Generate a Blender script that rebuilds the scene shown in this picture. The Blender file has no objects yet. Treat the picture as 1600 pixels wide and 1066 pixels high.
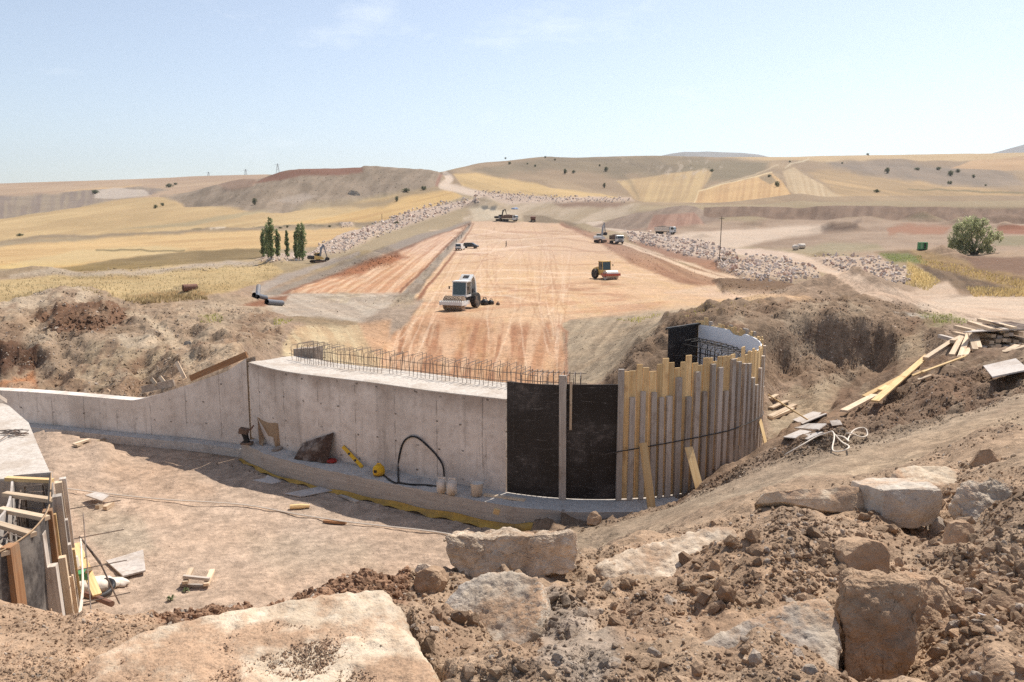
import bpy, bmesh, math, random, time
import numpy as np
from mathutils import Vector, Matrix
from mathutils.geometry import delaunay_2d_cdt
T0 = time.time()
R = math.radians
rnd = random.Random(7)
nrs = np.random.RandomState(11)
scene = bpy.context.scene
COL = scene.collection

# ------------------------------------------------------------------ camera
PITCH = R(8.57)
cam_d = bpy.data.cameras.new('camera')
cam = bpy.data.objects.new('camera', cam_d); COL.objects.link(cam)
cam.location = (0, 0, 0); cam.rotation_euler = (R(90) - PITCH, 0, 0)
cam_d.sensor_width = 36; cam_d.lens = 36 * 1280 / 1600
cam_d.clip_start = 0.1; cam_d.clip_end = 12000
scene.camera = cam
# ------------------------------------------------------------------ light
SUN_EL, SUN_AZ = R(56), R(39)          # azimuth clockwise from straight ahead (+Y)
world = bpy.data.worlds.new('World'); scene.world = world; world.use_nodes = True
SKY_STRENGTH = 0.15
sun_d = bpy.data.lights.new('sun', 'SUN'); sun_d.energy = 4.5; sun_d.angle = R(0.53)
sun_d.color = (1.0, 0.945, 0.86)
sun = bpy.data.objects.new('sun', sun_d); COL.objects.link(sun)
sdir = Vector((math.sin(SUN_AZ) * math.cos(SUN_EL), math.cos(SUN_AZ) * math.cos(SUN_EL), math.sin(SUN_EL)))
sun.rotation_euler = sdir.to_track_quat('Z', 'Y').to_euler()
scene.view_settings.view_transform = 'Standard'
scene.view_settings.look = 'None'
scene.view_settings.exposure = 0.36
scene.view_settings.gamma = 1
scene.cycles.max_bounces = 6
scene.cycles.diffuse_bounces = 3
scene.cycles.volume_bounces = 0
scene.cycles.use_denoising = False


def build_world():
    nt = world.node_tree; N = nt.nodes; L = nt.links; N.clear()
    out = N.new('ShaderNodeOutputWorld'); bg = N.new('ShaderNodeBackground')
    sky = N.new('ShaderNodeTexSky'); sky.sky_type = 'NISHITA'; sky.sun_disc = False
    sky.sun_elevation = SUN_EL; sky.sun_rotation = SUN_AZ
    sky.altitude = 900; sky.air_density = 1.0; sky.dust_density = 1.6; sky.ozone_density = 1.2
    tc = N.new('ShaderNodeTexCoord')
    # thin wisps of cloud high up
    mp = N.new('ShaderNodeMapping'); mp.inputs['Scale'].default_value = (3.2, 3.2, 9.0)
    mp.inputs['Location'].default_value = (0.35, 0.0, 0.2)
    L.new(tc.outputs['Generated'], mp.inputs[0])
    nz = N.new('ShaderNodeTexNoise'); nz.inputs['Scale'].default_value = 1.6; nz.inputs['Detail'].default_value = 9
    nz.inputs['Roughness'].default_value = 0.62
    L.new(mp.outputs[0], nz.inputs['Vector'])
    rp = N.new('ShaderNodeMapRange'); rp.inputs[1].default_value = 0.56; rp.inputs[2].default_value = 0.80
    rp.inputs[3].default_value = 0.0; rp.inputs[4].default_value = 0.5
    L.new(nz.outputs[0], rp.inputs[0])
    hs = N.new('ShaderNodeHueSaturation'); hs.inputs['Saturation'].default_value = 0.74; hs.inputs['Value'].default_value = 0.82
    L.new(sky.outputs[0], hs.inputs['Color'])
    mx = N.new('ShaderNodeMixRGB'); mx.inputs[2].default_value = (6.2, 6.5, 6.8, 1)
    L.new(rp.outputs[0], mx.inputs[0]); L.new(hs.outputs[0], mx.inputs[1])
    bg.inputs[1].default_value = SKY_STRENGTH
    L.new(mx.outputs[0], bg.inputs[0]); L.new(bg.outputs[0], out.inputs[0])


build_world()

# ------------------------------------------------------------------ projection helpers (photo pixels, 1600 x 1066)
CP, SP = math.cos(PITCH), math.sin(PITCH)


def ray(px, py):
    x = (px - 800) / 1280; v = -(py - 533) / 1280
    return Vector((x, v * SP + CP, v * CP - SP))


def at_y(px, py, Y):
    d = ray(px, py); return d * (Y / d.y)


def at_z(px, py, z):
    d = ray(px, py); return d * (z / d.z)


def on_plane(px, py, p, n):
    d = ray(px, py); return d * (p.dot(n) / d.dot(n))


def project(X, Y, Z):
    yc = Y * CP - Z * SP          # depth
    v = (Y * SP + Z * CP) / yc
    return 800 + 1280 * X / yc, 533 - 1280 * v


def s2l(c):
    c = np.asarray(c, float) / 255.0
    return np.where(c <= 0.04045, c / 12.92, ((c + 0.055) / 1.055) ** 2.4)


# ------------------------------------------------------------------ numpy noise
def _hash(ix, iy, seed):
    h = (ix.astype(np.int64) * 374761393 + iy.astype(np.int64) * 668265263 + seed * 974711) & 0xffffffff
    h = ((h ^ (h >> 13)) * 1274126177) & 0xffffffff
    h = h ^ (h >> 16)
    return (h & 0xffff).astype(np.float32) / 32767.5 - 1.0


def vnoise(x, y, seed=0):
    xf = np.floor(x); yf = np.floor(y)
    fx = (x - xf).astype(np.float32); fy = (y - yf).astype(np.float32)
    fx = fx * fx * fx * (fx * (fx * 6 - 15) + 10); fy = fy * fy * fy * (fy * (fy * 6 - 15) + 10)
    a = _hash(xf, yf, seed); b = _hash(xf + 1, yf, seed); c = _hash(xf, yf + 1, seed); d = _hash(xf + 1, yf + 1, seed)
    return a + (b - a) * fx + (c - a) * fy + (a - b - c + d) * fx * fy


def fbm(x, y, octv=4, seed=0, gain=0.5):
    t = 0; a = 1.0; s = 0
    for o in range(octv):
        t = t + a * vnoise(x * 2 ** o + 17.3 * o, y * 2 ** o - 9.1 * o, seed + o); s += a; a *= gain
    return t / s


def smooth(e0, e1, x):
    t = np.clip((x - e0) / (e1 - e0), 0, 1); return t * t * (3 - 2 * t)
# ------------------------------------------------------------------ the lie of the land: surveyed points -> TIN -> one sheet
PTS = []


def A(*tr):
    for px, py, Y in tr:
        p = at_y(px, py, Y); PTS.append((p.x, p.y, p.z))


def Z(*tr):
    PTS.extend(tr)


U0, U1 = -1.02, 1.02
V0, V1 = math.log(2.4), math.log(3000)
NC, NR = 1560, 1160
# behind and under the camera
for u in (-1.3, -0.5, 0, 0.5, 1.3):
    Z((u * 2.2, -1.8, -1.7), (u * 5, 1.0, -1.68))
A((-350, 1066, 2.8), (0, 1066, 2.8), (400, 1066, 2.8), (800, 1066, 2.9), (1200, 1066, 2.8), (1600, 1066, 2.7), (1950, 1066, 2.7))
# crest of the spoil bank the photographer stands on
A((-350, 925, 4.3), (0, 930, 4.2), (130, 948, 4.2), (230, 943, 4.4), (300, 917, 4.6), (420, 905, 4.9), (560, 887, 5.3), (650, 878, 5.7),
  (700, 885, 6.0), (800, 895, 6.1), (900, 872, 6.8), (940, 858, 7.4))
A((300, 1000, 3.45), (600, 980, 3.7), (760, 1000, 3.6), (1000, 960, 4.2), (1200, 920, 4.6), (1100, 880, 5.6), (1000, 850, 7.0),
  (1150, 815, 7.2), (1240, 785, 7.0), (1320, 800, 6.6), (1330, 840, 5.8), (1420, 840, 6.6), (1470, 815, 7.4), (1400, 760, 9.2),
  (1390, 742, 10.4), (1200, 772, 9.2), (1060, 824, 8.8), (1480, 720, 9.8), (1540, 684, 9.8), (1600, 690, 9.0), (1600, 850, 5.2), (1400, 900, 5.2),
  (1500, 870, 5.6), (1950, 850, 5.2), (1950, 700, 9), (1480, 960, 4.1), (1300, 1000, 3.5), (1330, 1090, 3.2), (1440, 1085, 3.25), (1380, 1080, 3.3))
# toe of that bank, out of sight
for x, y, z in ((-14, 8.5, -6.4), (-9, 7.5, -6.3), (-6, 7.4, -6.2), (-4, 7.8, -6.3), (-2.5, 8.4, -6.4), (-1, 9.3, -6.48), (0.3, 10.4, -6.4), (1.2, 11.6, -6.1)):
    Z((x, y, z))
# pit floor in front of the wall
for x in (-22, -14, -10, -6, -2.5, 0.0):
    for y in (10.5, 13, 16, 19):
        Z((x, y, -6.5))
for x, y in ((-26, 23), (-16, 24), (-11, 23), (-7.5, 21), (-3.2, 18.6), (-0.2, 16.6)):
    Z((x, y, -6.5))
# the track up out of the pit
A((900, 850, 13.6), (830, 838, 14.8), (950, 838, 13.4), (1000, 830, 13.1), (1100, 785, 13.0), (1200, 752, 12.6), (1300, 722, 12.4), (1400, 700, 12.4),
  (1500, 670, 12.4), (1600, 640, 12.8), (1950, 640, 13))
# low bank between track and formwork
A((835, 842, 15.0), (900, 826, 15.1), (950, 810, 15.3), (1000, 797, 15.5), (1060, 776, 15.5), (1120, 742, 15.9), (1160, 722, 16.4), (1200, 700, 17.2), (1250, 690, 17.0), (1320, 655, 17.5), (1400, 622, 19.5),
  (1480, 566, 23.5), (1450, 620, 17), (1400, 655, 15.5), (1600, 600, 16), (1570, 600, 19), (1600, 560, 21), (1950, 560, 22))
for a_, r_, z_ in ((-26, 5.0, -6.5), (-14, 5.0, -6.5), (-4, 5.1, -6.5), (4, 5.1, -6.4), (12, 5.0, -6.25), (20, 4.9, -6.1), (30, 4.8, -5.9), (42, 4.8, -5.75), (55, 4.8, -5.8)):
    Z((1.9 + math.sin(R(a_)) * r_, 21.4 - math.cos(R(a_)) * r_, z_))
# pit on the right of the ring
A((1203, 676, 21.6), (1210, 655, 23.0), (1250, 640, 25), (1350, 608, 27), (1330, 590, 29), (1290, 640, 23.5), (1220, 600, 28), (1380, 588, 27.5),
  (1215, 502, 30), (1260, 490, 31), (1320, 492, 31), (1385, 500, 31), (1215, 570, 29.2), (1260, 560, 30.1), (1320, 566, 30.1), (1378, 576, 30.0), (1388, 508, 29.5), (1384, 585, 29.2), (1402, 560, 27.5),
  (1440, 550, 28.5), (1425, 512, 31), (1470, 515, 30), (1460, 500, 33), (1475, 535, 26.5), (1500, 545, 24.5), (1600, 545, 24), (1600, 520, 32), (1540, 505, 36), (1950, 500, 40))
# round and behind the ring and the wall
Z((1.9, 21.4, -5.9), (-1, 22, -6.1), (-4, 24, -6.3), (3, 26.6, -5.6), (0, 27, -6.3), (-8, 26.5, -5.8), (5.2, 18.6, -5.9), (6.6, 21.4, -5.9), (6.6, 25.0, -5.6))
A((945, 592, 31), (1000, 530, 33), (1045, 503, 33), (1085, 490, 32), (1130, 484, 33), (1180, 476, 38), (1250, 472, 44), (1330, 480, 45), (1400, 487, 42), (1160, 500, 29))
A((900, 600, 38), (960, 574, 35), (885, 600, 38), (1000, 500, 55), (890, 500, 63), (940, 495, 66), (1050, 490, 60), (1130, 477, 58), (880, 505, 62))
# behind the low wing wall on the left
A((-350, 610, 28), (0, 613, 27), (100, 613, 26.5), (200, 621, 25.8), (240, 616, 25.3), (300, 590, 25), (370, 552, 25.2),
  (-350, 545, 31), (0, 545, 30), (0, 590, 29.6), (40, 588, 30.0), (60, 530, 32), (60, 578, 31.4), (90, 572, 29.8), (95, 603, 29.4), (205, 575, 28.4), (212, 612, 28.0), (150, 530, 33), (230, 535, 32), (280, 560, 28.5), (370, 535, 29),
  (0, 520, 34), (100, 500, 38), (200, 500, 40), (300, 510, 38), (400, 530, 33), (30, 500, 40), (100, 478, 43), (180, 478, 43), (60, 516, 41.6), (120, 518, 42.3), (190, 508, 42.3),
  (60, 468, 50), (100, 447, 56), (150, 452, 57), (0, 478, 46), (-350, 478, 46), (180, 472, 60), (300, 462, 70), (400, 482, 62), (350, 500, 50), (430, 503, 52), (395, 466, 76))
A((440, 545, 36), (500, 540, 40), (560, 545, 44), (590, 548, 48), (520, 520, 52), (580, 520, 55), (455, 500, 60), (560, 505, 62))
# gravel pad, red fill
A((430, 495, 64), (600, 495, 64), (420, 466, 82), (620, 466, 82), (500, 480, 73),
  (600, 590, 41), (700, 590, 41), (870, 600, 39.5), (620, 540, 52), (740, 540, 52), (870, 540, 52), (640, 500, 64), (860, 500, 64),
  (700, 487, 68), (850, 487, 68), (660, 460, 88), (850, 460, 88), (1000, 460, 88), (1130, 455, 93), (1290, 466, 86), (1200, 470, 82),
  (445, 456, 90), (520, 430, 120), (700, 441, 108), (850, 441, 108), (1060, 437, 113), (700, 420, 135), (850, 420, 135), (1000, 415, 143),
  (600, 405, 165), (700, 400, 180), (850, 400, 180), (640, 388, 200), (790, 387, 224), (960, 392, 196), (680, 370, 272), (850, 370, 275), (925, 370, 262), (710, 358, 310), (850, 359, 312),
  (735, 347, 340), (880, 348, 336))
# left: meadow and fields
A((-350, 465, 65), (0, 465, 65), (200, 440, 105), (0, 440, 100), (100, 425, 140), (0, 425, 138), (400, 425, 130), (330, 416, 160), (400, 405, 198), (250, 395, 230), (0, 400, 220),
  (-350, 425, 140), (490, 411, 175), (430, 430, 120), (470, 404, 205), (560, 388, 235), (650, 360, 300), (-350, 380, 300), (0, 380, 300), (200, 372, 320), (400, 360, 330), (550, 352, 370),
  (-350, 340, 500), (0, 340, 500), (200, 325, 560), (400, 325, 490), (600, 320, 480), (700, 298, 520),
  (300, 318, 560), (480, 318, 540), (560, 312, 560), (660, 298, 560), (400, 274, 620), (430, 266, 620), (500, 263, 635), (560, 262, 640), (640, 263, 650), (690, 272, 640),
  (450, 290, 580), (560, 290, 600), (640, 285, 610))
Z((-200, 760, 24), (-130, 780, 24), (-80, 800, 26))
A((-350, 310, 800), (0, 310, 800), (200, 302, 850), (300, 295, 900), (-350, 290, 1300), (0, 287, 1300), (200, 280, 1350), (330, 274, 1400), (420, 272, 1400))
# far bank of the fill, stockpile, cut, right-hand plain
A((740, 335, 358), (760, 329, 365), (880, 335, 350), (800, 325, 430), (880, 325, 420), (740, 315, 450), (930, 345, 315), (1000, 329, 320), (1060, 322, 322), (1090, 330, 325), (1110, 345, 322),
  (920, 352, 300), (1000, 358, 288), (1100, 358, 288), (1130, 355, 300), (1042, 367, 270), (960, 360, 285),
  (980, 385, 215), (1100, 425, 135), (1130, 400, 185), (1200, 438, 118), (1280, 435, 120), (1350, 420, 140), (1430, 440, 112), (1525, 398, 170), (1600, 380, 200), (1300, 385, 205),
  (1200, 365, 260), (1450, 385, 190), (1600, 355, 290), (1350, 352, 310), (1480, 430, 125), (1600, 465, 88), (1480, 470, 80), (1600, 490, 62), (1450, 490, 58), (1290, 470, 70), (1350, 462, 64),
  (1100, 322.5, 352), (1250, 322.5, 350), (1400, 322.5, 345), (1600, 322.5, 340), (1100, 343, 343), (1250, 344, 341), (1400, 346, 336), (1600, 348, 331),
  (1950, 470, 80), (1950, 400, 170), (1950, 355, 290), (1950, 348, 331), (1950, 322, 340))
# right-hand hill
A((700, 292, 620), (800, 303, 560), (990, 318, 480), (1090, 320, 420), (700, 266, 900), (760, 253, 950), (850, 245, 1000), (920, 243, 1020), (1000, 240.5, 1050), (1130, 244, 1100),
  (1300, 243, 1100), (1450, 240, 1150), (1600, 237, 1200), (1950, 236, 1200), (850, 280, 720), (1000, 280, 700), (1100, 290, 620), (1200, 272, 720), (1400, 285, 650), (1600, 285, 700), (1950, 285, 700), (700, 276, 690),
  (1080, 262, 820), (950, 262, 840), (1320, 258, 880), (1450, 258, 900), (1240, 268, 740))
for u in (-1.3, -0.6, -0.25, 0, 0.3, 0.6, 1.3):
    Z((u * 1750, 1750, 60), (u * 2500, 2500, 20), (u * 3100, 3100, 0))


def build_height():
    P = np.array(PTS)
    us = P[:, 0] / (P[:, 1] + 4); vs = np.log(P[:, 1] + 4)
    SU = 4.0
    res = delaunay_2d_cdt([Vector((u * SU, v)) for u, v in zip(us, vs)], [], [], 0, 1e-7)
    vert, _, faces, ov = res[0], res[1], res[2], res[3]
    # heights blended along the ray distance: interpolate z / (Y+4), which keeps sight lines straight
    q = np.array([P[o[0], 2] for o in ov])
    vx = np.array([[v.x / SU, v.y] for v in vert])
    cu = (vx[:, 0] - U0) / (U1 - U0) * (NC - 1); rv = (vx[:, 1] - V0) / (V1 - V0) * (NR - 1)
    H = np.full((NR, NC), np.nan)
    for f in faces:
        for k in range(1, len(f) - 1):
            i, j, l = f[0], f[k], f[k + 1]
            x0, x1 = min(cu[i], cu[j], cu[l]), max(cu[i], cu[j], cu[l]); y0, y1 = min(rv[i], rv[j], rv[l]), max(rv[i], rv[j], rv[l])
            a, b = max(0, math.floor(x0)), min(NC - 1, math.ceil(x1)); c, d = max(0, math.floor(y0)), min(NR - 1, math.ceil(y1))
            if a > b or c > d: continue
            gx, gy = np.meshgrid(np.arange(a, b + 1), np.arange(c, d + 1))
            den = (rv[j] - rv[l]) * (cu[i] - cu[l]) + (cu[l] - cu[j]) * (rv[i] - rv[l])
            if abs(den) < 1e-9: continue
            w0 = ((rv[j] - rv[l]) * (gx - cu[l]) + (cu[l] - cu[j]) * (gy - rv[l])) / den
            w1 = ((rv[l] - rv[i]) * (gx - cu[l]) + (cu[i] - cu[l]) * (gy - rv[l])) / den
            w2 = 1 - w0 - w1
            m = (w0 > -1e-4) & (w1 > -1e-4) & (w2 > -1e-4)
            sub = H[c:d + 1, a:b + 1]
            sub[m] = (w0 * q[i] + w1 * q[j] + w2 * q[l])[m]
    # fill margins from the nearest column
    for r in range(NR):
        row = H[r]; ok = ~np.isnan(row)
        if ok.any() and not ok.all():
            row[:] = np.interp(np.arange(NC), np.flatnonzero(ok), row[ok])
    for r in range(1, NR):
        if np.isnan(H[r]).any(): H[r] = H[r - 1]
    for r in range(NR - 2, -1, -1):
        if np.isnan(H[r]).any(): H[r] = H[r + 1]

    def kern(s):
        k = np.arange(-math.ceil(3 * s), math.ceil(3 * s) + 1); g = np.exp(-k * k / (2.0 * s * s)); return g / g.sum()

    def blur(M, s, s2):
        g = kern(s); n = len(g) // 2
        Mp = np.pad(M, ((n, n), (0, 0)), 'edge'); o = np.zeros_like(M)
        for t, w in enumerate(g): o += w * Mp[t:t + M.shape[0]]
        g = kern(s2); n = len(g) // 2
        Mp = np.pad(o, ((0, 0), (n, n)), 'edge'); o2 = np.zeros_like(M)
        for t, w in enumerate(g): o2 += w * Mp[:, t:t + M.shape[1]]
        return o2
    a, b = blur(H, 4, 4), blur(H, 1.1, 4)
    yy = (np.exp(np.linspace(V0, V1, NR)) - 4)[:, None]
    k = smooth(20, 25, yy) * smooth(60, 48, yy)
    return a * (1 - k) + b * k


H = build_height()
gu = np.linspace(U0, U1, NC); gv = np.linspace(V0, V1, NR)
GY = np.repeat((np.exp(gv) - 4)[:, None], NC, 1); GX = gu[None, :] * (GY + 4)


def height(X, Y):
    X = np.asarray(X, float); Y = np.asarray(Y, float)
    c = np.clip((X / (Y + 4) - U0) / (U1 - U0) * (NC - 1), 0, NC - 1.001)
    r = np.clip((np.log(np.maximum(Y + 4, 2.4)) - V0) / (V1 - V0) * (NR - 1), 0, NR - 1.001)
    ci = c.astype(int); ri = r.astype(int); fc = c - ci; fr = r - ri
    return (H[ri, ci] * (1 - fr) * (1 - fc) + H[ri + 1, ci] * fr * (1 - fc) + H[ri, ci + 1] * (1 - fr) * fc + H[ri + 1, ci + 1] * fr * fc)


YS = np.exp(np.linspace(math.log(1.6), math.log(2600), 900))


def hit(px, py, ymin=1.6):
    """where the sight line through a photo pixel meets the ground (arrays)"""
    px = np.atleast_1d(np.asarray(px, float)); py = np.atleast_1d(np.asarray(py, float))
    x = (px - 800) / 1280; v = -(py - 533) / 1280
    dy = v * SP + CP; dz = v * CP - SP
    ys = YS[YS >= ymin]
    out = np.zeros((len(px), 3)); 
    for s in range(0, len(px), 4000):
        sl = slice(s, s + 4000)
        X = (x[sl] / dy[sl])[:, None] * ys; Zr = (dz[sl] / dy[sl])[:, None] * ys
        d = Zr - height(X, np.broadcast_to(ys, X.shape))
        below = d < 0; k = np.where(below.any(1), below.argmax(1), len(ys) - 1); k = np.maximum(k, 1)
        i = np.arange(len(k)); a = d[i, k - 1]; b = d[i, k]
        t = np.where(a - b > 1e-9, a / np.maximum(a - b, 1e-9), 0); t = np.clip(t, 0, 1)
        Y = ys[k - 1] + (ys[k] - ys[k - 1]) * t
        out[sl, 0] = x[sl] / dy[sl] * Y; out[sl, 1] = Y; out[sl, 2] = dz[sl] / dy[sl] * Y
    return out


def G(px, py, ymin=1.6):
    return Vector(hit(px, py, ymin)[0])
# ------------------------------------------------------------------ heaps, soils and fields laid over the sheet
HEAPS = [  # px, py (foot centre), half width across m, half depth m, height m
    (555, 418, 15, 11, 1.6), (520, 432, 10, 8, 0.9), (602, 401, 7, 6, 2.2), (575, 405, 8, 6, 1.4),
    (1325, 470, 7.5, 4.5, 2.2, 46), (1250, 474, 5, 4, 1.0, 46), (1395, 480, 6, 3, 0.8, 46), (1300, 362, 10, 6, 3.2), (1330, 358, 9, 6, 2.2), (1142, 414, 4.5, 3.5, 1.9),
    (1180, 352, 6, 5, 1.8), (1165, 357, 8, 5, 1.2), (1100, 372, 5, 4, 1.3), (350, 466, 6, 5, 1.1), (325, 470, 3, 3, 0.8), (1470, 398, 4.5, 3, 2.0), (1490, 405, 6, 3, 1.3),
    (1285, 402, 4, 3, 1.2), (1365, 388, 5, 3, 0.8), (1570, 358, 9, 6, 2.5), (1500, 352, 9, 5, 3.0), (1440, 346, 12, 6, 4.2), (1570, 340, 12, 6, 2.0), (285, 455, 5, 4, 0.5),
    (760, 322, 14, 12, 5.0), (470, 272, 40, 30, 2.0), (600, 268, 50, 30, 1.5),
    (430, 415, 6, 4, 1.2), (150, 436, 9, 4, 1.0), (55, 432, 10, 5, 1.5), (300, 424, 8, 4, 0.8),
    (640, 468, 6, 3, 0.5), (575, 470, 9, 2, 0.4), (625, 505, 4, 3, 0.7),
]


def add_heaps():
    for k, (px, py, rx, ry, h, *ym) in enumerate(HEAPS):
        c = G(px, py, ym[0] if ym else 1.6)
        sx = slice(None)
        m = (abs(GX - c.x) < rx * 1.4) & (abs(GY - c.y) < ry * 1.4)
        x = (GX[m] - c.x) / rx; y = (GY[m] - c.y) / ry
        r = np.sqrt(x * x + y * y) * (1 + 0.28 * fbm(x * 1.7 + k, y * 1.7, 3, k))
        p = np.clip(1.05 - r, 0, None); p = p / (p + 0.12) * p * 1.15
        H[m] += (h * p * (1 + 0.12 * fbm(x * 5, y * 5, 3, k + 5))).astype(float)


add_heaps()
PX, PY = project(GX, GY, H)
VIS = (PX > -260) & (PX < 1860) & (PY > 150) & (PY < 1300) & (GY > 0.5)
# starting soils: brown spoil near, dry steppe far
COLR = np.zeros((NR, NC, 3)); COLR[:] = s2l((172, 144, 119))
farm = smooth(90, 150, GY)[..., None]
COLR[:] = COLR * (1 - farm) + s2l((176, 152, 112)) * farm
ROUGH = 0.55 * (1 - farm[..., 0]) + 0.1 * farm[..., 0]
RAISE = np.zeros((NR, NC))


def _seg_dist(x, y, poly, closed, widths=None):
    best = np.full(x.shape, 1e9); inside = np.zeros(x.shape, bool)
    n = len(poly)
    for i in range(n if closed else n - 1):
        x0, y0 = poly[i][:2]; x1, y1 = poly[(i + 1) % n][:2]
        dx, dy = x1 - x0, y1 - y0
        t = np.clip(((x - x0) * dx + (y - y0) * dy) / (dx * dx + dy * dy + 1e-9), 0, 1)
        d = np.hypot(x - x0 - t * dx, y - y0 - t * dy)
        if widths is not None: d = d - (widths[i] + (widths[min(i + 1, n - 1)] - widths[i]) * t)
        best = np.minimum(best, d)
        if closed and y0 != y1:
            c = ((y0 > y) != (y1 > y)) & (x < (x1 - x0) * (y - y0) / (y1 - y0) + x0)
            inside ^= c
    return np.where(inside, best, -best) if closed else -best


ZK = [0]


def zone(poly, col=None, r=None, yr=(0, 1e9), f=2.0, jit=4.0, op=1.0, up=0.0, pat=None, line=None, col2=None):
    """poly: photo-pixel outline of a patch of ground; line: half widths if it is a strip"""
    ZK[0] += 1; k = ZK[0]
    xs = [p[0] for p in poly]; ys = [p[1] for p in poly]
    e = jit * 1.3 + f + 2 + (max(line) if line else 0)
    m = VIS & (PX > min(xs) - e) & (PX < max(xs) + e) & (PY > min(ys) - e) & (PY < max(ys) + e) & (GY > yr[0]) & (GY < yr[1])
    if not m.any(): return
    x = PX[m]; y = PY[m]
    jx = x; jy = y
    if jit:
        jx = x + jit * fbm(x / 30, y / 18, 4, k); jy = y + jit * 0.6 * fbm(x / 30, y / 18, 4, k + 50)
    sd = _seg_dist(jx, jy, poly, line is None, line)
    a = smooth(-f, f, sd) * op
    if pat:  # streaks: angle (deg, photo), length, width, low, high
        an, ln, wd, lo, hi = pat; ca, sa = math.cos(R(an)), math.sin(R(an))
        n = fbm((x * ca - y * sa) / ln, (x * sa + y * ca) / wd, 4, k + 90)
        st = smooth(lo, hi, n)
        if col2 is None: a = a * st
    if col is not None:
        c = np.broadcast_to(s2l(col), (len(x), 3))
        if col2 is not None: c = c * (1 - st[:, None]) + s2l(col2) * st[:, None]
        COLR[m] = COLR[m] * (1 - a[:, None]) + c * a[:, None]
    if r is not None: ROUGH[m] = ROUGH[m] * (1 - a) + r * a
    if up: RAISE[m] += up * a


FAR = (140, 1e9)
# --- far left
zone([(-250, 290), (0, 283), (420, 268), (420, 300), (200, 310), (-250, 330)], (198, 165, 126), 0.06, (700, 1e9), pat=(4, 150, 5, -0.5, 0.5), col2=(186, 152, 118))
zone([(100, 300), (170, 293), (220, 290), (180, 301)], (214, 172, 112), 0.05, (700, 1e9))
zone([(-250, 320), (0, 306), (60, 304), (150, 299), (220, 292), (265, 297), (190, 313), (100, 326), (0, 340), (-250, 370)], (166, 145, 118), 0.6, (450, 1e9), pat=(80, 30, 6, -0.4, 0.5), col2=(150, 130, 114))
zone([(150, 300), (180, 294), (225, 297), (235, 304), (180, 310), (150, 308)], (205, 186, 165), 0.4, (450, 1e9), op=0.8)
zone([(-250, 370), (0, 341), (100, 327), (240, 304), (330, 312), (430, 330), (560, 318), (690, 290), (722, 305), (640, 342), (560, 352), (400, 360), (200, 370), (0, 380), (-250, 390)],
     (213, 178, 114), 0.05, (240, 700), pat=(10, 160, 5, -0.5, 0.5), col2=(198, 163, 104))
zone([(440, 352), (560, 328), (650, 302), (705, 296), (722, 305), (640, 338), (560, 350)], (219, 176, 98), 0.04, (250, 700), pat=(14, 120, 3, -0.4, 0.5), col2=(207, 162, 90))
zone([(180, 362), (300, 345), (440, 318), (430, 326), (300, 354)], (176, 156, 112), 0.06, (250, 700), op=0.8)
zone([(0, 379), (60, 374), (200, 369), (330, 361), (400, 359), (560, 352), (600, 349)], (160, 136, 102), 0.2, (240, 700), line=[1.5, 2.5, 2, 2.6, 3.2, 3, 3], f=2.5, jit=5)
zone([(330, 361), (352, 357)], (215, 190, 155), 0.1, (240, 700), line=[2, 1.5])
zone([(300, 360), (400, 357), (560, 351)], (120, 108, 78), 0.2, (240, 700), line=[1, 1.3, 1], f=2, pat=(0, 14, 6, 0.0, 0.4))
zone([(-250, 420), (0, 386), (200, 371), (400, 362), (560, 356), (620, 352), (540, 384), (400, 392), (250, 396), (120, 416), (0, 429), (-250, 450)], (222, 181, 110), 0.04, (150, 420), pat=(3, 150, 4, -0.5, 0.5), col2=(208, 165, 98))
zone([(0, 415), (120, 392), (250, 384), (300, 390), (130, 412), (0, 428)], (218, 186, 120), 0.04, (150, 420), op=0.8)
zone([(150, 392), (290, 391)], (130, 112, 70), 0.1, FAR, line=[1, 1], f=1.5)
zone([(-250, 455), (0, 430), (110, 416), (230, 398), (330, 390), (410, 389), (415, 404), (330, 413), (150, 424), (0, 442)], (158, 131, 80), 0.12, (120, 420), pat=(4, 50, 5, -0.5, 0.5), col2=(142, 117, 70))
zone([(-250, 470), (0, 438), (150, 425), (330, 410), (420, 405), (445, 425), (400, 445), (350, 458), (250, 472), (120, 478), (-250, 490)], (202, 172, 120), 0.12, (50, 240), pat=(2, 60, 6, -0.4, 0.5), col2=(184, 154, 104))
zone([(20, 433), (80, 424), (130, 430), (180, 428), (250, 424), (330, 414), (400, 412)], (192, 170, 144), 0.6, (90, 260), line=[3, 6, 3, 4, 3, 4, 3], f=3, jit=6)
zone([(190, 462), (300, 452), (330, 458), (250, 468)], (170, 132, 82), 0.2, (50, 150), op=0.8)
# hill of spoil
zone([(255, 305), (300, 292), (395, 276), (425, 266), (520, 261), (650, 262), (690, 272), (690, 290), (650, 298), (575, 312), (480, 319), (430, 330), (340, 322), (290, 318)], (170, 147, 120), 1.2, (450, 760), f=4, jit=8,
     pat=(40, 16, 6, -0.5, 0.5), col2=(150, 129, 104))
zone([(392, 283), (430, 268), (520, 261), (566, 261), (566, 272), (520, 277), (470, 276), (425, 283)], (146, 100, 76), 0.7, (450, 760), f=3, jit=5)
zone([(430, 315), (470, 305), (500, 310), (470, 320)], (180, 160, 138), 0.6, (450, 760), op=0.8)
zone([(320, 285), (400, 276), (395, 290), (340, 292)], (170, 132, 104), 0.4, (450, 760), op=0.7)
zone([(700, 291), (640, 303), (600, 318), (520, 322)], (150, 128, 98), 0.2, (400, 760), line=[4, 3, 4, 3], f=4, op=0.7)
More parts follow.
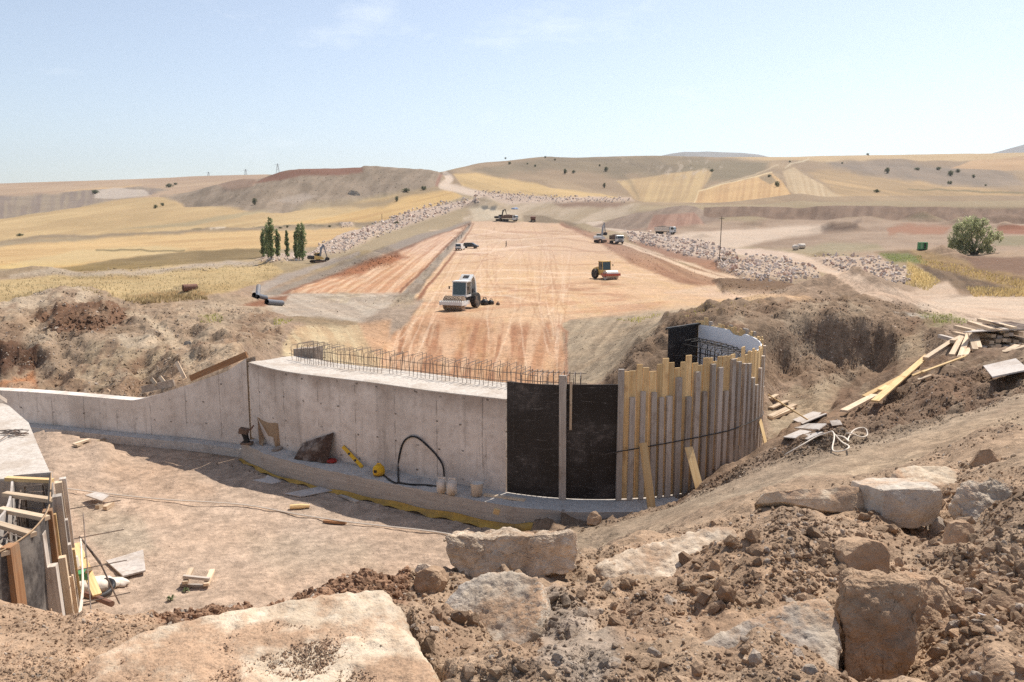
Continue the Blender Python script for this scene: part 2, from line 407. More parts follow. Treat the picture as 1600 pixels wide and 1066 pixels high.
# right hill
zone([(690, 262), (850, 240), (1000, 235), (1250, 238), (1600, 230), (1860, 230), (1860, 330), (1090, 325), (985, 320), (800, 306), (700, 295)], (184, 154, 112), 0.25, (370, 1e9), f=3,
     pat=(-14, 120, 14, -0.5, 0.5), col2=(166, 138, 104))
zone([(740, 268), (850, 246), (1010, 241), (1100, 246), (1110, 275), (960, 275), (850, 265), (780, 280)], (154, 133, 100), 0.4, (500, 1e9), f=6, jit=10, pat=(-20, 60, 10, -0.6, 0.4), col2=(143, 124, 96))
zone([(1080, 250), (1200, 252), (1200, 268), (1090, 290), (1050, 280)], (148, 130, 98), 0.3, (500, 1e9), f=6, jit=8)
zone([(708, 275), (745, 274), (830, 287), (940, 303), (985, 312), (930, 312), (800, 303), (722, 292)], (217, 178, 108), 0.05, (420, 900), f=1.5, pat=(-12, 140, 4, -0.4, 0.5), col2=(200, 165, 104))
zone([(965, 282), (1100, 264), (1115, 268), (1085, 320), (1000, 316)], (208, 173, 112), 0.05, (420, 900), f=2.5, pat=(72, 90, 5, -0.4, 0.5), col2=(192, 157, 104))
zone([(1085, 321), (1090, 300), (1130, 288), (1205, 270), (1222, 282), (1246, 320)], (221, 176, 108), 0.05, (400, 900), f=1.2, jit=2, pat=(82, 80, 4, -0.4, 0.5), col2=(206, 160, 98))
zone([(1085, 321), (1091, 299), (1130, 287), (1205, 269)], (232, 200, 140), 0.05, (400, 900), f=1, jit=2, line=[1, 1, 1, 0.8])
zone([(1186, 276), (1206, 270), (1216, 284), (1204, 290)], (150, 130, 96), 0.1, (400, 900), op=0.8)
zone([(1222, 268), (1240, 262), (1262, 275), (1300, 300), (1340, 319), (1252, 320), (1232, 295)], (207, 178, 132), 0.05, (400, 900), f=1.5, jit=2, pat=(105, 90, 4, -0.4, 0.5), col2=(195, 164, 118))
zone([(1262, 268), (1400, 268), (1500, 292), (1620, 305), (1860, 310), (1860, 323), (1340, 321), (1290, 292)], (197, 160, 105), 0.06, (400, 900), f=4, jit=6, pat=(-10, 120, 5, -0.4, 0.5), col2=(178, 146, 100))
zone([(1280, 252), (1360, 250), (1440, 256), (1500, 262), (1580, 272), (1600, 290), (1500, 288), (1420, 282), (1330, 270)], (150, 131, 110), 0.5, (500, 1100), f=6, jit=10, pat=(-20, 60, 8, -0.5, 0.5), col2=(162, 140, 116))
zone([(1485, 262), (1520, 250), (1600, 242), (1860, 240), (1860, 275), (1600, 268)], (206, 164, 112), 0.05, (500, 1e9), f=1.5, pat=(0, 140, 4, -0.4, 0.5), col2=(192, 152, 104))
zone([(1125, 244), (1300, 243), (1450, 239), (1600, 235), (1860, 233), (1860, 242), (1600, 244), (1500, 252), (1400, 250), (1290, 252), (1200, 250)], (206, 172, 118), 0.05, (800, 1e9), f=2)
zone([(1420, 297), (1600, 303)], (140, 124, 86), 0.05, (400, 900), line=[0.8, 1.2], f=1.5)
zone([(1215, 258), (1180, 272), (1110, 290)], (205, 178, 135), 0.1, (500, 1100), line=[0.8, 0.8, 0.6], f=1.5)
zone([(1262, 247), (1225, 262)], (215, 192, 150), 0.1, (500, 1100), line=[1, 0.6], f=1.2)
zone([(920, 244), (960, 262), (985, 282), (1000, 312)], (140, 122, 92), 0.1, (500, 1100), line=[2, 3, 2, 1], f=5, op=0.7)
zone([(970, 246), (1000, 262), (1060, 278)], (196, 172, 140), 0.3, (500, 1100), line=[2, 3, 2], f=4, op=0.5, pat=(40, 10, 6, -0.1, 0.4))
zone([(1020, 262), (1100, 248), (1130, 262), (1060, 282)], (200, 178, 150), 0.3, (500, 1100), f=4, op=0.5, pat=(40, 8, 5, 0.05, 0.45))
# haul road over the hill
zone([(695, 270), (703, 282), (690, 290), (720, 296), (760, 304), (800, 312), (850, 318), (890, 330), (930, 346), (985, 362), (1050, 372), (1130, 387)], (216, 190, 162), 0.1, (190, 900), line=[4, 6, 5, 5, 5, 7, 8, 7, 6, 5, 5, 7], f=2, jit=3)
zone([(688, 275), (684, 288)], (165, 120, 96), 0.2, (400, 900), line=[3, 2.5], f=2)
# --- fill and works
zone([(720, 346), (735, 312), (800, 308), (920, 318), (1000, 322), (960, 352), (930, 352), (885, 346), (860, 340), (770, 348)], (196, 172, 140), 0.35, (320, 520), f=3, jit=5, pat=(20, 40, 8, -0.4, 0.4), col2=(176, 152, 116))
zone([(735, 322), (760, 318), (800, 330), (780, 343), (742, 343)], (205, 184, 150), 0.5, (320, 520), f=3, op=0.9)
zone([(750, 320), (778, 318), (775, 326), (752, 327)], (120, 114, 104), 0.6, (320, 520), f=2, pat=(30, 8, 4, -0.2, 0.3))
zone([(865, 316), (920, 314), (985, 319), (960, 326), (880, 322)], (150, 118, 92), 0.3, (320, 520), f=3)
zone([(818, 334), (850, 334), (890, 342), (930, 352), (940, 358), (880, 349), (820, 345)], (150, 128, 98), 0.3, (320, 420), f=2)
zone([(925, 352), (985, 331), (1040, 324), (1075, 319), (1110, 330), (1135, 352), (1105, 361), (1000, 361)], (152, 127, 106), 0.3, (280, 340), f=1.5, jit=3, pat=(40, 30, 6, -0.4, 0.4), col2=(168, 142, 118))
zone([(1022, 334), (1085, 332), (1112, 359), (1010, 360)], (184, 140, 113), 0.3, (280, 340), f=2, jit=2, pat=(80, 20, 6, -0.3, 0.4), col2=(165, 122, 98))
# right-hand plain
zone([(1130, 345), (1300, 340), (1600, 342), (1860, 342), (1860, 475), (1600, 470), (1480, 470), (1440, 420), (1300, 395), (1130, 385), (1040, 372), (1000, 360)], (182, 152, 122), 0.3, (90, 345), f=4, jit=6,
     pat=(0, 70, 7, -0.4, 0.5), col2=(164, 134, 106))
zone([(1030, 366), (1100, 362), (1200, 355), (1290, 352), (1300, 362), (1200, 378), (1150, 390), (1060, 378)], (214, 186, 156), 0.1, (180, 320), f=4, jit=5)
zone([(1100, 322), (1300, 322), (1600, 322), (1860, 322), (1860, 349), (1600, 348), (1400, 347), (1250, 344), (1100, 344)], (156, 125, 99), 0.5, (325, 350), f=1.5, jit=1.5, pat=(70, 14, 10, -0.6, 0.6), col2=(134, 106, 84))
zone([(1385, 356), (1440, 350), (1490, 352), (1480, 366), (1390, 367)], (172, 120, 86), 0.3, (200, 340), f=4, jit=8)
zone([(1560, 352), (1600, 350), (1860, 350), (1860, 368), (1560, 366)], (166, 108, 76), 0.3, (200, 340), f=2)
zone([(1285, 350), (1345, 350), (1345, 362), (1285, 362)], (128, 102, 85), 0.5, (200, 340), f=5, jit=14, op=0.8)
zone([(1240, 392), (1300, 380), (1370, 382), (1380, 392), (1300, 398)], (168, 152, 112), 0.15, (120, 240), f=4, op=0.8)
zone([(1370, 395), (1440, 390), (1500, 405), (1600, 432), (1860, 440), (1860, 470), (1600, 465), (1480, 432), (1420, 412)], (166, 134, 88), 0.5, (85, 240), f=4, jit=7, pat=(-20, 30, 8, -0.4, 0.4), col2=(140, 110, 78))
zone([(1375, 396), (1420, 396), (1450, 412), (1400, 412)], (128, 128, 74), 0.3, (85, 240), f=4, jit=6)
zone([(1430, 416), (1490, 424), (1560, 450), (1600, 462), (1530, 462), (1470, 444)], (110, 88, 68), 0.6, (85, 240), f=4, jit=7, pat=(-30, 20, 8, -0.4, 0.4), col2=(136, 110, 84))
zone([(1420, 408), (1460, 435), (1455, 452), (1420, 440)], (214, 180, 112), 0.3, (85, 240), f=4, jit=5)
zone([(1500, 400), (1600, 402), (1860, 400), (1860, 428), (1600, 430), (1530, 420)], (138, 106, 84), 0.4, (85, 240), f=4, jit=6)
zone([(1540, 372), (1600, 370), (1860, 366), (1860, 384), (1560, 386)], (158, 142, 104), 0.2, (150, 260), f=3)
zone([(1425, 455), (1480, 440), (1500, 462), (1450, 468)], (208, 178, 150), 0.15, (60, 240), f=4)
# haul roads, right
zone([(1130, 388), (1180, 395), (1250, 407), (1300, 420), (1330, 436), (1350, 452), (1420, 470), (1500, 482), (1620, 488), (1860, 494)], (222, 192, 164), 0.1, (50, 200), line=[7, 9, 9, 10, 12, 10, 12, 13, 15, 16], f=3, jit=6,
     pat=(-12, 60, 4, -0.4, 0.5), col2=(210, 178, 150))
zone([(1440, 478), (1520, 472), (1620, 474), (1860, 478)], (218, 190, 163), 0.12, (50, 200), line=[6, 9, 10, 12], f=3, jit=4)
zone([(1500, 500), (1620, 512), (1860, 520)], (212, 184, 158), 0.15, (28, 70), line=[6, 9, 12], f=4, jit=5)
# the fill itself
zone([(440, 457), (520, 428), (600, 394), (680, 366), (735, 346), (880, 346), (925, 368), (962, 392), (1010, 415), (1070, 438), (1140, 452), (1240, 460), (1300, 464), (1290, 474), (1200, 474), (1120, 478), (1040, 487), (890, 500),
      (880, 520), (884, 600), (870, 640), (600, 640), (585, 560), (640, 500), (660, 470), (620, 458)], (221, 180, 140), 0.09, (38, 345), f=2, jit=3)
zone([(440, 457), (520, 428), (600, 394), (680, 366), (730, 348), (700, 385), (650, 430), (615, 462)], (204, 150, 110), 0.12, (38, 345), f=2, jit=2, pat=(42, 80, 4, -0.4, 0.4), col2=(228, 186, 148))
zone([(590, 600), (600, 540), (640, 500), (680, 490), (760, 500), (850, 510), (884, 530), (886, 640), (590, 640)], (194, 142, 102), 0.16, (38, 75), f=8, jit=10, pat=(80, 40, 12, -0.5, 0.4), col2=(218, 174, 136))
zone([(590, 640), (600, 560), (640, 505), (880, 505), (886, 640)], (176, 120, 84), 0.25, (38, 75), f=8, jit=10, op=0.8, pat=(80, 60, 10, 0.12, 0.5))
zone([(620, 470), (880, 440), (1050, 470), (1000, 495), (880, 500), (640, 505)], (208, 158, 120), 0.1, (60, 120), f=8, jit=10, op=0.8, pat=(4, 90, 5, 0.0, 0.4))
zone([(690, 430), (780, 440), (950, 445), (1000, 470), (850, 470), (700, 460)], (196, 146, 110), 0.12, (60, 130), f=8, op=0.6, pat=(-6, 60, 5, 0.1, 0.4))
zone([(840, 446), (940, 440), (990, 450), (900, 456)], (176, 128, 94), 0.15, (60, 130), f=4, jit=6, op=0.8, pat=(0, 40, 4, -0.3, 0.3))
for k in range(46):  # wheel tracks down the fill
    x0 = rnd.uniform(690, 900); y0 = rnd.uniform(350, 400); b = rnd.uniform(-60, 60); y1 = rnd.uniform(440, 600)
    x1 = 800 + (x0 - 800) * (y1 - 320) / (y0 - 320) * 0.5 + rnd.uniform(-90, 90); x1 = min(max(x1, 615), 870 if y1 > 490 else 1000)
    pts = [(x0 + (x1 - x0) * t + b * math.sin(t * 3.1) * 0.4, y0 + (y1 - y0) * t) for t in (0, .25, .5, .75, 1)]
    c, o = ((238, 202, 168), 0.5) if rnd.random() < 0.55 else ((190, 142, 106), 0.55)
    zone(pts, c, None, (38, 345), line=[0.4, 0.6, 0.8, 1.1, 1.5], f=1.0, jit=2.5, op=o)
for k in range(26):  # tracks crossing it
    y0 = rnd.uniform(352, 500); x0 = rnd.uniform(640, 800); x1 = x0 + rnd.uniform(80, 320)
    pts = [(x0, y0), ((x0 + x1) / 2, y0 + rnd.uniform(-4, 6)), (x1, y0 + rnd.uniform(-12, 16))]
    c, o = ((240, 206, 174), 0.6) if rnd.random() < 0.5 else ((186, 138, 104), 0.6)
    zone(pts, c, None, (42, 345), line=[0.5, 0.9, 0.5], f=1.2, jit=4, op=o)
for k in range(14):  # combed stripes on the left panel
    t = k / 13
    zone([(455 + 150 * t, 455 - 2 * t + 4), (560 + 85 * t, 420 - 5 * t), (690 + 28 * t, 366 - 6 * t)], (232, 194, 158) if k % 2 else (196, 142, 104), None, (60, 345), line=[1.4, 1.0, 0.6], f=1.2, jit=3, op=0.55)
zone([(500, 432), (540, 410), (580, 402), (620, 396), (640, 404), (600, 412), (560, 428), (530, 434)], (172, 112, 76), 0.6, (90, 240), f=3, jit=5)
zone([(735, 349), (720, 372), (700, 392), (676, 418), (640, 460), (610, 490), (560, 515)], (168, 150, 132), 0.5, (45, 345), line=[2, 3.5, 4.5, 6, 9, 10, 10], f=2, jit=4, pat=(45, 14, 5, -0.4, 0.4), col2=(142, 122, 104))
zone([(741, 349), (728, 372), (712, 392), (692, 418), (660, 460), (634, 490)], (160, 108, 78), 0.3, (45, 345), line=[0.7, 1, 1.4, 2, 2.5, 2.5], f=1.5, jit=3)
zone([(729, 349), (712, 372), (690, 392), (664, 418), (625, 458)], (150, 100, 72), 0.3, (45, 345), line=[0.6, 1, 1.2, 1.6, 2], f=1.5, jit=3)
zone([(735, 347), (640, 386), (560, 414), (440, 458)], (150, 106, 80), 0.4, (60, 345), line=[1.5, 2.5, 3, 3], f=2, jit=4)
zone([(640, 384), (735, 348), (735, 344), (640, 372), (560, 402), (480, 434), (400, 462), (430, 462)], (160, 142, 124), 0.3, (80, 345), f=2.5, jit=3)
zone([(400, 458), (440, 436), (500, 415), (560, 396)], (176, 158, 142), 0.2, (80, 345), line=[6, 6, 4, 3], f=2.5, jit=3)
zone([(880, 347), (925, 368), (965, 392), (1010, 415), (1070, 438), (1140, 452)], (164, 118, 88), 0.5, (85, 345), line=[3, 5, 6, 7, 7, 5], f=3, jit=5, pat=(-30, 24, 6, -0.4, 0.4), col2=(184, 138, 104))
zone([(900, 360), (975, 384), (1060, 410), (1150, 432), (1130, 452), (1060, 434), (1000, 410), (950, 384)], (182, 136, 102), 0.3, (85, 345), f=4, jit=5, op=0.85, pat=(-28, 40, 5, -0.4, 0.4), col2=(160, 114, 84))
zone([(960, 378), (1020, 398), (1090, 425), (1160, 445)], (226, 192, 158), 0.1, (85, 345), line=[1.2, 1.6, 2.4, 4], f=1.2, jit=2)
zone([(972, 379), (1040, 400), (1110, 424), (1170, 440)], (224, 190, 156), 0.1, (85, 345), line=[1.0, 1.4, 2.0, 4], f=1.2, jit=2)
zone([(975, 372), (1050, 388), (1110, 402), (1160, 420), (1150, 432), (1080, 412), (1000, 388)], (170, 124, 94), 0.4, (85, 345), f=3, jit=5)
zone([(1040, 456), (1100, 448), (1160, 445), (1230, 455), (1300, 462), (1290, 474), (1180, 472)], (222, 186, 154), 0.1, (75, 130), f=3, jit=4)
zone([(1115, 440), (1200, 440), (1290, 456), (1250, 462), (1130, 458)], (134, 104, 78), 0.6, (75, 130), f=3, jit=5, up=0.6)
zone([(900, 500), (1000, 488), (1130, 474), (1240, 470), (1300, 480), (1200, 484), (1090, 492), (980, 506)], (190, 168, 138), 0.3, (38, 75), f=5, jit=6, op=0.8)
# gravel pad and its bank
zone([(405, 468), (440, 460), (620, 458), (645, 468), (600, 495), (560, 506), (480, 500), (425, 490)], (202, 182, 160), 0.08, (55, 95), f=3, jit=5, pat=(-20, 60, 4, -0.4, 0.4), col2=(186, 165, 144))
zone([(440, 458), (540, 457), (640, 462), (600, 470), (560, 466), (480, 468)], (150, 130, 112), 0.4, (55, 95), f=2, jit=4, op=0.7, pat=(0, 40, 5, -0.1, 0.3))
zone([(570, 500), (620, 470), (660, 470), (640, 500), (600, 530), (580, 545)], (178, 154, 132), 0.2, (40, 95), f=4, jit=5)
zone([(440, 560), (450, 520), (500, 500), (560, 505), (600, 535), (592, 575), (560, 590), (470, 575)], (214, 188, 146), 0.2, (33, 62), f=5, jit=6, pat=(-58, 40, 7, -0.4, 0.4), col2=(196, 164, 124))
zone([(560, 505), (610, 500), (605, 540), (590, 560), (570, 530)], (202, 158, 120), 0.2, (33, 66), f=5, jit=5)
zone([(440, 500), (500, 495), (560, 505), (540, 512), (480, 508)], (158, 134, 104), 0.5, (45, 66), f=3, jit=4)
# grey backfill and dark spoil by the ring
zone([(880, 505), (930, 496), (1060, 488), (1100, 486), (1040, 505), (1000, 535), (960, 580), (940, 620), (884, 620)], (188, 164, 134), 0.25, (30, 70), f=2.5, jit=3, pat=(52, 50, 6, -0.4, 0.4), col2=(166, 144, 118))
zone([(875, 508), (883, 520), (886, 600), (878, 620)], (184, 124, 90), 0.2, (36, 70), line=[2, 2.5, 3, 3], f=3, jit=5, op=0.7)
zone([(940, 600), (985, 545), (1040, 500), (1090, 486), (1200, 470), (1300, 474), (1400, 482), (1390, 500), (1200, 500), (1120, 540), (1000, 620)], (146, 120, 96), 0.9, (26, 52), f=4, jit=5)
zone([(1150, 478), (1260, 466), (1330, 460), (1420, 476), (1480, 500), (1470, 560), (1380, 600), (1200, 600), (1130, 500)], (158, 130, 104), 0.7, (24, 62), f=4, jit=6)
zone([(1380, 488), (1420, 490), (1470, 497), (1440, 500)], (206, 198, 184), 0.05, (30, 60), f=3, jit=4)
zone([(1430, 488), (1480, 490), (1530, 510), (1450, 515)], (168, 156, 112), 0.2, (28, 60), f=5, jit=6, op=0.6)
zone([(1200, 510), (1260, 494), (1380, 502), (1395, 560), (1380, 582), (1320, 572), (1250, 568), (1205, 580)], (174, 144, 116), 1.0, (24, 40), f=3, jit=5)
zone([(1200, 640), (1240, 610), (1330, 590), (1380, 592), (1350, 625), (1300, 645), (1250, 672), (1200, 690)], (184, 160, 130), 0.25, (18, 32), f=5, jit=6)
zone([(1320, 585), (1420, 565), (1560, 545), (1620, 560), (1860, 560), (1860, 660), (1600, 640), (1480, 660), (1380, 690), (1240, 728), (1200, 740), (1210, 690), (1300, 650)], (152, 124, 100), 0.75, (11, 30), f=6, jit=8)
zone([(1400, 540), (1440, 505), (1450, 560), (1400, 600)], (176, 150, 120), 0.4, (20, 34), f=5, jit=6)
zone([(1480, 560), (1600, 560), (1860, 570), (1860, 610), (1600, 600), (1500, 590)], (164, 138, 112), 0.5, (12, 30), f=6, jit=8, op=0.7)
# left spoil heaps
zone([(-250, 470), (0, 478), (100, 447), (150, 450), (200, 475), (330, 470), (420, 480), (450, 520), (420, 548), (370, 550), (300, 600), (240, 620), (-250, 620)], (172, 145, 118), 0.8, (24, 70), f=3, jit=5)
zone([(0, 478), (60, 456), (130, 446), (152, 462), (90, 478), (0, 490)], (196, 172, 144), 0.5, (40, 70), f=3, jit=4)
zone([(40, 500), (90, 480), (180, 476), (205, 490), (190, 510), (120, 520), (60, 520)], (136, 102, 78), 1.0, (30, 55), f=4, jit=6)
zone([(-250, 545), (0, 540), (60, 536), (60, 575), (0, 590), (-250, 590)], (108, 78, 60), 1.0, (25, 35), f=4, jit=5)  # steep recess face: its shade is painted into the soil colour
zone([(0, 600), (50, 580), (60, 612), (0, 616)], (196, 136, 92), 0.5, (24, 32), f=4, jit=5)
zone([(140, 530), (230, 520), (290, 545), (260, 590), (180, 615), (110, 600)], (186, 160, 128), 0.5, (24, 36), f=4, jit=6, pat=(50, 30, 6, -0.4, 0.4), col2=(160, 132, 106))
zone([(180, 525), (240, 522), (250, 540), (200, 545)], (204, 184, 158), 0.4, (24, 40), f=4, op=0.8)
zone([(200, 492), (230, 500), (262, 524), (290, 555), (300, 575)], (204, 178, 146), 0.15, (24, 50), line=[4, 5, 7, 9, 8], f=4, jit=4)
zone([(370, 530), (300, 570), (260, 600), (290, 606), (380, 560)], (196, 164, 130), 0.3, (24, 36), f=5, op=0.8)
zone([(310, 495), (345, 490), (350, 505), (318, 508)], (160, 150, 96), 0.4, (38, 60), f=4, op=0.6)
zone([(250, 430), (290, 465), (360, 460), (400, 465), (420, 480), (330, 478)], (182, 156, 126), 0.5, (50, 80), f=4, op=0.6)
zone([(370, 478), (420, 466), (450, 462), (445, 470), (400, 482)], (150, 102, 74), 0.3, (55, 90), f=3)
for k, (c, o, lo) in enumerate((((138, 103, 78), 0.5, 0.05), ((206, 182, 152), 0.45, 0.12))):
    zone([(-250, 470), (0, 478), (100, 447), (200, 470), (420, 478), (450, 520), (420, 548), (300, 600), (240, 620), (-250, 620)], c, None, (24, 70), f=6, jit=10, op=o, pat=(12, 45, 14, lo, lo + 0.28))
    zone([(1040, 505), (1100, 486), (1250, 466), (1400, 478), (1600, 545), (1860, 560), (1860, 650), (1400, 690), (1200, 740), (1210, 560)], c, None, (11, 62), f=6, jit=10, op=o * 0.8, pat=(8, 45, 14, lo, lo + 0.28))
# pit floor, trench, track
zone([(-250, 640), (60, 640), (200, 680), (400, 700), (560, 760), (700, 800), (860, 830), (900, 850), (870, 900), (700, 960), (400, 990), (-250, 1020)], (210, 180, 154), 0.14, (8.5, 27), f=6, jit=10)
zone([(100, 720), (300, 760), (560, 830), (640, 880), (400, 900), (200, 850)], (216, 186, 160), 0.1, (8.5, 27), f=20, jit=25, op=0.8)
zone([(150, 730), (260, 720), (330, 770), (220, 780)], (198, 160, 128), 0.15, (8.5, 27), f=14, jit=20, op=0.45)
zone([(380, 830), (560, 850), (600, 890), (420, 900)], (196, 176, 150), 0.15, (8.5, 27), f=20, jit=20, op=0.35)
zone([(120, 790), (200, 800), (260, 860), (160, 880)], (190, 172, 148), 0.2, (8.5, 27), f=12, jit=20, op=0.6)
zone([(840, 845), (950, 838), (1050, 808), (1200, 755), (1400, 700), (1500, 670), (1600, 640), (1860, 590)], (188, 162, 134), 0.12, (11, 16), line=[18, 22, 22, 20, 26, 28, 32, 34], f=8, jit=6, pat=(20, 60, 6, -0.4, 0.4), col2=(174, 148, 122))
zone([(840, 830), (950, 808), (1000, 793), (1060, 772), (1120, 742), (1200, 700), (1260, 690), (1320, 655)], (160, 130, 104), 0.7, (14, 20), line=[8, 9, 10, 12, 14, 16, 14, 10], f=4, jit=5)
# foreground spoil
zone([(-250, 920), (130, 940), (300, 910), (500, 890), (500, 1100), (-250, 1100)], (184, 150, 122), 0.6, (0, 7.5), f=10, jit=20)
zone([(230, 940), (400, 900), (640, 880), (650, 940), (420, 950), (260, 985)], (160, 122, 96), 0.8, (0, 8.5), f=8, jit=12)
zone([(640, 900), (950, 850), (1240, 780), (1860, 700), (1860, 1200), (640, 1200)], (178, 148, 122), 0.85, (0, 10.6), f=8, jit=12, pat=(30, 60, 30, -0.3, 0.5), col2=(162, 132, 108))
zone([(1180, 800), (1250, 778), (1340, 820), (1330, 900), (1180, 880), (1150, 830)], (160, 134, 112), 0.6, (0, 9), f=12, jit=14, op=0.7)
zone([(850, 930), (980, 1000), (940, 1100), (830, 1080)], (170, 158, 148), 0.8, (0, 6), f=14, jit=20, op=0.5)

zone([(60, 1110), (100, 1062), (150, 1030), (250, 984), (345, 960), (480, 933), (600, 924), (640, 985), (690, 1062), (705, 1120)], None, 0.15, (0, 5), f=8, jit=0, up=-0.16)
# --- relief: riprap banks first, then broken ground at every size the distance can show
RIP = [  # outline of each bank of tipped stone, height
    ([(485, 402), (500, 384), (560, 360), (640, 332), (690, 318), (745, 308), (752, 314), (720, 326), (640, 352), (585, 372), (540, 394)], 0.8),
    ([(400, 406), (440, 398), (490, 396), (490, 406), (420, 410)], 0.5),
    ([(742, 298), (800, 302), (870, 308), (985, 310), (990, 316), (900, 316), (800, 316), (745, 304)], 0.8),
    ([(975, 362), (1040, 368), (1100, 380), (1150, 394), (1150, 412), (1080, 402), (1030, 388), (985, 378)], 0.5),
    ([(1120, 412), (1160, 406), (1210, 404), (1270, 424), (1285, 434), (1230, 442), (1165, 438), (1120, 422)], 0.8),
    ([(1270, 404), (1310, 402), (1370, 406), (1425, 428), (1420, 444), (1385, 440), (1310, 424)], 0.5),
    ([(530, 352), (550, 350), (552, 354), (534, 356)], 0.8),
]
for poly, h in RIP:
    zone(poly, (204, 176, 150), 0.5, (85, 700), f=2.5, jit=3, up=h)
H += RAISE
bump = np.zeros((NR, NC))
cell = (GY + 4) * (U1 - U0) / NC
for k, s in enumerate((0.07, 0.16, 0.38, 0.9, 2.2, 5.5)):
    fade = smooth(1.2, 2.6, s / cell)
    n = fbm(GX / s, GY / s, 2, 200 + k)
    n = np.where(n > 0, n * 1.25, n * 0.8)
    cap = np.minimum(1.0, np.where(GY < 12, 0.5 / s, 1.0))
    bump += ROUGH * (0.20 if s < 2 else 0.06) * s ** 0.92 * n * fade * cap
for k, s in enumerate((0.13, 0.34, 0.8, 1.7)):   # lumps with creases between them
    fade = smooth(1.2, 2.6, s / cell) * (smooth(70, 45, GY) if s > 0.5 else smooth(40, 25, GY)) * np.where(GY < 11, 0.75 if s < 0.5 else 0.25, 1.0)
    n = 0.55 - np.abs(fbm(GX / s + 3.1, GY / s, 2, 260 + k)) * 2.2
    bump += ROUGH * (0.20 if s < 0.5 else 0.21) * s * n * fade
rill = 0.5 - np.abs(vnoise(GX / 0.55 + 0.35 * vnoise(GX / 1.3, GY / 1.3, 71), GY / 3.5, 270)) * 1.6
bump += ROUGH * 0.10 * rill * smooth(22, 26, GY) * smooth(60, 45, GY)
for k, s in enumerate((14, 40, 110)):
    bump += smooth(120, 420, GY) * fbm(GX / s, GY / s, 2, 300 + k) * 0.026 * s * smooth(1.2, 2.6, s / cell) * (0.30 + ROUGH)
# gullies washed down the steep banks
gx, gy = np.gradient(H, axis=1), np.gradient(H, axis=0)
H += bump
# flat beds for the walls: nothing pokes through them
WALLX = np.array([-18.0, -15.0, -11, -7.2, -6.05, -3.15, -1.55, -.14, 1.9, 4, 5.6]); WALLY = np.array([25.0, 24.45, 23.3, 22.0, 20.95, 19.15, 18.1, 17.35, 16.9, 17.4, 18.6])
near_wall = np.abs(GY - np.interp(GX, WALLX, WALLY))
mw = (GX > -18) & (GX < 6) & (near_wall < 1.2) & (GY < np.interp(GX, WALLX, WALLY) + 0.28) & (GX < 1.0)
H[mw] = np.minimum(H[mw], -6.5)
# colour breakup that belongs to the soil
br = 1 + 0.13 * fbm(GX / 0.35, GY / 0.35, 3, 400) * smooth(40, 12, GY) + 0.10 * fbm(GX / 3.0, GY / 3.0, 4, 401) * smooth(300, 90, GY) + 0.09 * fbm(GX / 30, GY / 30, 4, 402) * smooth(20, 80, GY)
COLR *= br[..., None]
fill = smooth(0, 6, _seg_dist(PX.ravel(), PY.ravel(), [(440, 457), (520, 428), (600, 394), (735, 346), (880, 346), (962, 392), (1070, 438), (1290, 462), (1290, 474), (1120, 478), (890, 500), (884, 600), (590, 620), (590, 540), (640, 500)], True)).reshape(NR, NC) * (GY > 38) * (GY < 345)
rut = fbm(GX / 0.45, GY / 9.0, 3, 410) + 0.8 * fbm(GX / 1.5, GY / 30.0, 3, 411) + 0.7 * fbm(GX / 0.8, GY / 2.2, 3, 412) + 0.7 * fbm(GX / 7, GY / 20.0, 4, 413) + 0.6 * fbm(GX / 2.5, GY / 5.0, 4, 415)
br *= 1 + 0.20 * fill * rut
H += 0.05 * fill * fbm(GX / 0.8, GY / 5.0, 3, 414)
COLR[..., 2] *= 1 - 0.10 * fill * np.clip(-rut, 0, 1)
grit = fbm(PX / 6.0, PY / 1.6, 3, 420) * 0.17 + fbm(PX / 2.2, PY / 1.2, 2, 421) * 0.12 + fbm(PX / 60.0, PY / 14.0, 3, 423) * 0.12
br *= 1 + grit * smooth(110, 200, GY)
br *= 1 + 0.16 * smooth(110, 30, GY) * smooth(6, 14, GY) * fbm(GX / 0.9, GY / 0.9, 4, 422) * np.clip(ROUGH * 2, 0.3, 1)
warm = 0.05 * fbm(GX / 2.0, GY / 2.0, 4, 403)
COLR[..., 0] *= 1 + warm; COLR[..., 2] *= 1 - warm
KA = 0.70
lum = COLR @ np.array([0.3, 0.55, 0.15]); COLR = lum[..., None] + 0.90 * (COLR - lum[..., None])
COLR *= np.array([1.0, 1.0, 0.985])
COLR *= (1 + 0.36 * smooth(14, 8, GY))[..., None] * (1 + smooth(14, 8, GY)[..., None] * np.array([0.01, 0.02, -0.01]))
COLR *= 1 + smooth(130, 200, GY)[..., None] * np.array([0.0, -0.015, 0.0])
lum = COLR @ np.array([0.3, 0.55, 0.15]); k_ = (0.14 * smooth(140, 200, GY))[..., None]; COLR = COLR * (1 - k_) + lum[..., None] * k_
COLR *= KA


def np_mesh(name, V, F, cols=None, smooth_=False):
    """V (n,3), F (m,k) index array; cols per vertex"""
    me = bpy.data.meshes.new(name)
    V = np.asarray(V, np.float32); F = np.asarray(F, np.int32); m, k = F.shape
    me.vertices.add(len(V)); me.vertices.foreach_set('co', V.ravel())
    me.loops.add(m * k); me.loops.foreach_set('vertex_index', F.ravel())
    me.polygons.add(m); me.polygons.foreach_set('loop_start', np.arange(m, dtype=np.int32) * k)
    try: me.polygons.foreach_set('loop_total', np.full(m, k, np.int32))
    except Exception: pass
    me.polygons.foreach_set('use_smooth', np.full(m, smooth_, bool))
    if cols is not None:
        at = me.color_attributes.new('Col', 'FLOAT_COLOR', 'POINT')
        c4 = np.ones((len(V), 4), np.float32); c4[:, :3] = cols; at.data.foreach_set('color', c4.ravel())
    me.update(calc_edges=True)
    return me


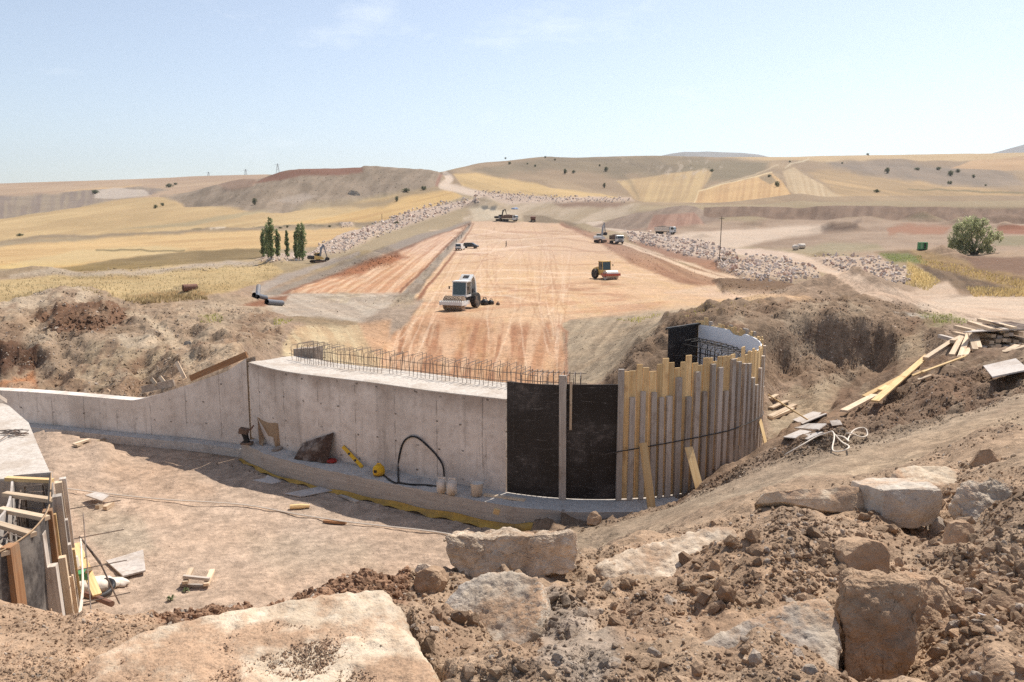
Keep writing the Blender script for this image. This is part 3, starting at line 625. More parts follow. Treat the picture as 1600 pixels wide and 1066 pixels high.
def ground_color(X, Y):
    c = np.clip((X / (Y + 4) - U0) / (U1 - U0) * (NC - 1), 0, NC - 1).astype(int)
    r = np.clip((np.log(np.maximum(Y + 4, 2.4)) - V0) / (V1 - V0) * (NR - 1), 0, NR - 1).astype(int)
    return COLR[r, c]


class NB:
    """small node-tree builder"""
    def __init__(s, name):
        s.m = bpy.data.materials.new(name); s.m.use_nodes = True; s.t = s.m.node_tree; s.t.nodes.clear()
        s.out = s.n('ShaderNodeOutputMaterial'); s.b = s.n('ShaderNodeBsdfPrincipled'); s.l(s.b.outputs[0], s.out.inputs[0])
        s.b.inputs['Specular IOR Level'].default_value = 0.25

    def n(s, t, **kw):
        o = s.t.nodes.new(t)
        for k, v in kw.items(): setattr(o, k, v)
        return o

    def l(s, a, b): s.t.links.new(a, b)

    def noise(s, vec, scale, detail=5, rough=0.55, dist=0.0):
        n = s.n('ShaderNodeTexNoise'); n.inputs['Scale'].default_value = scale; n.inputs['Detail'].default_value = detail
        n.inputs['Roughness'].default_value = rough; n.inputs['Distortion'].default_value = dist
        if vec is not None: s.l(vec, n.inputs['Vector'])
        return n.outputs[0]

    def ramp(s, fac, a, b, lo=0.0, hi=1.0):
        r = s.n('ShaderNodeMapRange'); r.interpolation_type = 'SMOOTHSTEP'
        for i, v in ((1, a), (2, b), (3, lo), (4, hi)): r.inputs[i].default_value = v
        s.l(fac, r.inputs[0]); return r.outputs[0]

    def mix(s, fac, a, b, mode='MIX'):
        m = s.n('ShaderNodeMixRGB', blend_type=mode)
        for i, v in ((0, fac), (1, a), (2, b)):
            if isinstance(v, (int, float)): m.inputs[i].default_value = v if i == 0 else (v, v, v, 1)
            elif isinstance(v, tuple): m.inputs[i].default_value = (*v, 1)[:4]
            else: s.l(v, m.inputs[i])
        return m.outputs[0]

    def math(s, op, a, b=0.0):
        m = s.n('ShaderNodeMath', operation=op)
        for i, v in ((0, a), (1, b)):
            if isinstance(v, (int, float)): m.inputs[i].default_value = v
            else: s.l(v, m.inputs[i])
        return m.outputs[0]

    def coord(s, kind='Object', scale=(1, 1, 1)):
        t = s.n('ShaderNodeTexCoord'); m = s.n('ShaderNodeMapping'); m.inputs['Scale'].default_value = scale
        s.l(t.outputs[kind], m.inputs[0]); return m.outputs[0]

    def world(s, scale=(1, 1, 1)):
        g = s.n('ShaderNodeNewGeometry'); m = s.n('ShaderNodeMapping'); m.inputs['Scale'].default_value = scale
        s.l(g.outputs['Position'], m.inputs[0]); return m.outputs[0]

    def fin(s, col, rough=0.9, bump=None, dist=0.02, strength=0.6, metal=0.0, spec=None):
        if isinstance(col, tuple): s.b.inputs['Base Color'].default_value = (*col, 1)
        else: s.l(col, s.b.inputs['Base Color'])
        if isinstance(rough, (int, float)): s.b.inputs['Roughness'].default_value = rough
        else: s.l(rough, s.b.inputs['Roughness'])
        s.b.inputs['Metallic'].default_value = metal
        if spec is not None: s.b.inputs['Specular IOR Level'].default_value = spec
        if bump is not None:
            b = s.n('ShaderNodeBump'); b.inputs['Distance'].default_value = dist; b.inputs['Strength'].default_value = strength
            s.l(bump, b.inputs['Height']); s.l(b.outputs[0], s.b.inputs['Normal'])
        return s.m


def soil_material():
    m = NB('soil'); w = m.world()
    at = m.n('ShaderNodeAttribute', attribute_name='Col')
    nm = m.noise(w, 3.1, 9, 0.68); n1 = m.noise(w, 9, 7, 0.62); n2 = m.noise(w, 60, 4, 0.6); n3 = m.noise(w, 0.6, 6, 0.6)
    v = m.n('ShaderNodeTexVoronoi'); v.inputs['Scale'].default_value = 26; m.l(w, v.inputs['Vector'])
    peb = m.ramp(v.outputs['Distance'], 0.16, 0.26, 1, 0)
    pick = m.n('ShaderNodeSeparateColor'); m.l(v.outputs['Color'], pick.inputs[0])
    peb = m.math('MULTIPLY', peb, m.ramp(pick.outputs[0], 0.72, 0.78))
    c = m.mix(1.0, at.outputs['Color'], m.ramp(n1, 0.25, 0.75, 0.80, 1.18), 'MULTIPLY')
    c = m.mix(1.0, c, m.ramp(n2, 0.25, 0.75, 0.84, 1.16), 'MULTIPLY')
    c = m.mix(1.0, c, m.ramp(n3, 0.25, 0.75, 0.92, 1.08), 'MULTIPLY')
    c = m.mix(1.0, c, m.ramp(nm, 0.34, 0.66, 0.80, 1.18), 'MULTIPLY')
    c = m.mix(m.math('MULTIPLY', peb, 0.55), c, (0.50, 0.43, 0.36))
    h = m.math('ADD', m.math('MULTIPLY', n1, 1.0), m.math('MULTIPLY', n2, 0.22))
    h = m.math('ADD', h, m.math('MULTIPLY', peb, 0.15)); h = m.math('ADD', h, m.math('MULTIPLY', nm, 2.2))
    return m.fin(c, 0.95, h, 0.05, 0.8, spec=0.1)


M_SOIL = soil_material()


def build_ground():
    V = np.stack([GX, GY, H], -1).reshape(-1, 3)
    i = np.arange(NR * NC).reshape(NR, NC)
    F = np.stack([i[:-1, :-1], i[:-1, 1:], i[1:, 1:], i[1:, :-1]], -1).reshape(-1, 4)
    me = np_mesh('ground', V, F, COLR.reshape(-1, 3), True)
    o = bpy.data.objects.new('ground', me); COL.objects.link(o); me.materials.append(M_SOIL); o['kind'] = 'structure'
    return o


build_ground()
print('ground', round(time.time() - T0, 1))
# ------------------------------------------------------------------ materials
def L(*c): return tuple(float(v) for v in s2l(c))


def simple(name, col, rough=0.6, metal=0.0, var=0.12, scale=6, dirt=None, spec=0.3):
    m = NB(name); o = m.coord('Object')
    n = m.noise(o, scale, 6, 0.6)
    a = tuple(v * (1 - var) for v in col); b = tuple(min(1, v * (1 + var)) for v in col)
    c = m.mix(m.ramp(n, 0.3, 0.7), a, b)
    if dirt:
        n2 = m.noise(o, scale * 0.35, 8, 0.65); c = m.mix(m.ramp(n2, 0.47, 0.68, 0, 0.75), c, dirt)
    return m.fin(c, rough, n, 0.004, 0.3, metal, spec)


def wood(name, col, col2, grain=1.0, dirt=(0.30, 0.24, 0.18)):
    m = NB(name)
    uv = m.n('ShaderNodeUVMap').outputs[0]; mp = m.n('ShaderNodeMapping'); mp.inputs['Scale'].default_value = (1.2, 26, 1); m.l(uv, mp.inputs[0])
    oi = m.n('ShaderNodeObjectInfo')
    off = m.n('ShaderNodeVectorMath', operation='ADD'); m.l(mp.outputs[0], off.inputs[0])
    cb = m.n('ShaderNodeCombineXYZ'); m.l(m.math('MULTIPLY', oi.outputs['Random'], 40), cb.inputs[0]); m.l(m.math('MULTIPLY', oi.outputs['Random'], 23), cb.inputs[1]); m.l(cb.outputs[0], off.inputs[1])
    n = m.noise(off.outputs[0], 1.0, 7, 0.62, 0.6)
    mp2 = m.n('ShaderNodeMapping'); mp2.inputs['Scale'].default_value = (2.2, 3, 1); m.l(uv, mp2.inputs[0])
    off2 = m.n('ShaderNodeVectorMath', operation='ADD'); m.l(mp2.outputs[0], off2.inputs[0]); m.l(cb.outputs[0], off2.inputs[1])
    n2 = m.noise(off2.outputs[0], 1.3, 7, 0.65)
    c = m.mix(m.ramp(n, 0.3, 0.72), col, col2)
    tone = m.ramp(oi.outputs['Random'], 0, 1, 0.74, 1.16)
    c = m.mix(1.0, c, tone, 'MULTIPLY')
    c = m.mix(m.ramp(n2, 0.50, 0.72, 0, 0.7), c, dirt)
    # knots
    v = m.n('ShaderNodeTexVoronoi'); v.inputs['Scale'].default_value = 1.6; m.l(off2.outputs[0], v.inputs['Vector'])
    c = m.mix(m.ramp(v.outputs['Distance'], 0.03, 0.10, 0.7, 0), c, tuple(x * 0.3 for x in col2))
    return m.fin(c, 0.85, n, 0.004, 0.5, spec=0.15)


def concrete_face():
    """struck wall face: panel joints, tie holes, lift lines, water stains; UV in metres"""
    m = NB('struck_concrete'); uv = m.n('ShaderNodeUVMap').outputs[0]
    sp = m.n('ShaderNodeSeparateXYZ'); m.l(uv, sp.inputs[0]); u, h = sp.outputs[0], sp.outputs[1]
    n1 = m.noise(uv, 0.9, 8, 0.62); n2 = m.noise(uv, 5, 7, 0.6); n3 = m.noise(uv, 45, 3, 0.6)
    mp = m.n('ShaderNodeMapping'); mp.inputs['Scale'].default_value = (2.4, 0.25, 1); m.l(uv, mp.inputs[0]); n4 = m.noise(mp.outputs[0], 1.5, 7, 0.65)
    c = m.mix(m.ramp(n1, 0.3, 0.7), L(208, 193, 179), L(230, 217, 204))
    c = m.mix(m.ramp(n2, 0.45, 0.75, 0, 0.5), c, L(168, 153, 140))
    c = m.mix(m.ramp(n4, 0.52, 0.72, 0, 0.55), c, L(160, 147, 135))
    # each shutter left its own tone
    idx = m.math('FLOOR', m.math('DIVIDE', u, 1.22)); wn = m.n('ShaderNodeTexWhiteNoise', noise_dimensions='1D'); m.l(idx, wn.inputs['W'])
    c = m.mix(1.0, c, m.ramp(wn.outputs[0], 0, 1, 0.92, 1.06), 'MULTIPLY')
    # damp cap near the top edge
    top = m.ramp(m.math('ADD', h, m.math('MULTIPLY', n1, -0.9)), 1.15, 1.75)
    c = m.mix(m.math('MULTIPLY', top, 0.65), c, L(138, 118, 102))
    wob = m.math('ADD', u, m.math('MULTIPLY', m.noise(uv, 1.2, 3), 0.06))
    fr = m.math('FRACT', m.math('DIVIDE', wob, 1.22)); j = m.math('ABSOLUTE', m.math('SUBTRACT', fr, 0.5))
    jl = m.math('MULTIPLY', m.ramp(j, 0.006, 0.016, 1, 0), m.ramp(m.noise(uv, 2.5, 4), 0.38, 0.55))
    c = m.mix(m.math('MULTIPLY', jl, 0.45), c, L(92, 80, 70))
    # tie holes on a wandering grid
    gu_ = m.math('ABSOLUTE', m.math('SUBTRACT', m.math('FRACT', m.math('ADD', m.math('DIVIDE', u, 0.61), m.math('MULTIPLY', m.noise(uv, 0.6, 2), 0.9))), 0.5))
    gh_ = m.math('ABSOLUTE', m.math('SUBTRACT', m.math('FRACT', m.math('ADD', m.math('DIVIDE', h, 0.62), m.math('MULTIPLY', m.noise(uv, 0.8, 2), 0.5))), 0.5))
    hole = m.math('MULTIPLY', m.ramp(gu_, 0.04, 0.065, 1, 0), m.ramp(gh_, 0.022, 0.04, 1, 0))
    c = m.mix(m.math('MULTIPLY', hole, m.ramp(m.noise(uv, 1.9, 3), 0.40, 0.60, 0.15, 0.8)), c, L(84, 72, 62))
    mps = m.n('ShaderNodeMapping'); mps.inputs['Scale'].default_value = (5.5, 0.35, 1); m.l(uv, mps.inputs[0]); drip = m.math('MULTIPLY', m.ramp(m.noise(mps.outputs[0], 1.3, 8, 0.7, 0.2), 0.55, 0.70), m.ramp(n1, 0.42, 0.62))
    c = m.mix(m.math('MULTIPLY', drip, 0.55), c, L(138, 122, 108))
    mpt = m.n('ShaderNodeMapping'); mpt.inputs['Scale'].default_value = (0.35, 6.0, 1); m.l(uv, mpt.inputs[0]); c = m.mix(m.ramp(m.noise(mpt.outputs[0], 1.6, 7, 0.7), 0.60, 0.72, 0, 0.4), c, L(226, 214, 202))
    v = m.n('ShaderNodeTexVoronoi'); v.inputs['Scale'].default_value = 9; m.l(uv, v.inputs['Vector'])
    c = m.mix(m.ramp(v.outputs['Distance'], 0.035, 0.07, 0.5, 0), c, L(110, 98, 88))
    hb = m.math('ADD', m.math('MULTIPLY', n3, 0.3), m.math('MULTIPLY', m.math('ADD', jl, hole), -1.2)); hb = m.math('ADD', hb, n2)
    return m.fin(c, 0.85, hb, 0.012, 0.5, spec=0.2)


def concrete_rough(name, a, b, dirt, amt=0.6, bd=0.02):
    m = NB(name); o = m.world()
    n1 = m.noise(o, 1.6, 8, 0.65); n2 = m.noise(o, 14, 6, 0.62); n3 = m.noise(o, 70, 3, 0.6)
    c = m.mix(m.ramp(n2, 0.3, 0.7), a, b)
    c = m.mix(m.ramp(n1, 0.46, 0.66, 0, amt), c, dirt)
    c = m.mix(m.ramp(n3, 0.58, 0.75, 0, 0.45), c, tuple(x * 0.55 for x in a))
    return m.fin(c, 0.9, m.math('ADD', n2, m.math('MULTIPLY', n3, 0.35)), bd, 0.8, spec=0.15)


def rubble_mat(name, a, b, dust, dust_lo=0.45, dust_hi=0.62, grey=None, up_only=True, fine=34):
    """broken concrete or rock: pitted body, soil lying on whatever faces up"""
    m = NB(name); o = m.world()
    n1 = m.noise(o, 2.6, 8, 0.62); n2 = m.noise(o, fine * 0.4, 7, 0.66); n3 = m.noise(o, fine * 2.2, 3, 0.6)
    c = m.mix(m.ramp(n2, 0.3, 0.7), a, b)
    if grey: c = m.mix(m.ramp(m.noise(o, 1.7, 8, 0.7, 0.5), 0.46, 0.62, 0, 0.6), c, grey)
    g = m.n('ShaderNodeNewGeometry'); sp = m.n('ShaderNodeSeparateXYZ'); m.l(g.outputs['True Normal'], sp.inputs[0])
    f = m.ramp(n1, dust_lo, dust_hi)
    if up_only: f = m.math('MULTIPLY', f, m.ramp(sp.outputs[2], 0.25, 0.8))
    sand = m.mix(m.ramp(n3, 0.3, 0.7), tuple(x * 0.72 for x in dust), tuple(min(1, x * 1.22) for x in dust))
    c = m.mix(m.math('MULTIPLY', f, 0.92), c, sand)
    c = m.mix(m.ramp(n3, 0.56, 0.72, 0, 0.55), c, tuple(x * 0.45 for x in a))
    v = m.n('ShaderNodeTexVoronoi'); v.inputs['Scale'].default_value = fine * 1.1; m.l(o, v.inputs['Vector'])
    pit = m.ramp(v.outputs['Distance'], 0.12, 0.30, 1, 0); c = m.mix(m.math('MULTIPLY', pit, m.ramp(n2, 0.42, 0.6, 0, 0.5)), c, tuple(x * 0.5 for x in b))
    c = m.mix(1.0, c, m.ramp(m.noise(o, fine * 0.09, 5, 0.6), 0.3, 0.7, 0.80, 1.12), 'MULTIPLY')
    if name == 'quarry_stone':
        vs = m.n('ShaderNodeTexVoronoi'); vs.inputs['Scale'].default_value = 0.75; m.l(o, vs.inputs['Vector']); ps = m.n('ShaderNodeSeparateColor'); m.l(vs.outputs['Color'], ps.inputs[0])
        c = m.mix(1.0, c, m.ramp(ps.outputs[0], 0.0, 1.0, 0.74, 1.12), 'MULTIPLY')
        c = m.mix(m.ramp(ps.outputs[1], 0.62, 0.9, 0, 0.55), c, L(186, 140, 116))
    hgt = m.math('ADD', n2, m.math('MULTIPLY', n3, 0.3))
    return m.fin(c, 0.92, hgt, 0.02, 0.9, spec=0.12)


def film_ply():
    m = NB('film_plywood'); uv = m.n('ShaderNodeUVMap').outputs[0]
    def st(sx, sy, sc, dist): 
        mp = m.n('ShaderNodeMapping'); mp.inputs['Scale'].default_value = (sx, sy, 1); m.l(uv, mp.inputs[0]); return m.noise(mp.outputs[0], sc, 10, 0.72, dist)
    n1 = m.noise(uv, 1.1, 9, 0.7, 0.5); n2 = m.noise(uv, 7, 8, 0.75)
    c = m.mix(m.ramp(n1, 0.35, 0.7), (0.018, 0.014, 0.013), (0.050, 0.041, 0.036))
    c = m.mix(m.math('MULTIPLY', m.ramp(n1, 0.50, 0.70), m.ramp(n2, 0.40, 0.65)), c, (0.15, 0.125, 0.11))
    for sx, sy, sc, lo, k, d_ in ((0.9, 9, 1.7, .57, .5, .9), (7, 0.5, 1.1, .60, .75, .25), (22, 0.22, .9, .63, .85, .15), (1.2, 26, 1.3, .63, .6, .5)):
        s1 = st(sx, sy, sc, d_); f = m.math('MULTIPLY', m.ramp(s1, lo, lo + .09), m.ramp(n2, 0.36, 0.62)); c = m.mix(m.math('MULTIPLY', f, k), c, (0.34, 0.31, 0.285))
    return m.fin(c, m.ramp(n1, 0.3, 0.7, 0.4, 0.7), n2, 0.003, 0.3, spec=0.3)


def leaf_mat(name, a, b, trans=0.25):
    m = NB(name); oi = m.n('ShaderNodeAttribute', attribute_name='Col')
    n = m.noise(m.world(), 1.2, 3); c = m.mix(m.ramp(n, 0.3, 0.7), a, b); c = m.mix(1.0, c, oi.outputs['Color'], 'MULTIPLY')
    m.fin(c, 0.6, spec=0.2)
    tr = m.n('ShaderNodeBsdfTranslucent'); m.l(c, tr.inputs[0]); mx = m.n('ShaderNodeMixShader'); mx.inputs[0].default_value = trans
    m.l(m.b.outputs[0], mx.inputs[1]); m.l(tr.outputs[0], mx.inputs[2]); m.l(mx.outputs[0], m.out.inputs[0])
    return m.m


SOILDIRT = (0.36, 0.26, 0.18)
M = dict(
    face=concrete_face(),
    ctop=concrete_rough('screeded_concrete', L(208, 198, 186), L(184, 172, 160), L(168, 150, 132), 0.55, 0.02),
    cside=concrete_rough('weathered_concrete', L(178, 163, 148), L(150, 135, 122), L(128, 110, 94), 0.5, 0.01),
    ledge=concrete_rough('footing_concrete', L(208, 200, 190), L(184, 175, 165), L(150, 140, 130), 0.6, 0.02),
    newwood=wood('new_pine', L(236, 206, 156), L(218, 176, 120), dirt=L(190, 154, 114)),
    oldwood=wood('weathered_timber', L(200, 188, 175), L(168, 155, 143), dirt=L(140, 120, 103)),
    palewood=wood('dusty_pale_timber', L(222, 200, 172), L(200, 172, 142), dirt=L(170, 140, 112)),
    brownwood=wood('brown_timber', L(178, 136, 100), L(146, 104, 74), dirt=L(150, 132, 112)),
    film=film_ply(),
    greyply=concrete_rough('dusty_plywood', L(206, 196, 186), L(178, 168, 160), L(160, 142, 124), 0.5, 0.006),
    stainply=concrete_rough('stained_plywood', L(96, 76, 64), L(70, 54, 46), L(176, 162, 150), 0.75, 0.006),
    tanply=concrete_rough('tan_plywood', L(178, 150, 120), L(156, 128, 100), L(140, 112, 88), 0.5, 0.005),
    pipegrey=simple('grey_pipe', L(104, 106, 112), 0.5, 0, 0.1, 3, L(140, 128, 118)),
    dustyfilm=concrete_rough('cement_stained_panel', L(96, 90, 86), L(66, 60, 57), L(150, 140, 130), 0.6, 0.004),
    rebar=simple('rebar_steel', (0.19, 0.15, 0.125), 0.7, 0.1, 0.35, 20, (0.24, 0.14, 0.085)),
    rust=simple('rusty_steel', (0.20, 0.10, 0.07), 0.8, 0.1, 0.3, 10, (0.30, 0.17, 0.11)),
    foam=simple('foam_board', L(236, 236, 238), 0.8, 0, 0.03, 3, None),
    white=simple('white_paint', (0.72, 0.71, 0.68), 0.4, 0, 0.05, 3, (0.55, 0.46, 0.37)),
    offwhite=simple('dusty_white_plastic', L(222, 208, 192), 0.6, 0, 0.08, 8, L(176, 152, 128)),
    yellow=simple('yellow_plastic', L(226, 176, 38), 0.5, 0, 0.1, 8, L(180, 140, 70)),
    membrane=simple('yellow_membrane', L(190, 150, 70), 0.6, 0, 0.18, 5, L(150, 122, 80)),
    yellowpaint=simple('yellow_paint', L(214, 176, 104), 0.45, 0, 0.1, 3, L(190, 158, 118)),
    redpaint=simple('red_paint', L(176, 84, 66), 0.5, 0, 0.12, 3, L(190, 140, 108)),
    orange=simple('orange_paint', L(206, 110, 60), 0.5, 0, 0.1, 3, L(180, 130, 96)),
    grey=simple('grey_paint', L(150, 152, 156), 0.45, 0, 0.1, 3, L(172, 150, 130)),
    greyblue=simple('grey_blue_paint', L(126, 132, 142), 0.45, 0, 0.1, 3, L(150, 136, 122)),
    dark=simple('dark_steel', (0.035, 0.033, 0.032), 0.6, 0.2, 0.3, 4, (0.16, 0.115, 0.08)),
    mud=simple('muddy_steel', (0.16, 0.105, 0.075), 0.8, 0.1, 0.3, 6, (0.28, 0.18, 0.12)),
    paledrum=simple('muddy_pale_drum', L(170, 150, 130), 0.7, 0.1, 0.3, 5, L(120, 92, 70)),
    steelgrey=simple('bright_drum_steel', (0.55, 0.50, 0.45), 0.55, 0.3, 0.15, 4, (0.42, 0.32, 0.24)),
    tyre=simple('tyre_rubber', (0.045, 0.042, 0.04), 0.9, 0, 0.3, 8, (0.28, 0.21, 0.155)),
    glass=simple('cab_glass', (0.03, 0.045, 0.05), 0.06, 0, 0.1, 1, None, 0.6),
    black=simple('black_plastic', (0.018, 0.018, 0.019), 0.5, 0, 0.2, 5, (0.12, 0.10, 0.085)),
    darkblue=simple('dark_blue_paint', (0.025, 0.04, 0.06), 0.3, 0, 0.1, 3, (0.2, 0.16, 0.12)),
    bluetarp=simple('blue_grey_sheet', L(150, 164, 190), 0.6, 0, 0.15, 2),
    green=simple('green_paint', L(76, 146, 92), 0.5, 0, 0.12, 2, L(120, 140, 96)),
    greenlight=simple('pale_green_paint', L(140, 178, 140), 0.5, 0, 0.12, 2),
    red=simple('red_plastic', L(150, 44, 36), 0.5, 0, 0.1, 5),
    cloth=simple('dark_cloth', (0.05, 0.05, 0.055), 0.9, 0, 0.2, 4),
    skin=simple('skin', (0.34, 0.2, 0.14), 0.6, 0, 0.05, 4),
    rope=simple('pale_cord', L(226, 212, 194), 0.8, 0, 0.06, 10),
    bark=simple('bark', (0.09, 0.07, 0.055), 0.9, 0, 0.35, 3),
    pale=rubble_mat('broken_pale_concrete', L(216, 198, 174), L(198, 176, 150), L(180, 147, 119), 0.43, 0.57),
    pale_clean=rubble_mat('broken_cream_concrete', L(212, 194, 172), L(186, 164, 140), L(166, 136, 110), 0.48, 0.66),
    greyrub=rubble_mat('grey_crusted_concrete', L(206, 190, 170), L(180, 162, 142), L(176, 144, 116), 0.44, 0.58, L(166, 158, 150)),
    smoothblk=rubble_mat('smooth_concrete_block', L(206, 194, 178), L(190, 176, 160), L(196, 168, 142), 0.40, 0.62, fine=16),
    brownrock=rubble_mat('brown_clay_rock', L(176, 148, 122), L(150, 124, 100), L(186, 158, 130), 0.42, 0.6),
    tanrock=rubble_mat('tan_stone', L(190, 162, 134), L(168, 140, 114), L(186, 152, 122), 0.42, 0.64),
    riprap=rubble_mat('quarry_stone', L(240, 226, 212), L(218, 198, 182), L(206, 178, 152), 0.40, 0.7, L(196, 186, 178), fine=3),
    outcrop=rubble_mat('hill_rock', L(168, 158, 146), L(140, 130, 118), L(176, 150, 116), 0.42, 0.6, fine=2),
    poplar=leaf_mat('poplar_leaf', (0.20, 0.25, 0.115), (0.29, 0.33, 0.155), 0.5),
    willow=leaf_mat('willow_leaf', (0.40, 0.42, 0.23), (0.50, 0.50, 0.29), 0.6),
    bush=leaf_mat('bush_leaf', (0.15, 0.16, 0.09), (0.20, 0.205, 0.115), 0.45),
    weed=leaf_mat('weed_leaf', (0.16, 0.19, 0.09), (0.24, 0.26, 0.13), 0.4),
    straw=leaf_mat('dry_grass_blade', (0.50, 0.40, 0.22), (0.60, 0.49, 0.29), 0.5),
)


# ------------------------------------------------------------------ object helpers
def thing(name, label, cat, loc, rz=0.0, group=None):
    o = bpy.data.objects.new(name, None); COL.objects.link(o); o.empty_display_size = 0.2
    o.location = loc; o.rotation_euler = (0, 0, rz); o['label'] = label; o['category'] = cat
    if group: o['group'] = group
    return o


def tag(o, label, cat, group=None):
    o['label'] = label; o['category'] = cat
    if group: o['group'] = group
    return o


class MB:
    def __init__(s): s.bm = bmesh.new(); s.uv = s.bm.loops.layers.uv.new('UVMap')

    def _face(s, vs, uvs=None):
        try: f = s.bm.faces.new(vs)
        except ValueError: return None
        if uvs:
            for l, t in zip(f.loops, uvs): l[s.uv].uv = t
        return f

    def hexa(s, c):
        """8 corners: bottom 4 then top 4, counter-clockwise seen from above; UV along the longest edge"""
        v = [s.bm.verts.new(p) for p in c]
        for q in ((3, 2, 1, 0), (4, 5, 6, 7), (0, 1, 5, 4), (1, 2, 6, 5), (2, 3, 7, 6), (3, 0, 4, 7)):
            P = [v[i].co for i in q]; a = (P[1] - P[0]).length; b = (P[2] - P[1]).length
            u = [(0, 0), (a, 0), (a, b), (0, b)] if a >= b else [(0, 0), (0, a), (b, a), (b, 0)]
            s._face([v[i] for i in q], u)
        return s

    def box(s, c, size, rot=None):
        x, y, z = size[0] / 2, size[1] / 2, size[2] / 2; c = Vector(c)
        P = [Vector(p) for p in ((-x, -y, -z), (x, -y, -z), (x, y, -z), (-x, y, -z), (-x, -y, z), (x, -y, z), (x, y, z), (-x, y, z))]
        if rot is not None: P = [rot @ p for p in P]
        return s.hexa([p + c for p in P])

    def beam(s, p0, p1, w, t, up=(0, 0, 1)):
        """bar from p0 to p1, width w across, thickness t along up"""
        p0, p1 = Vector(p0), Vector(p1); d = (p1 - p0).normalized(); up = Vector(up)
        side = d.cross(up)
        if side.length < 1e-4: side = d.cross(Vector((1, 0, 0)))
        side.normalize(); n = side.cross(d).normalized(); a = side * (w / 2); b = n * (t / 2)
        return s.hexa([p0 - a - b, p0 + a - b, p1 + a - b, p1 - a - b, p0 - a + b, p0 + a + b, p1 + a + b, p1 - a + b])

    def tube(s, pts, r, n=6, cap=True):
        pts = [Vector(p) for p in pts]; rings = []; ref = Vector((0.13, 0.21, 0.97))
        for i, p in enumerate(pts):
            d = (pts[min(i + 1, len(pts) - 1)] - pts[max(i - 1, 0)]).normalized()
            a = d.cross(ref)
            if a.length < 1e-3: a = d.cross(Vector((1, 0, 0)))
            a.normalize(); b = d.cross(a); rr = r[i] if isinstance(r, (list, tuple)) else r
            rings.append([s.bm.verts.new(p + (a * math.cos(k * 6.28318 / n) + b * math.sin(k * 6.28318 / n)) * rr) for k in range(n)])
        for q, w in zip(rings, rings[1:]):
            for k in range(n): s._face([q[k], q[(k + 1) % n], w[(k + 1) % n], w[k]])
        if cap: s._face(rings[0][::-1]); s._face(rings[-1])
        return s

    def cyl(s, p0, p1, r, n=20): return s.tube([p0, p1], r, n)

    def lathe(s, prof, c=(0, 0, 0), axis='z', n=24):
        """prof: (radius, along) pairs"""
        c = Vector(c); rings = []
        for r, h in prof:
            ring = []
            for k in range(n):
                a = k * 2 * math.pi / n; x, y = r * math.cos(a), r * math.sin(a)
                ring.append(s.bm.verts.new(c + (Vector((x, y, h)) if axis == 'z' else Vector((x, h, y)) if axis == 'y' else Vector((h, x, y)))))
            rings.append(ring)
        for q, w in zip(rings, rings[1:]):
            for k in range(n): s._face([q[k], q[(k + 1) % n], w[(k + 1) % n], w[k]])
        if prof[0][0] > 1e-4: s._face(rings[0][::-1])
        if prof[-1][0] > 1e-4: s._face(rings[-1])
        return s

    def prism(s, prof, y0, y1):
        """profile in x-z, extruded along y"""
        a = [s.bm.verts.new((x, y0, z)) for x, z in prof]; b = [s.bm.verts.new((x, y1, z)) for x, z in prof]; n = len(prof)
        s._face(a); s._face(b[::-1])
        for i in range(n): s._face([a[i], b[i], b[(i + 1) % n], a[(i + 1) % n]])
        return s

    def slab(s, outline, n, t):
        """closed outline of 3D points pushed back by t along -n"""
        n = Vector(n).normalized(); a = [s.bm.verts.new(p) for p in outline]; b = [s.bm.verts.new(Vector(p) - n * t) for p in outline]; k = len(a)
        e = (Vector(outline[1]) - Vector(outline[0])).normalized(); g = n.cross(e); o = Vector(outline[0])
        s._face(a, [((Vector(p) - o).dot(e), (Vector(p) - o).dot(g)) for p in outline]); s._face(b[::-1], [((Vector(p) - o).dot(e), (Vector(p) - o).dot(g)) for p in outline[::-1]])
        for i in range(k): s._face([a[i], b[i], b[(i + 1) % k], a[(i + 1) % k]], [(0, 0), (0, t), (1, t), (1, 0)])
        return s

    def build(s, name, mat, parent=None, world=False, smooth_=False, bevel=0.0, label=None):
        bmesh.ops.recalc_face_normals(s.bm, faces=s.bm.faces)
        if bevel: bmesh.ops.bevel(s.bm, geom=[e for e in s.bm.edges], offset=bevel, segments=1, affect='EDGES')
        me = bpy.data.meshes.new(name); o = bpy.data.objects.new(name, me)
        if world and parent is not None: bmesh.ops.translate(s.bm, verts=s.bm.verts, vec=-Vector(parent.location))
        elif world:
            lo = [min(v.co[i] for v in s.bm.verts) for i in range(3)]; hi = [max(v.co[i] for v in s.bm.verts) for i in range(3)]
            c = Vector(((lo[0] + hi[0]) / 2, (lo[1] + hi[1]) / 2, lo[2])); bmesh.ops.translate(s.bm, verts=s.bm.verts, vec=-c); o.location = c
        s.bm.to_mesh(me); s.bm.free(); me.materials.append(mat)
        if smooth_:
            for p in me.polygons: p.use_smooth = True
        COL.objects.link(o)
        if parent is not None: o.parent = parent
        if label: o['label'] = label
        return o


def copy_tree(o, parent=None):
    c = o.copy(); COL.objects.link(c)
    if parent is not None: c.parent = parent
    for ch in list(o.children): copy_tree(ch, c)
    return c


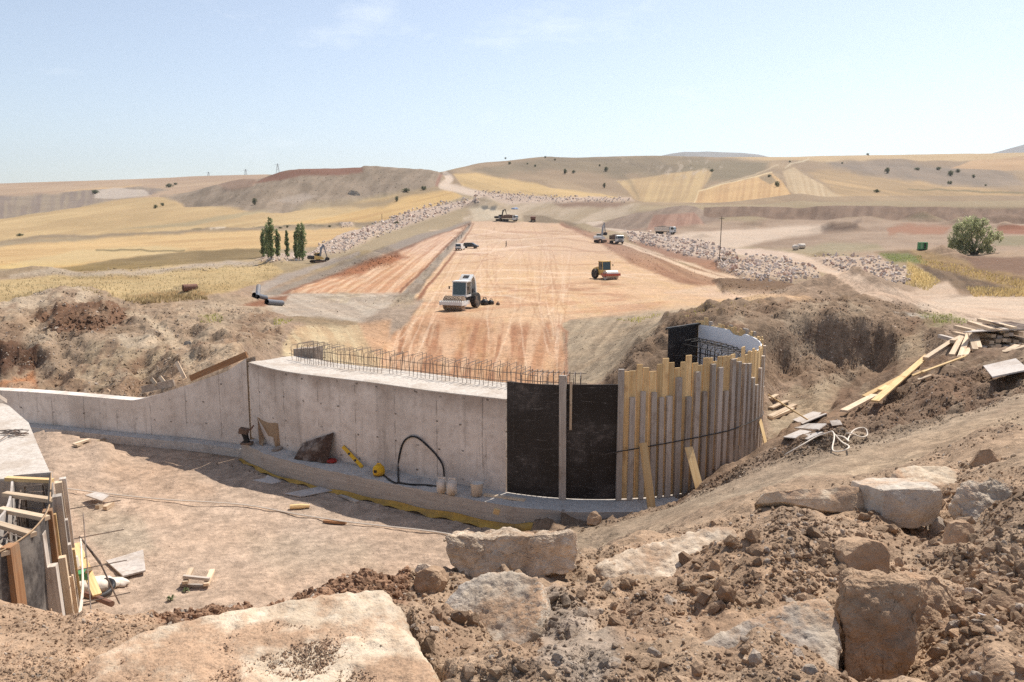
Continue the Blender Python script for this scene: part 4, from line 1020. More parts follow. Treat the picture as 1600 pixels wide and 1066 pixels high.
def spline(pts, n):
    """even points along a Catmull-Rom curve"""
    P = [Vector(p) for p in pts]; out = []
    for i in range(len(P) - 1):
        a = P[max(i - 1, 0)]; b = P[i]; c = P[i + 1]; d = P[min(i + 2, len(P) - 1)]
        for k in range(12):
            t = k / 12; out.append(0.5 * ((2 * b) + (c - a) * t + (2 * a - 5 * b + 4 * c - d) * t * t + (3 * b - a - 3 * c + d) * t ** 3))
    out.append(P[-1]); s = [0]
    for a, b in zip(out, out[1:]): s.append(s[-1] + (b - a).length)
    res = []; j = 0
    for k in range(n):
        q = s[-1] * k / (n - 1)
        while j < len(s) - 2 and s[j + 1] < q: j += 1
        f = (q - s[j]) / max(s[j + 1] - s[j], 1e-9); res.append(out[j].lerp(out[j + 1], min(max(f, 0), 1)))
    return res


def gz(x, y): return float(height(x, y))
# ------------------------------------------------------------------ the curved abutment wall, its footing, starter bars
ZF, ZT = -6.0, -3.9
BACKTH = 1.65


def strip(mb, rows, uvrows=None):
    """rows: list of equal-length point lists -> quads"""
    vv = [[mb.bm.verts.new(p) for p in r] for r in rows]
    for i in range(len(rows) - 1):
        for j in range(len(rows[0]) - 1):
            mb._face([vv[i][j], vv[i][j + 1], vv[i + 1][j + 1], vv[i + 1][j]], [uvrows[i][j], uvrows[i][j + 1], uvrows[i + 1][j + 1], uvrows[i + 1][j]] if uvrows else None)
    return vv


def normals2d(c):
    out = []
    for i in range(len(c)):
        d = (c[min(i + 1, len(c) - 1)] - c[max(i - 1, 0)]); d.z = 0; d.normalize(); out.append(Vector((d.y, -d.x, 0)))   # towards the camera side when running left to right
    return out


main = spline([(-7.2, 22.0, 0), (-6.05, 20.85, 0), (-4.6, 19.95, 0), (-3.15, 19.1, 0), (-1.55, 18.15, 0), (-0.14, 17.38, 0)], 70)
mn = normals2d(main)
arc = [0.0]
for a, b in zip(main, main[1:]): arc.append(arc[-1] + (b - a).length)
wall = thing('abutment_wall', 'long curved grey concrete wall with a bright rough top and bent steel bars', 'wall', (main[35].x, main[35].y, ZF))


def up(v, z): return Vector((v.x, v.y, z))


mb = MB()
zt = [ZT + 0.006 * math.sin(s * 1.7) for s in arc]
hs = [0, 0.7, 1.4, 2.1]
strip(mb, [[up(p, ZF + (zt[i] - ZF) * h / 2.1) for i, p in enumerate(main)] for h in hs], [[(s, h) for s in arc] for h in hs])
back = [p - n * BACKTH for p, n in zip(main, mn)]
strip(mb, [[up(p, ZF - 0.3) for p in back], [up(p, zt[i] - 0.004) for i, p in enumerate(back)]], [[(s, 0) for s in arc], [(s, 2.1) for s in arc]])
for k in (0, -1):
    strip(mb, [[up(main[k], ZF), up(back[k], ZF)], [up(main[k], ZT), up(back[k], ZT)]], [[(0.6, 0), (2.2, 0)], [(0.6, 2.1), (2.2, 2.1)]])
wb = mb.build('wall_body', M['face'], wall, True)
mb = MB()
nb = 14; rows = []
for j in range(nb):
    t = j / (nb - 1)
    rows.append([up(p.lerp(q, t) + n * (0.012 if j == 0 else 0), zt[i] + (0.006 + 0.028 * float(fbm(np.array([arc[i] * 2.2]), np.array([t * 4.0]), 3, 8)[0]) if 0 < j < nb - 1 else -0.012)) for i, (p, q, n) in enumerate(zip(main, back, mn))])
strip(mb, rows)
mb.build('wall_top', M['ctop'], wall, True, True)
# dark seam at the angle with the wing wall
# U-shaped starter bars near the back edge, and the bars tied along them
tot = arc[-1]
NBAR = 62
for k in range(NBAR):
    s = 0.55 + (tot - 0.75) * k / (NBAR - 1) + rnd.uniform(-0.03, 0.03)
    i = min(range(len(arc)), key=lambda q: abs(arc[q] - s)); p = main[i].lerp(main[min(i + 1, len(main) - 1)], 0.5); n = mn[i]
    fr = up(p - n * (BACKTH - 0.62), ZT - 0.02); bk = up(p - n * (BACKTH - 0.12), ZT - 0.02); hgt = 0.50 + rnd.uniform(-0.05, 0.05)
    lean = Vector((rnd.uniform(-0.05, 0.05), rnd.uniform(-0.03, 0.03), 0))
    MB().tube([fr, fr + Vector((0, 0, hgt - 0.04)) + lean, fr + Vector((0, 0, hgt)) + lean - n * 0.05, bk + Vector((0, 0, hgt + 0.02)) + lean, bk + Vector((0, 0, hgt - 0.03)) + lean, bk], 0.0068, 5).build('rebar', M['rebar'], wall, True)
for off, hz in ((0.61, 0.17), (0.13, 0.27)):
    lo = 3
    pts = [up(p - n * (BACKTH - off), ZT + hz + 0.01 * math.sin(q * 0.9)) for q, (p, n) in enumerate(zip(main, mn))][lo:]
    MB().tube(pts, 0.008, 5).build('tie_bar', M['rebar'], wall, True)
# end block behind the left end of the top
MB().hexa([up(back[0] + Vector((-0.25, 0.0, 0)), -4.6), up(back[6], -4.6), up(back[6] + Vector((0.15, 0.3, 0)), -4.6), up(back[0] + Vector((-0.1, 0.35, 0)), -4.6),
           up(back[0] + Vector((-0.25, 0.0, 0)), -3.72), up(back[6], -3.60), up(back[6] + Vector((0.15, 0.3, 0)), -3.60), up(back[0] + Vector((-0.1, 0.35, 0)), -3.72)]).build('end_block', M['cside'], wall, True)

# wing wall stepping down to the left
wing = thing('wing_wall', 'low grey concrete wall rising in a slope to the taller wall', 'wall', (-10.5, 23.2, ZF - 0.4))
wl = spline([(-17.8, 25.1, 0), (-14.6, 24.45, 0), (-11.0, 23.3, 0), (-9.0, 22.7, 0), (-7.24, 21.98, 0)], 60); wn_ = normals2d(wl)
wa = [0.0]
for a, b in zip(wl, wl[1:]): wa.append(wa[-1] + (b - a).length)
tops = []
for p in wl:
    x = p.x
    if x < -11.0: z = -5.26
    elif x < -7.9: t = (x + 11.0) / 3.1; z = -5.26 + 1.05 * t ** 1.12
    else: t = (x + 7.9) / 0.66; z = -4.21 + 0.42 * min(t, 1)
    tops.append(z)
mb = MB(); W0 = -6.52
rows = [[up(p, W0 + (tops[i] - W0) * t) for i, p in enumerate(wl)] for t in (0, .5, 1)]
uvr = [[(wa[i] + 0.3, (tops[i] - W0) * t - 1.2) for i, p in enumerate(wl)] for t in (0, .5, 1)]
strip(mb, rows, uvr)
bk = [p - n * 0.38 for p, n in zip(wl, wn_)]
strip(mb, [[up(p, tops[i]) for i, p in enumerate(wl)], [up(p, tops[i]) for i, p in enumerate(bk)]], [[(s, -1) for s in wa], [(s, -.7) for s in wa]])
strip(mb, [[up(p, tops[i]) for i, p in enumerate(bk)], [up(p, W0) for i, p in enumerate(bk)]], [[(s, 0) for s in wa], [(s, -1) for s in wa]])
strip(mb, [[up(wl[0], W0), up(bk[0], W0)], [up(wl[0], tops[0]), up(bk[0], tops[0])]], [[(0, 0), (.4, 0)], [(0, 1), (.4, 1)]])
mb.build('wall_body', M['face'], wing, True)
# shutter boards left on the slope
i0 = min(range(60), key=lambda q: abs(wl[q].x + 9.2)); i1 = min(range(60), key=lambda q: abs(wl[q].x + 7.3))
MB().beam(up(bk[i0] + wn_[i0] * 0.30, tops[i0] + 0.16), up(bk[i1] + wn_[i1] * 0.34, tops[i1] + 0.10), 0.05, 0.17).build('top_board', M['brownwood'], wing, True)
MB().beam(at_y(276, 566, 23.35), at_y(289, 592, 23.1), 0.1, 0.05, (0, -1, .3)).build('stop_board', M['palewood'], wing, True)
for px, py in ((240, 592), (253, 589)):
    MB().beam(at_y(px - 3, py, 23.6), at_y(px + 4, py + 9, 23.4), 0.09, 0.05, (0, -1, .3)).build('stop_board', M['palewood'], wing, True)
MB().beam(at_y(222, 609, 23.5), at_y(272, 598, 23.35), 0.05, 0.2).build('edge_board', M['cside'], wing, True)
# thin kerb of footing below the wing wall
mb = MB()
e0 = [p + n * 0.02 for p, n in zip(wl, wn_)]; e1 = [p + n * 0.34 for p, n in zip(wl, wn_)]
strip(mb, [[up(p, -6.24) for p in e0], [up(p, -6.26) for p in e1], [up(p, -6.62) for p in e1]])
mb.build('footing', M['ledge'], wing, True)

# footing of the tall wall
foot = thing('wall_footing', 'low concrete footing ledge running along the foot of the curved wall', 'footing', (main[35].x + 0.3, main[35].y - 0.4, -6.6))
RC = Vector((1.9, 21.4, 0)); RR = 4.5
ring = [RC + Vector((math.sin(R(a)), -math.cos(R(a)), 0)) * RR for a in range(-26, 40, 3)]
fl = main[2:] + ring[1:]
fn = normals2d(fl)
wd = [0.42 + 0.30 * smooth(0, 30, np.array(float(i))) for i in range(len(fl))]
mb = MB()
o0 = [up(p - n * 0.05, ZF + 0.004) for p, n in zip(fl, fn)]
o1 = [up(p + n * float(w) + n * 0.02 * math.sin(i * 1.3), ZF - 0.012) for i, (p, n, w) in enumerate(zip(fl, fn, wd))]
o2 = [up(p + n * (float(w) + 0.015), -6.66) for p, n, w in zip(fl, fn, wd)]
mids = [a.lerp(b, 0.5) + Vector((0, 0, 0.012 * math.sin(i * 2.1))) for i, (a, b) in enumerate(zip(o0, o1))]
strip(mb, [o0, mids, o1])
mb.build('ledge_top', M['ledge'], foot, True)
mb = MB()
ls = [0.0]
for a, b in zip(o1, o1[1:]): ls.append(ls[-1] + (b - a).length)
strip(mb, [[p - Vector((0, 0, 0.001)) for p in o1], o2], [[(s, 0.0) for s in ls], [(s, 0.6) for s in ls]])
mb.build('ledge_face', wood('board_marked_concrete', L(222, 209, 195), L(198, 184, 170), dirt=L(160, 146, 134)), foot, True)
# yellow sheet hanging out under the footing
mb = MB()
idx = [i for i, p in enumerate(o1) if p.x < 1.0]
a_ = []; b_ = []; c_ = []
for i in idx:
    n = fn[i]; w_ = 0.05 + 0.10 * smooth(-7.5, 0.2, np.array(o1[i].x)) + 0.03 * math.sin(i * 0.7)
    q_ = float(smooth(-5.5, 0.0, np.array(o1[i].x))); a_.append(up(o2[i] + n * 0.010, -6.455 + 0.075 * q_ - 0.02 * math.sin(i * .5))); b_.append(up(o2[i] + n * 0.04, -6.475)); c_.append(up(o2[i] + n * (0.05 + float(w_)), -6.485 + 0.03 * math.sin(i * 1.1)))
strip(mb, [a_, b_, c_])
sh = mb.build('plastic_sheet', M['membrane'], None, True, True)
tag(sh, 'yellow plastic sheet peeping out under the edge of the concrete footing', 'plastic sheet')
MB().tube([up(o2[i] + fn[i] * 0.10, -6.40) for i in idx if o1[i].x > -0.1] , [0.12 * math.sin(3.0 * (k + .4) / (len([i for i in idx if o1[i].x > -0.1]))) + 0.02 for k in range(len([i for i in idx if o1[i].x > -0.1]))], 10).build('sheet_fold', M['membrane'], sh, False, True).matrix_parent_inverse = Matrix.Translation(-sh.location)

# ------------------------------------------------------------------ round formwork
fw = thing('round_formwork', 'tall round formwork of grey battens, yellow boards and two black panels', 'formwork', (RC.x, RC.y, ZF))


def ringp(a, r, z): return Vector((RC.x + math.sin(R(a)) * r, RC.y - math.cos(R(a)) * r, z))


def panel(px0, px1, zb, zt_, name):
    """dark film-faced sheet between two photo columns on the line of the wall"""
    def col(px):
        # meet the ring/wall curve
        best = None
        for q in range(-600, 200):
            p = ringp(q / 10, RR + 0.0, -5)
            x = project(p.x, p.y, p.z)[0]
            if best is None or abs(x - px) < best[0]: best = (abs(x - px), q / 10)
        return best[1]
    a0, a1 = col(px0), col(px1); n = 8; mb = MB()
    ang = [a0 + (a1 - a0) * k / n for k in range(n + 1)]
    s = [RR * R(a - a0) for a in ang]
    f0 = [ringp(a, RR + 0.02, zb) for a in ang]; f1 = [ringp(a, RR + 0.02, zt_) for a in ang]; g0 = [ringp(a, RR, zb) for a in ang]; g1 = [ringp(a, RR, zt_) for a in ang]
    o = rnd.uniform(0, 20)
    strip(mb, [f0, f1, g1, g0], [[(t + o, 0) for t in s], [(t + o, zt_ - zb) for t in s], [(t + o, zt_ - zb + .02) for t in s], [(t + o, 5) for t in s]])
    strip(mb, [[f0[0], g0[0]], [f1[0], g1[0]]], [[(0, 0), (.02, 0)], [(0, 1), (.02, 1)]]); strip(mb, [[f0[-1], g0[-1]], [f1[-1], g1[-1]]], [[(0, 0), (.02, 0)], [(0, 1), (.02, 1)]])
    mb.build(name, M['film'], fw, True)
    return a0, a1


P0 = panel(793, 880, -5.98, -3.50, 'black_panel')
P1 = panel(880, 966, -5.98, -3.47, 'black_panel')
a = P0[1]
MB().beam(ringp(a, RR + 0.06, -5.99), ringp(a - 0.2, RR + 0.06, -3.28), 0.15, 0.07, ringp(a, 1, 0) - RC).build('batten', M['oldwood'], fw, True)
MB().beam(ringp(a + 2.0, RR + 0.05, -4.45), ringp(a + 2.0, RR + 0.05, -3.40), 0.05, 0.04, ringp(a, 1, 0) - RC).build('batten', M['palewood'], fw, True)
# yellow boards (behind) and grey battens (in front)
rw = random.Random(3)
a = P1[1] + 0.9; k = 0
while a < 126:
    w = rw.uniform(0.125, 0.155); da = math.degrees(w / RR)
    top = -3.08 + rw.uniform(-0.09, 0.08) + (0.10 if k % 4 == 2 else 0) - (0.12 if a < 14 else 0)
    bot = -5.97 if a < 40 else -5.2
    out = ringp(a + da / 2, 1, 0) - RC
    MB().beam(ringp(a + da / 2, RR + 0.014 + 0.004 * (k % 2), bot), ringp(a + da / 2 + rw.uniform(-.2, .2), RR + 0.016 + 0.004 * (k % 2), top), w * 0.985, 0.024, out).build('board', M['newwood'], fw, True)
    a += da + 0.10; k += 1
bat = [(969, 577), (987, 621), (1003, 612), (1020, 613), (1032, 621), (1044, 619), (1058, 590), (1074, 620), (1087, 581), (1099, 612), (1111, 569), (1122, 574), (1132, 611), (1142, 561), (1151, 565), (1160, 568), (1167, 568), (1174, 590), (1180, 601), (1185, 575), (1189, 556), (1192, 604), (1194, 540), (1196, 585)]


def ang_at(px, z):
    best = (1e9, 0)
    for q in range(0, 880):
        p = ringp(q / 10, RR + 0.06, z); x = project(p.x, p.y, p.z)[0]
        if abs(x - px) < best[0]: best = (abs(x - px), q / 10)
    return best[1]


last = -99
for k, (px, py) in enumerate(bat):
    a = ang_at(px, -4.5)
    if a - last < 1.6: a = last + 1.9
    last = a
    p = ringp(a, RR + 0.06, 0); top = at_y(px, py, p.y).z
    out = ringp(a, 1, 0) - RC; w = rw.uniform(0.10, 0.135)
    MB().beam(ringp(a + rw.uniform(-.3, .3), RR + 0.064, -5.985), ringp(a, RR + 0.064, top), w, 0.072, out).build('batten', M['oldwood'], fw, True)
while last < 120:
    last += rw.uniform(1.9, 2.6); a = last; out = ringp(a, 1, 0) - RC
    MB().beam(ringp(a, RR + 0.064, -5.9), ringp(a, RR + 0.064, rw.choice([-3.3, -3.5, -3.0, -3.9, -3.6])), 0.11, 0.06, out).build('batten', M['oldwood'], fw, True)
# wire rope drawn round it
MB().tube([ringp(a, RR + 0.112, -4.72 - 0.0016 * (a - 34) ** 2 * 0.13 + (0.006 * max(0, a - 40))) for a in range(1, 100, 2)], 0.012, 6).build('cable', M['dark'], fw, True)
# stop end, foam lining and the cage inside
q0 = ringp(126.5, RR, 0); q1 = ringp(126.5, RR - 1.25, 0)
mb = MB(); d = (q1 - q0).normalized(); nn = Vector((d.y, -d.x, 0))
if nn.y > 0: nn = -nn
mb.slab([up(q0, -5.9), up(q1, -5.9), up(q1, -3.17), up(q0, -3.12)], nn, 0.03); mb.build('stop_end_panel', M['film'], fw, True)
MB().beam(up(q0 + nn * 0.05, -3.10), up(q1 + nn * 0.05 + d * 0.15, -3.14), 0.09, 0.05).build('top_rail', M['dark'], fw, True)
mb = MB(); ang = [60 + 66 * t / 24 for t in range(25)]
tf = [-3.13 - 0.10 * (1 if 14 < t < 18 else 0) + 0.012 * (126 - a_) * 0.25 * 0 for t, a_ in enumerate(ang)]
i_ = [ringp(a, RR - 0.03, -5.6) for a in ang]; j_ = [ringp(a, RR - 0.03, z) for a, z in zip(ang, tf)]; k_ = [ringp(a, RR - 0.002, z) for a, z in zip(ang, tf)]
strip(mb, [i_, j_, k_]); mb.build('foam_lining', M['foam'], fw, True)
for k in range(17):
    a = 58 + 4.1 * k
    MB().tube([ringp(a, RR - 0.85, -5.4), ringp(a, RR - 0.85, -3.62), ringp(a, RR - 0.78, -3.52), ringp(a, RR - 0.2, -3.5), ringp(a, RR - 0.14, -3.6), ringp(a, RR - 0.14, -5.4)], 0.013, 5).build('rebar', M['dark'], fw, True)
for r_, z_ in ((RR - 0.85, -3.62), (RR - 0.85, -3.9), (RR - 0.85, -4.2), (RR - 0.14, -3.62), (RR - 0.14, -3.95), (RR - 0.5, -3.5), (RR - 0.3, -3.49)):
    MB().tube([ringp(a, r_, z_) for a in range(56, 126, 3)], 0.013, 5).build('ring_bar', M['dark'], fw, True)
# starter bars just behind the black panels
for k in range(10):
    a = P0[0] + 1.5 + k * 2.1
    MB().tube([ringp(a, RR - 0.5, -4.4), ringp(a, RR - 0.5, -3.44), ringp(a, RR - 0.56, -3.40), ringp(a, RR - 1.1, -3.40), ringp(a, RR - 1.1, -4.4)], 0.009, 5).build('rebar', M['rebar'], fw, True)
for r_, z_ in ((RR - 0.5, -3.55), (RR - 1.1, -3.45)):
    MB().tube([ringp(P0[0] + k * 2.5, r_, z_) for k in range(10)], 0.009, 5).build('ring_bar', M['rebar'], fw, True)
# earth fill inside the ring
# two raking props leaning on it
def prop(label, p0, p1, w, t, mat):
    return tag(MB().beam(p0, p1, w, t, (0.1, -1, 0.2)).build('leaning_board', mat, None, True), label, 'board')


prop('pale yellow board leaning against the grey battens near the black panel', at_y(1005, 692, 16.62), at_y(1018, 793, 16.25), 0.17, 0.03, M['newwood'])
prop('pale knotty board leaning against the middle of the batten formwork', at_y(1076, 699, 16.85), at_y(1093, 764, 16.35), 0.17, 0.03, M['newwood'])
prop('thin pale lath leaning at the right end of the batten formwork', at_y(1187, 655, 19.3), at_y(1197, 696, 18.6), 0.08, 0.03, M['newwood'])
print('wall', round(time.time() - T0, 1))
# ------------------------------------------------------------------ clods and stones lying in the soil (uncountable: merged)
def hull_variants(n, npts, seed, flat=0.8):
    r = np.random.RandomState(seed); out = []
    for k in range(n):
        p = r.normal(size=(npts, 3)); p /= np.linalg.norm(p, axis=1)[:, None]; p *= r.uniform(0.72, 1.0, (npts, 1)); p *= np.array([1, r.uniform(.65, 1), r.uniform(.5, .85) * flat + .1])
        bm = bmesh.new()
        for q in p: bm.verts.new(q)
        res = bmesh.ops.convex_hull(bm, input=bm.verts); 
        bmesh.ops.delete(bm, geom=[v for v in bm.verts if not v.link_faces], context='VERTS')
        bmesh.ops.triangulate(bm, faces=bm.faces); bm.verts.index_update()
        out.append((np.array([v.co[:] for v in bm.verts]), np.array([[v.index for v in f.verts] for f in bm.faces]))); bm.free()
    return out


HV = hull_variants(14, 11, 3)
HV2 = hull_variants(12, 22, 9)


def rot_mats(n, r):
    q = r.normal(size=(n, 4)); q /= np.linalg.norm(q, axis=1)[:, None]; w, x, y, z = q.T
    return np.stack([1 - 2 * (y * y + z * z), 2 * (x * y - z * w), 2 * (x * z + y * w), 2 * (x * y + z * w), 1 - 2 * (x * x + z * z), 2 * (y * z - x * w), 2 * (x * z - y * w), 2 * (y * z + x * w), 1 - 2 * (x * x + y * y)], -1).reshape(n, 3, 3)


def merged(name, P, S, cols, variants, mat, smooth_=False, seed=1, kind='stuff'):
    r = np.random.RandomState(seed); n = len(P); Rm = rot_mats(n, r); pick = r.randint(0, len(variants), n)
    VV = []; FF = []; CC = []; base = 0
    for k, (v, f) in enumerate(variants):
        ix = np.flatnonzero(pick == k)
        if not len(ix): continue
        w = np.einsum('nij,vj->nvi', Rm[ix], v) * S[ix][:, None, None] + P[ix][:, None, :]
        VV.append(w.reshape(-1, 3)); FF.append((f[None] + (np.arange(len(ix)) * len(v))[:, None, None] + base).reshape(-1, 3)); CC.append(np.repeat(cols[ix], len(v), 0)); base += len(ix) * len(v)
    me = np_mesh(name, np.concatenate(VV), np.concatenate(FF), np.concatenate(CC), smooth_)
    o = bpy.data.objects.new(name, me); COL.objects.link(o); me.materials.append(mat); o['kind'] = kind
    return o


def in_poly(x, y, poly):
    ins = np.zeros(x.shape, bool); n = len(poly)
    for i in range(n):
        x0, y0 = poly[i]; x1, y1 = poly[(i + 1) % n]
        if y0 != y1: ins ^= ((y0 > y) != (y1 > y)) & (x < (x1 - x0) * (y - y0) / (y1 - y0) + x0)
    return ins


def scatter_px(poly, n, r, ymin=1.6):
    xs = [p[0] for p in poly]; ys = [p[1] for p in poly]; X = []; Y = []; c = 0
    while c < n:
        x = r.uniform(min(xs), max(xs), n * 2); y = r.uniform(min(ys), max(ys), n * 2); m = in_poly(x, y, poly); X.append(x[m]); Y.append(y[m]); c += m.sum()
        if m.sum() == 0: break
    return hit(np.concatenate(X)[:n], np.concatenate(Y)[:n], ymin)


CLODS = [  # area in the photo, count, size in photo pixels (lo, hi), share of pale stones, depth range
    ([(-120, 935), (130, 950), (300, 920), (440, 915), (640, 885), (660, 1075), (-120, 1090)], 26000, 2.4, 10, .07, (1.6, 7.5)),
    ([(240, 945), (420, 905), (640, 882), (650, 940), (420, 950), (270, 985)], 2600, 5, 22, .03, (1.6, 8)),
    ([(640, 895), (930, 860), (1240, 785), (1500, 720), (1900, 690), (1900, 1090), (640, 1090)], 47000, 2.0, 12, .08, (1.6, 10.8)),
    ([(640, 895), (930, 870), (1240, 830), (1500, 760), (1900, 740), (1900, 1090), (640, 1090)], 1300, 14, 46, .06, (1.6, 10.8)),
    ([(1190, 830), (1240, 790), (1330, 830), (1320, 920), (1200, 930)], 900, 5, 20, .12, (1.6, 10)),
    ([(1500, 860), (1700, 840), (1700, 1080), (1480, 1060)], 1500, 9, 40, .08, (1.6, 8)),
    ([(840, 838), (1000, 795), (1120, 745), (1200, 703), (1320, 660), (1330, 690), (1200, 730), (1060, 790), (900, 835)], 5200, 1.8, 9, .10, (12, 20)),
    ([(1210, 700), (1320, 650), (1400, 600), (1600, 560), (1700, 560), (1700, 620), (1600, 620), (1400, 690), (1240, 730)], 8500, 1.3, 7, .16, (11, 30)),
    ([(900, 860), (1000, 835), (1200, 770), (1390, 735), (1600, 640), (1600, 670), (1400, 745), (1240, 785), (1000, 850)], 900, 2.5, 9, .08, (8, 16)),
    ([(840, 850), (1200, 735), (1600, 610), (1600, 680), (1200, 780), (950, 860)], 700, 1.2, 3.5, .25, (10.5, 18)),
    ([(-100, 700), (200, 700), (560, 790), (760, 850), (640, 895), (300, 920), (-100, 950)], 3000, 1.0, 3.2, .35, (8.5, 26)),
    ([(1200, 690), (1210, 640), (1340, 590), (1400, 560), (1400, 500), (1240, 490), (1200, 520)], 3600, 1.3, 5, .22, (18, 40)),
    ([(940, 600), (985, 545), (1040, 500), (1090, 486), (1300, 465), (1480, 490), (1500, 560), (1400, 600), (1390, 500), (1250, 490), (1080, 505)], 7000, 1.3, 5, .20, (26, 70)),
    ([(-60, 480), (100, 448), (160, 455), (210, 480), (330, 470), (420, 485), (450, 540), (370, 560), (280, 600), (240, 620), (-60, 615)], 11000, 1.3, 6, .42, (24, 75)),
    ([(40, 500), (180, 478), (210, 500), (120, 525), (50, 525)], 500, 4, 11, .05, (30, 60)),
    ([(-60, 595), (110, 580), (240, 600), (240, 625), (-60, 620)], 400, 3, 11, .1, (24, 36)),
    ([(400, 470), (450, 455), (640, 465), (600, 530), (590, 590), (450, 560)], 500, 1.2, 3.5, .3, (33, 95)),
    ([(880, 500), (1060, 490), (1000, 540), (950, 600), (885, 600)], 450, 1.2, 4, .15, (30, 70)),
    ([(500, 432), (560, 406), (630, 398), (610, 412), (540, 434)], 500, 1.2, 4, .0, (90, 240)),
    ([(1120, 440), (1290, 456), (1290, 475), (1480, 480), (1300, 460), (1180, 470), (1120, 462)], 700, 1.5, 5, .05, (45, 130)),
    ([(890, 350), (1070, 410), (1150, 440), (1130, 455), (1000, 418), (940, 385)], 900, 1, 3, .05, (85, 345)),
    ([(620, 470), (740, 348), (728, 348), (600, 500)], 500, 1, 3, .1, (45, 345)),
    ([(400, 275), (500, 263), (640, 262), (690, 275), (560, 312), (430, 325), (330, 318)], 1500, .8, 3, .45, (450, 760)),
    ([(860, 255), (1000, 246), (1110, 262), (1000, 282)], 500, .8, 2.4, .6, (500, 1050)),
    ([(20, 438), (80, 424), (330, 412), (420, 410), (420, 418), (180, 432)], 400, 1.5, 5, .4, (90, 260)),
]


def build_clods():
    r = np.random.RandomState(5); P = []; S = []; C = []
    for poly, n, lo, hi, pale, yr in CLODS:
        p = scatter_px(poly, n, r, yr[0]); m = (p[:, 1] < yr[1]) & (p[:, 1] > yr[0]); p = p[m]
        sc_ = 0.9 if yr[0] < 8 else 2.5; keep = fbm(p[:, 0] / sc_, p[:, 1] / sc_, 3, 500) + r.uniform(-.5, .5, len(p)) > -0.22; p = p[keep]; k = len(p)
        s = lo * (hi / lo) ** (r.uniform(0, 1, k) ** 1.9) * p[:, 1] / 1280 * 0.5
        c = ground_color(p[:, 0], p[:, 1]) * r.uniform(0.72, 1.2, (k, 1)) * (1 + .22 * fbm(p[:, 0] / .7, p[:, 1] / .7, 3, 501))[:, None]
        pm = r.uniform(0, 1, k) < pale; c[pm] = s2l((216, 196, 176)) * KA * r.uniform(0.8, 1.1, (pm.sum(), 1))
        p[:, 2] += s * (r.uniform(-0.35, 0.35, k) if yr[0] < 8 else r.uniform(-0.4, 0.3, k))
        P.append(p); S.append(s); C.append(c)
    P = np.concatenate(P); S = np.concatenate(S); C = np.concatenate(C)
    big = S * 1280 / P[:, 1] > 4.0
    merged('soil_clods', P[~big], S[~big], C[~big], HV, M_SOIL, False, 2)
    merged('broken_rubble', P[big], S[big], C[big], HV2, M_SOIL, False, 3)


build_clods()


def slab_gravel():
    r = np.random.RandomState(15); poly = [(110, 1066), (200, 1012), (330, 985), (420, 972), (520, 985), (600, 1010), (560, 1040), (610, 1075), (100, 1085)]
    P = []; p0 = at_y(400, 1000, 3.18); n = Vector((0.03, -0.10, 1)).normalized()
    while len(P) < 11000:
        x, y = r.uniform(90, 620), r.uniform(960, 1085)
        if in_poly(np.array([x]), np.array([y]), poly)[0] and float(fbm(np.array([x / 60.0]), np.array([y / 25.0]), 3, 77)[0]) > r.uniform(-0.5, 0.05): P.append(tuple(on_plane(x, y, p0, n) + n * r.uniform(0.0, 0.014)))
    P = np.array(P); k = len(P); S = 0.0030 * (3.2 ** (r.uniform(0, 1, k) ** 2.4))
    merged('slab_gravel', P, S, np.repeat(s2l((208, 175, 146))[None] * KA, k, 0) * r.uniform(.8, 1.3, (k, 1)), HV, M_SOIL, False, 4)


slab_gravel()

# ------------------------------------------------------------------ the big broken blocks in the foreground
TEX = {}


def ctex(scale, depth=4, hard=0):
    k = (scale, depth, hard)
    if k not in TEX:
        t = bpy.data.textures.new('lumps', 'CLOUDS'); t.noise_scale = scale; t.noise_depth = depth; t.noise_basis = 'ORIGINAL_PERLIN'; t.noise_type = 'HARD_NOISE' if hard else 'SOFT_NOISE'; TEX[k] = t
    return TEX[k]


def vtex(scale):
    k = ('v', round(scale, 3))
    if k not in TEX:
        t = bpy.data.textures.new('facets', 'VORONOI'); t.noise_scale = k[1]; t.weight_1 = 1.0; t.weight_2 = 0.0; t.noise_intensity = 1.0; TEX[k] = t
    return TEX[k]


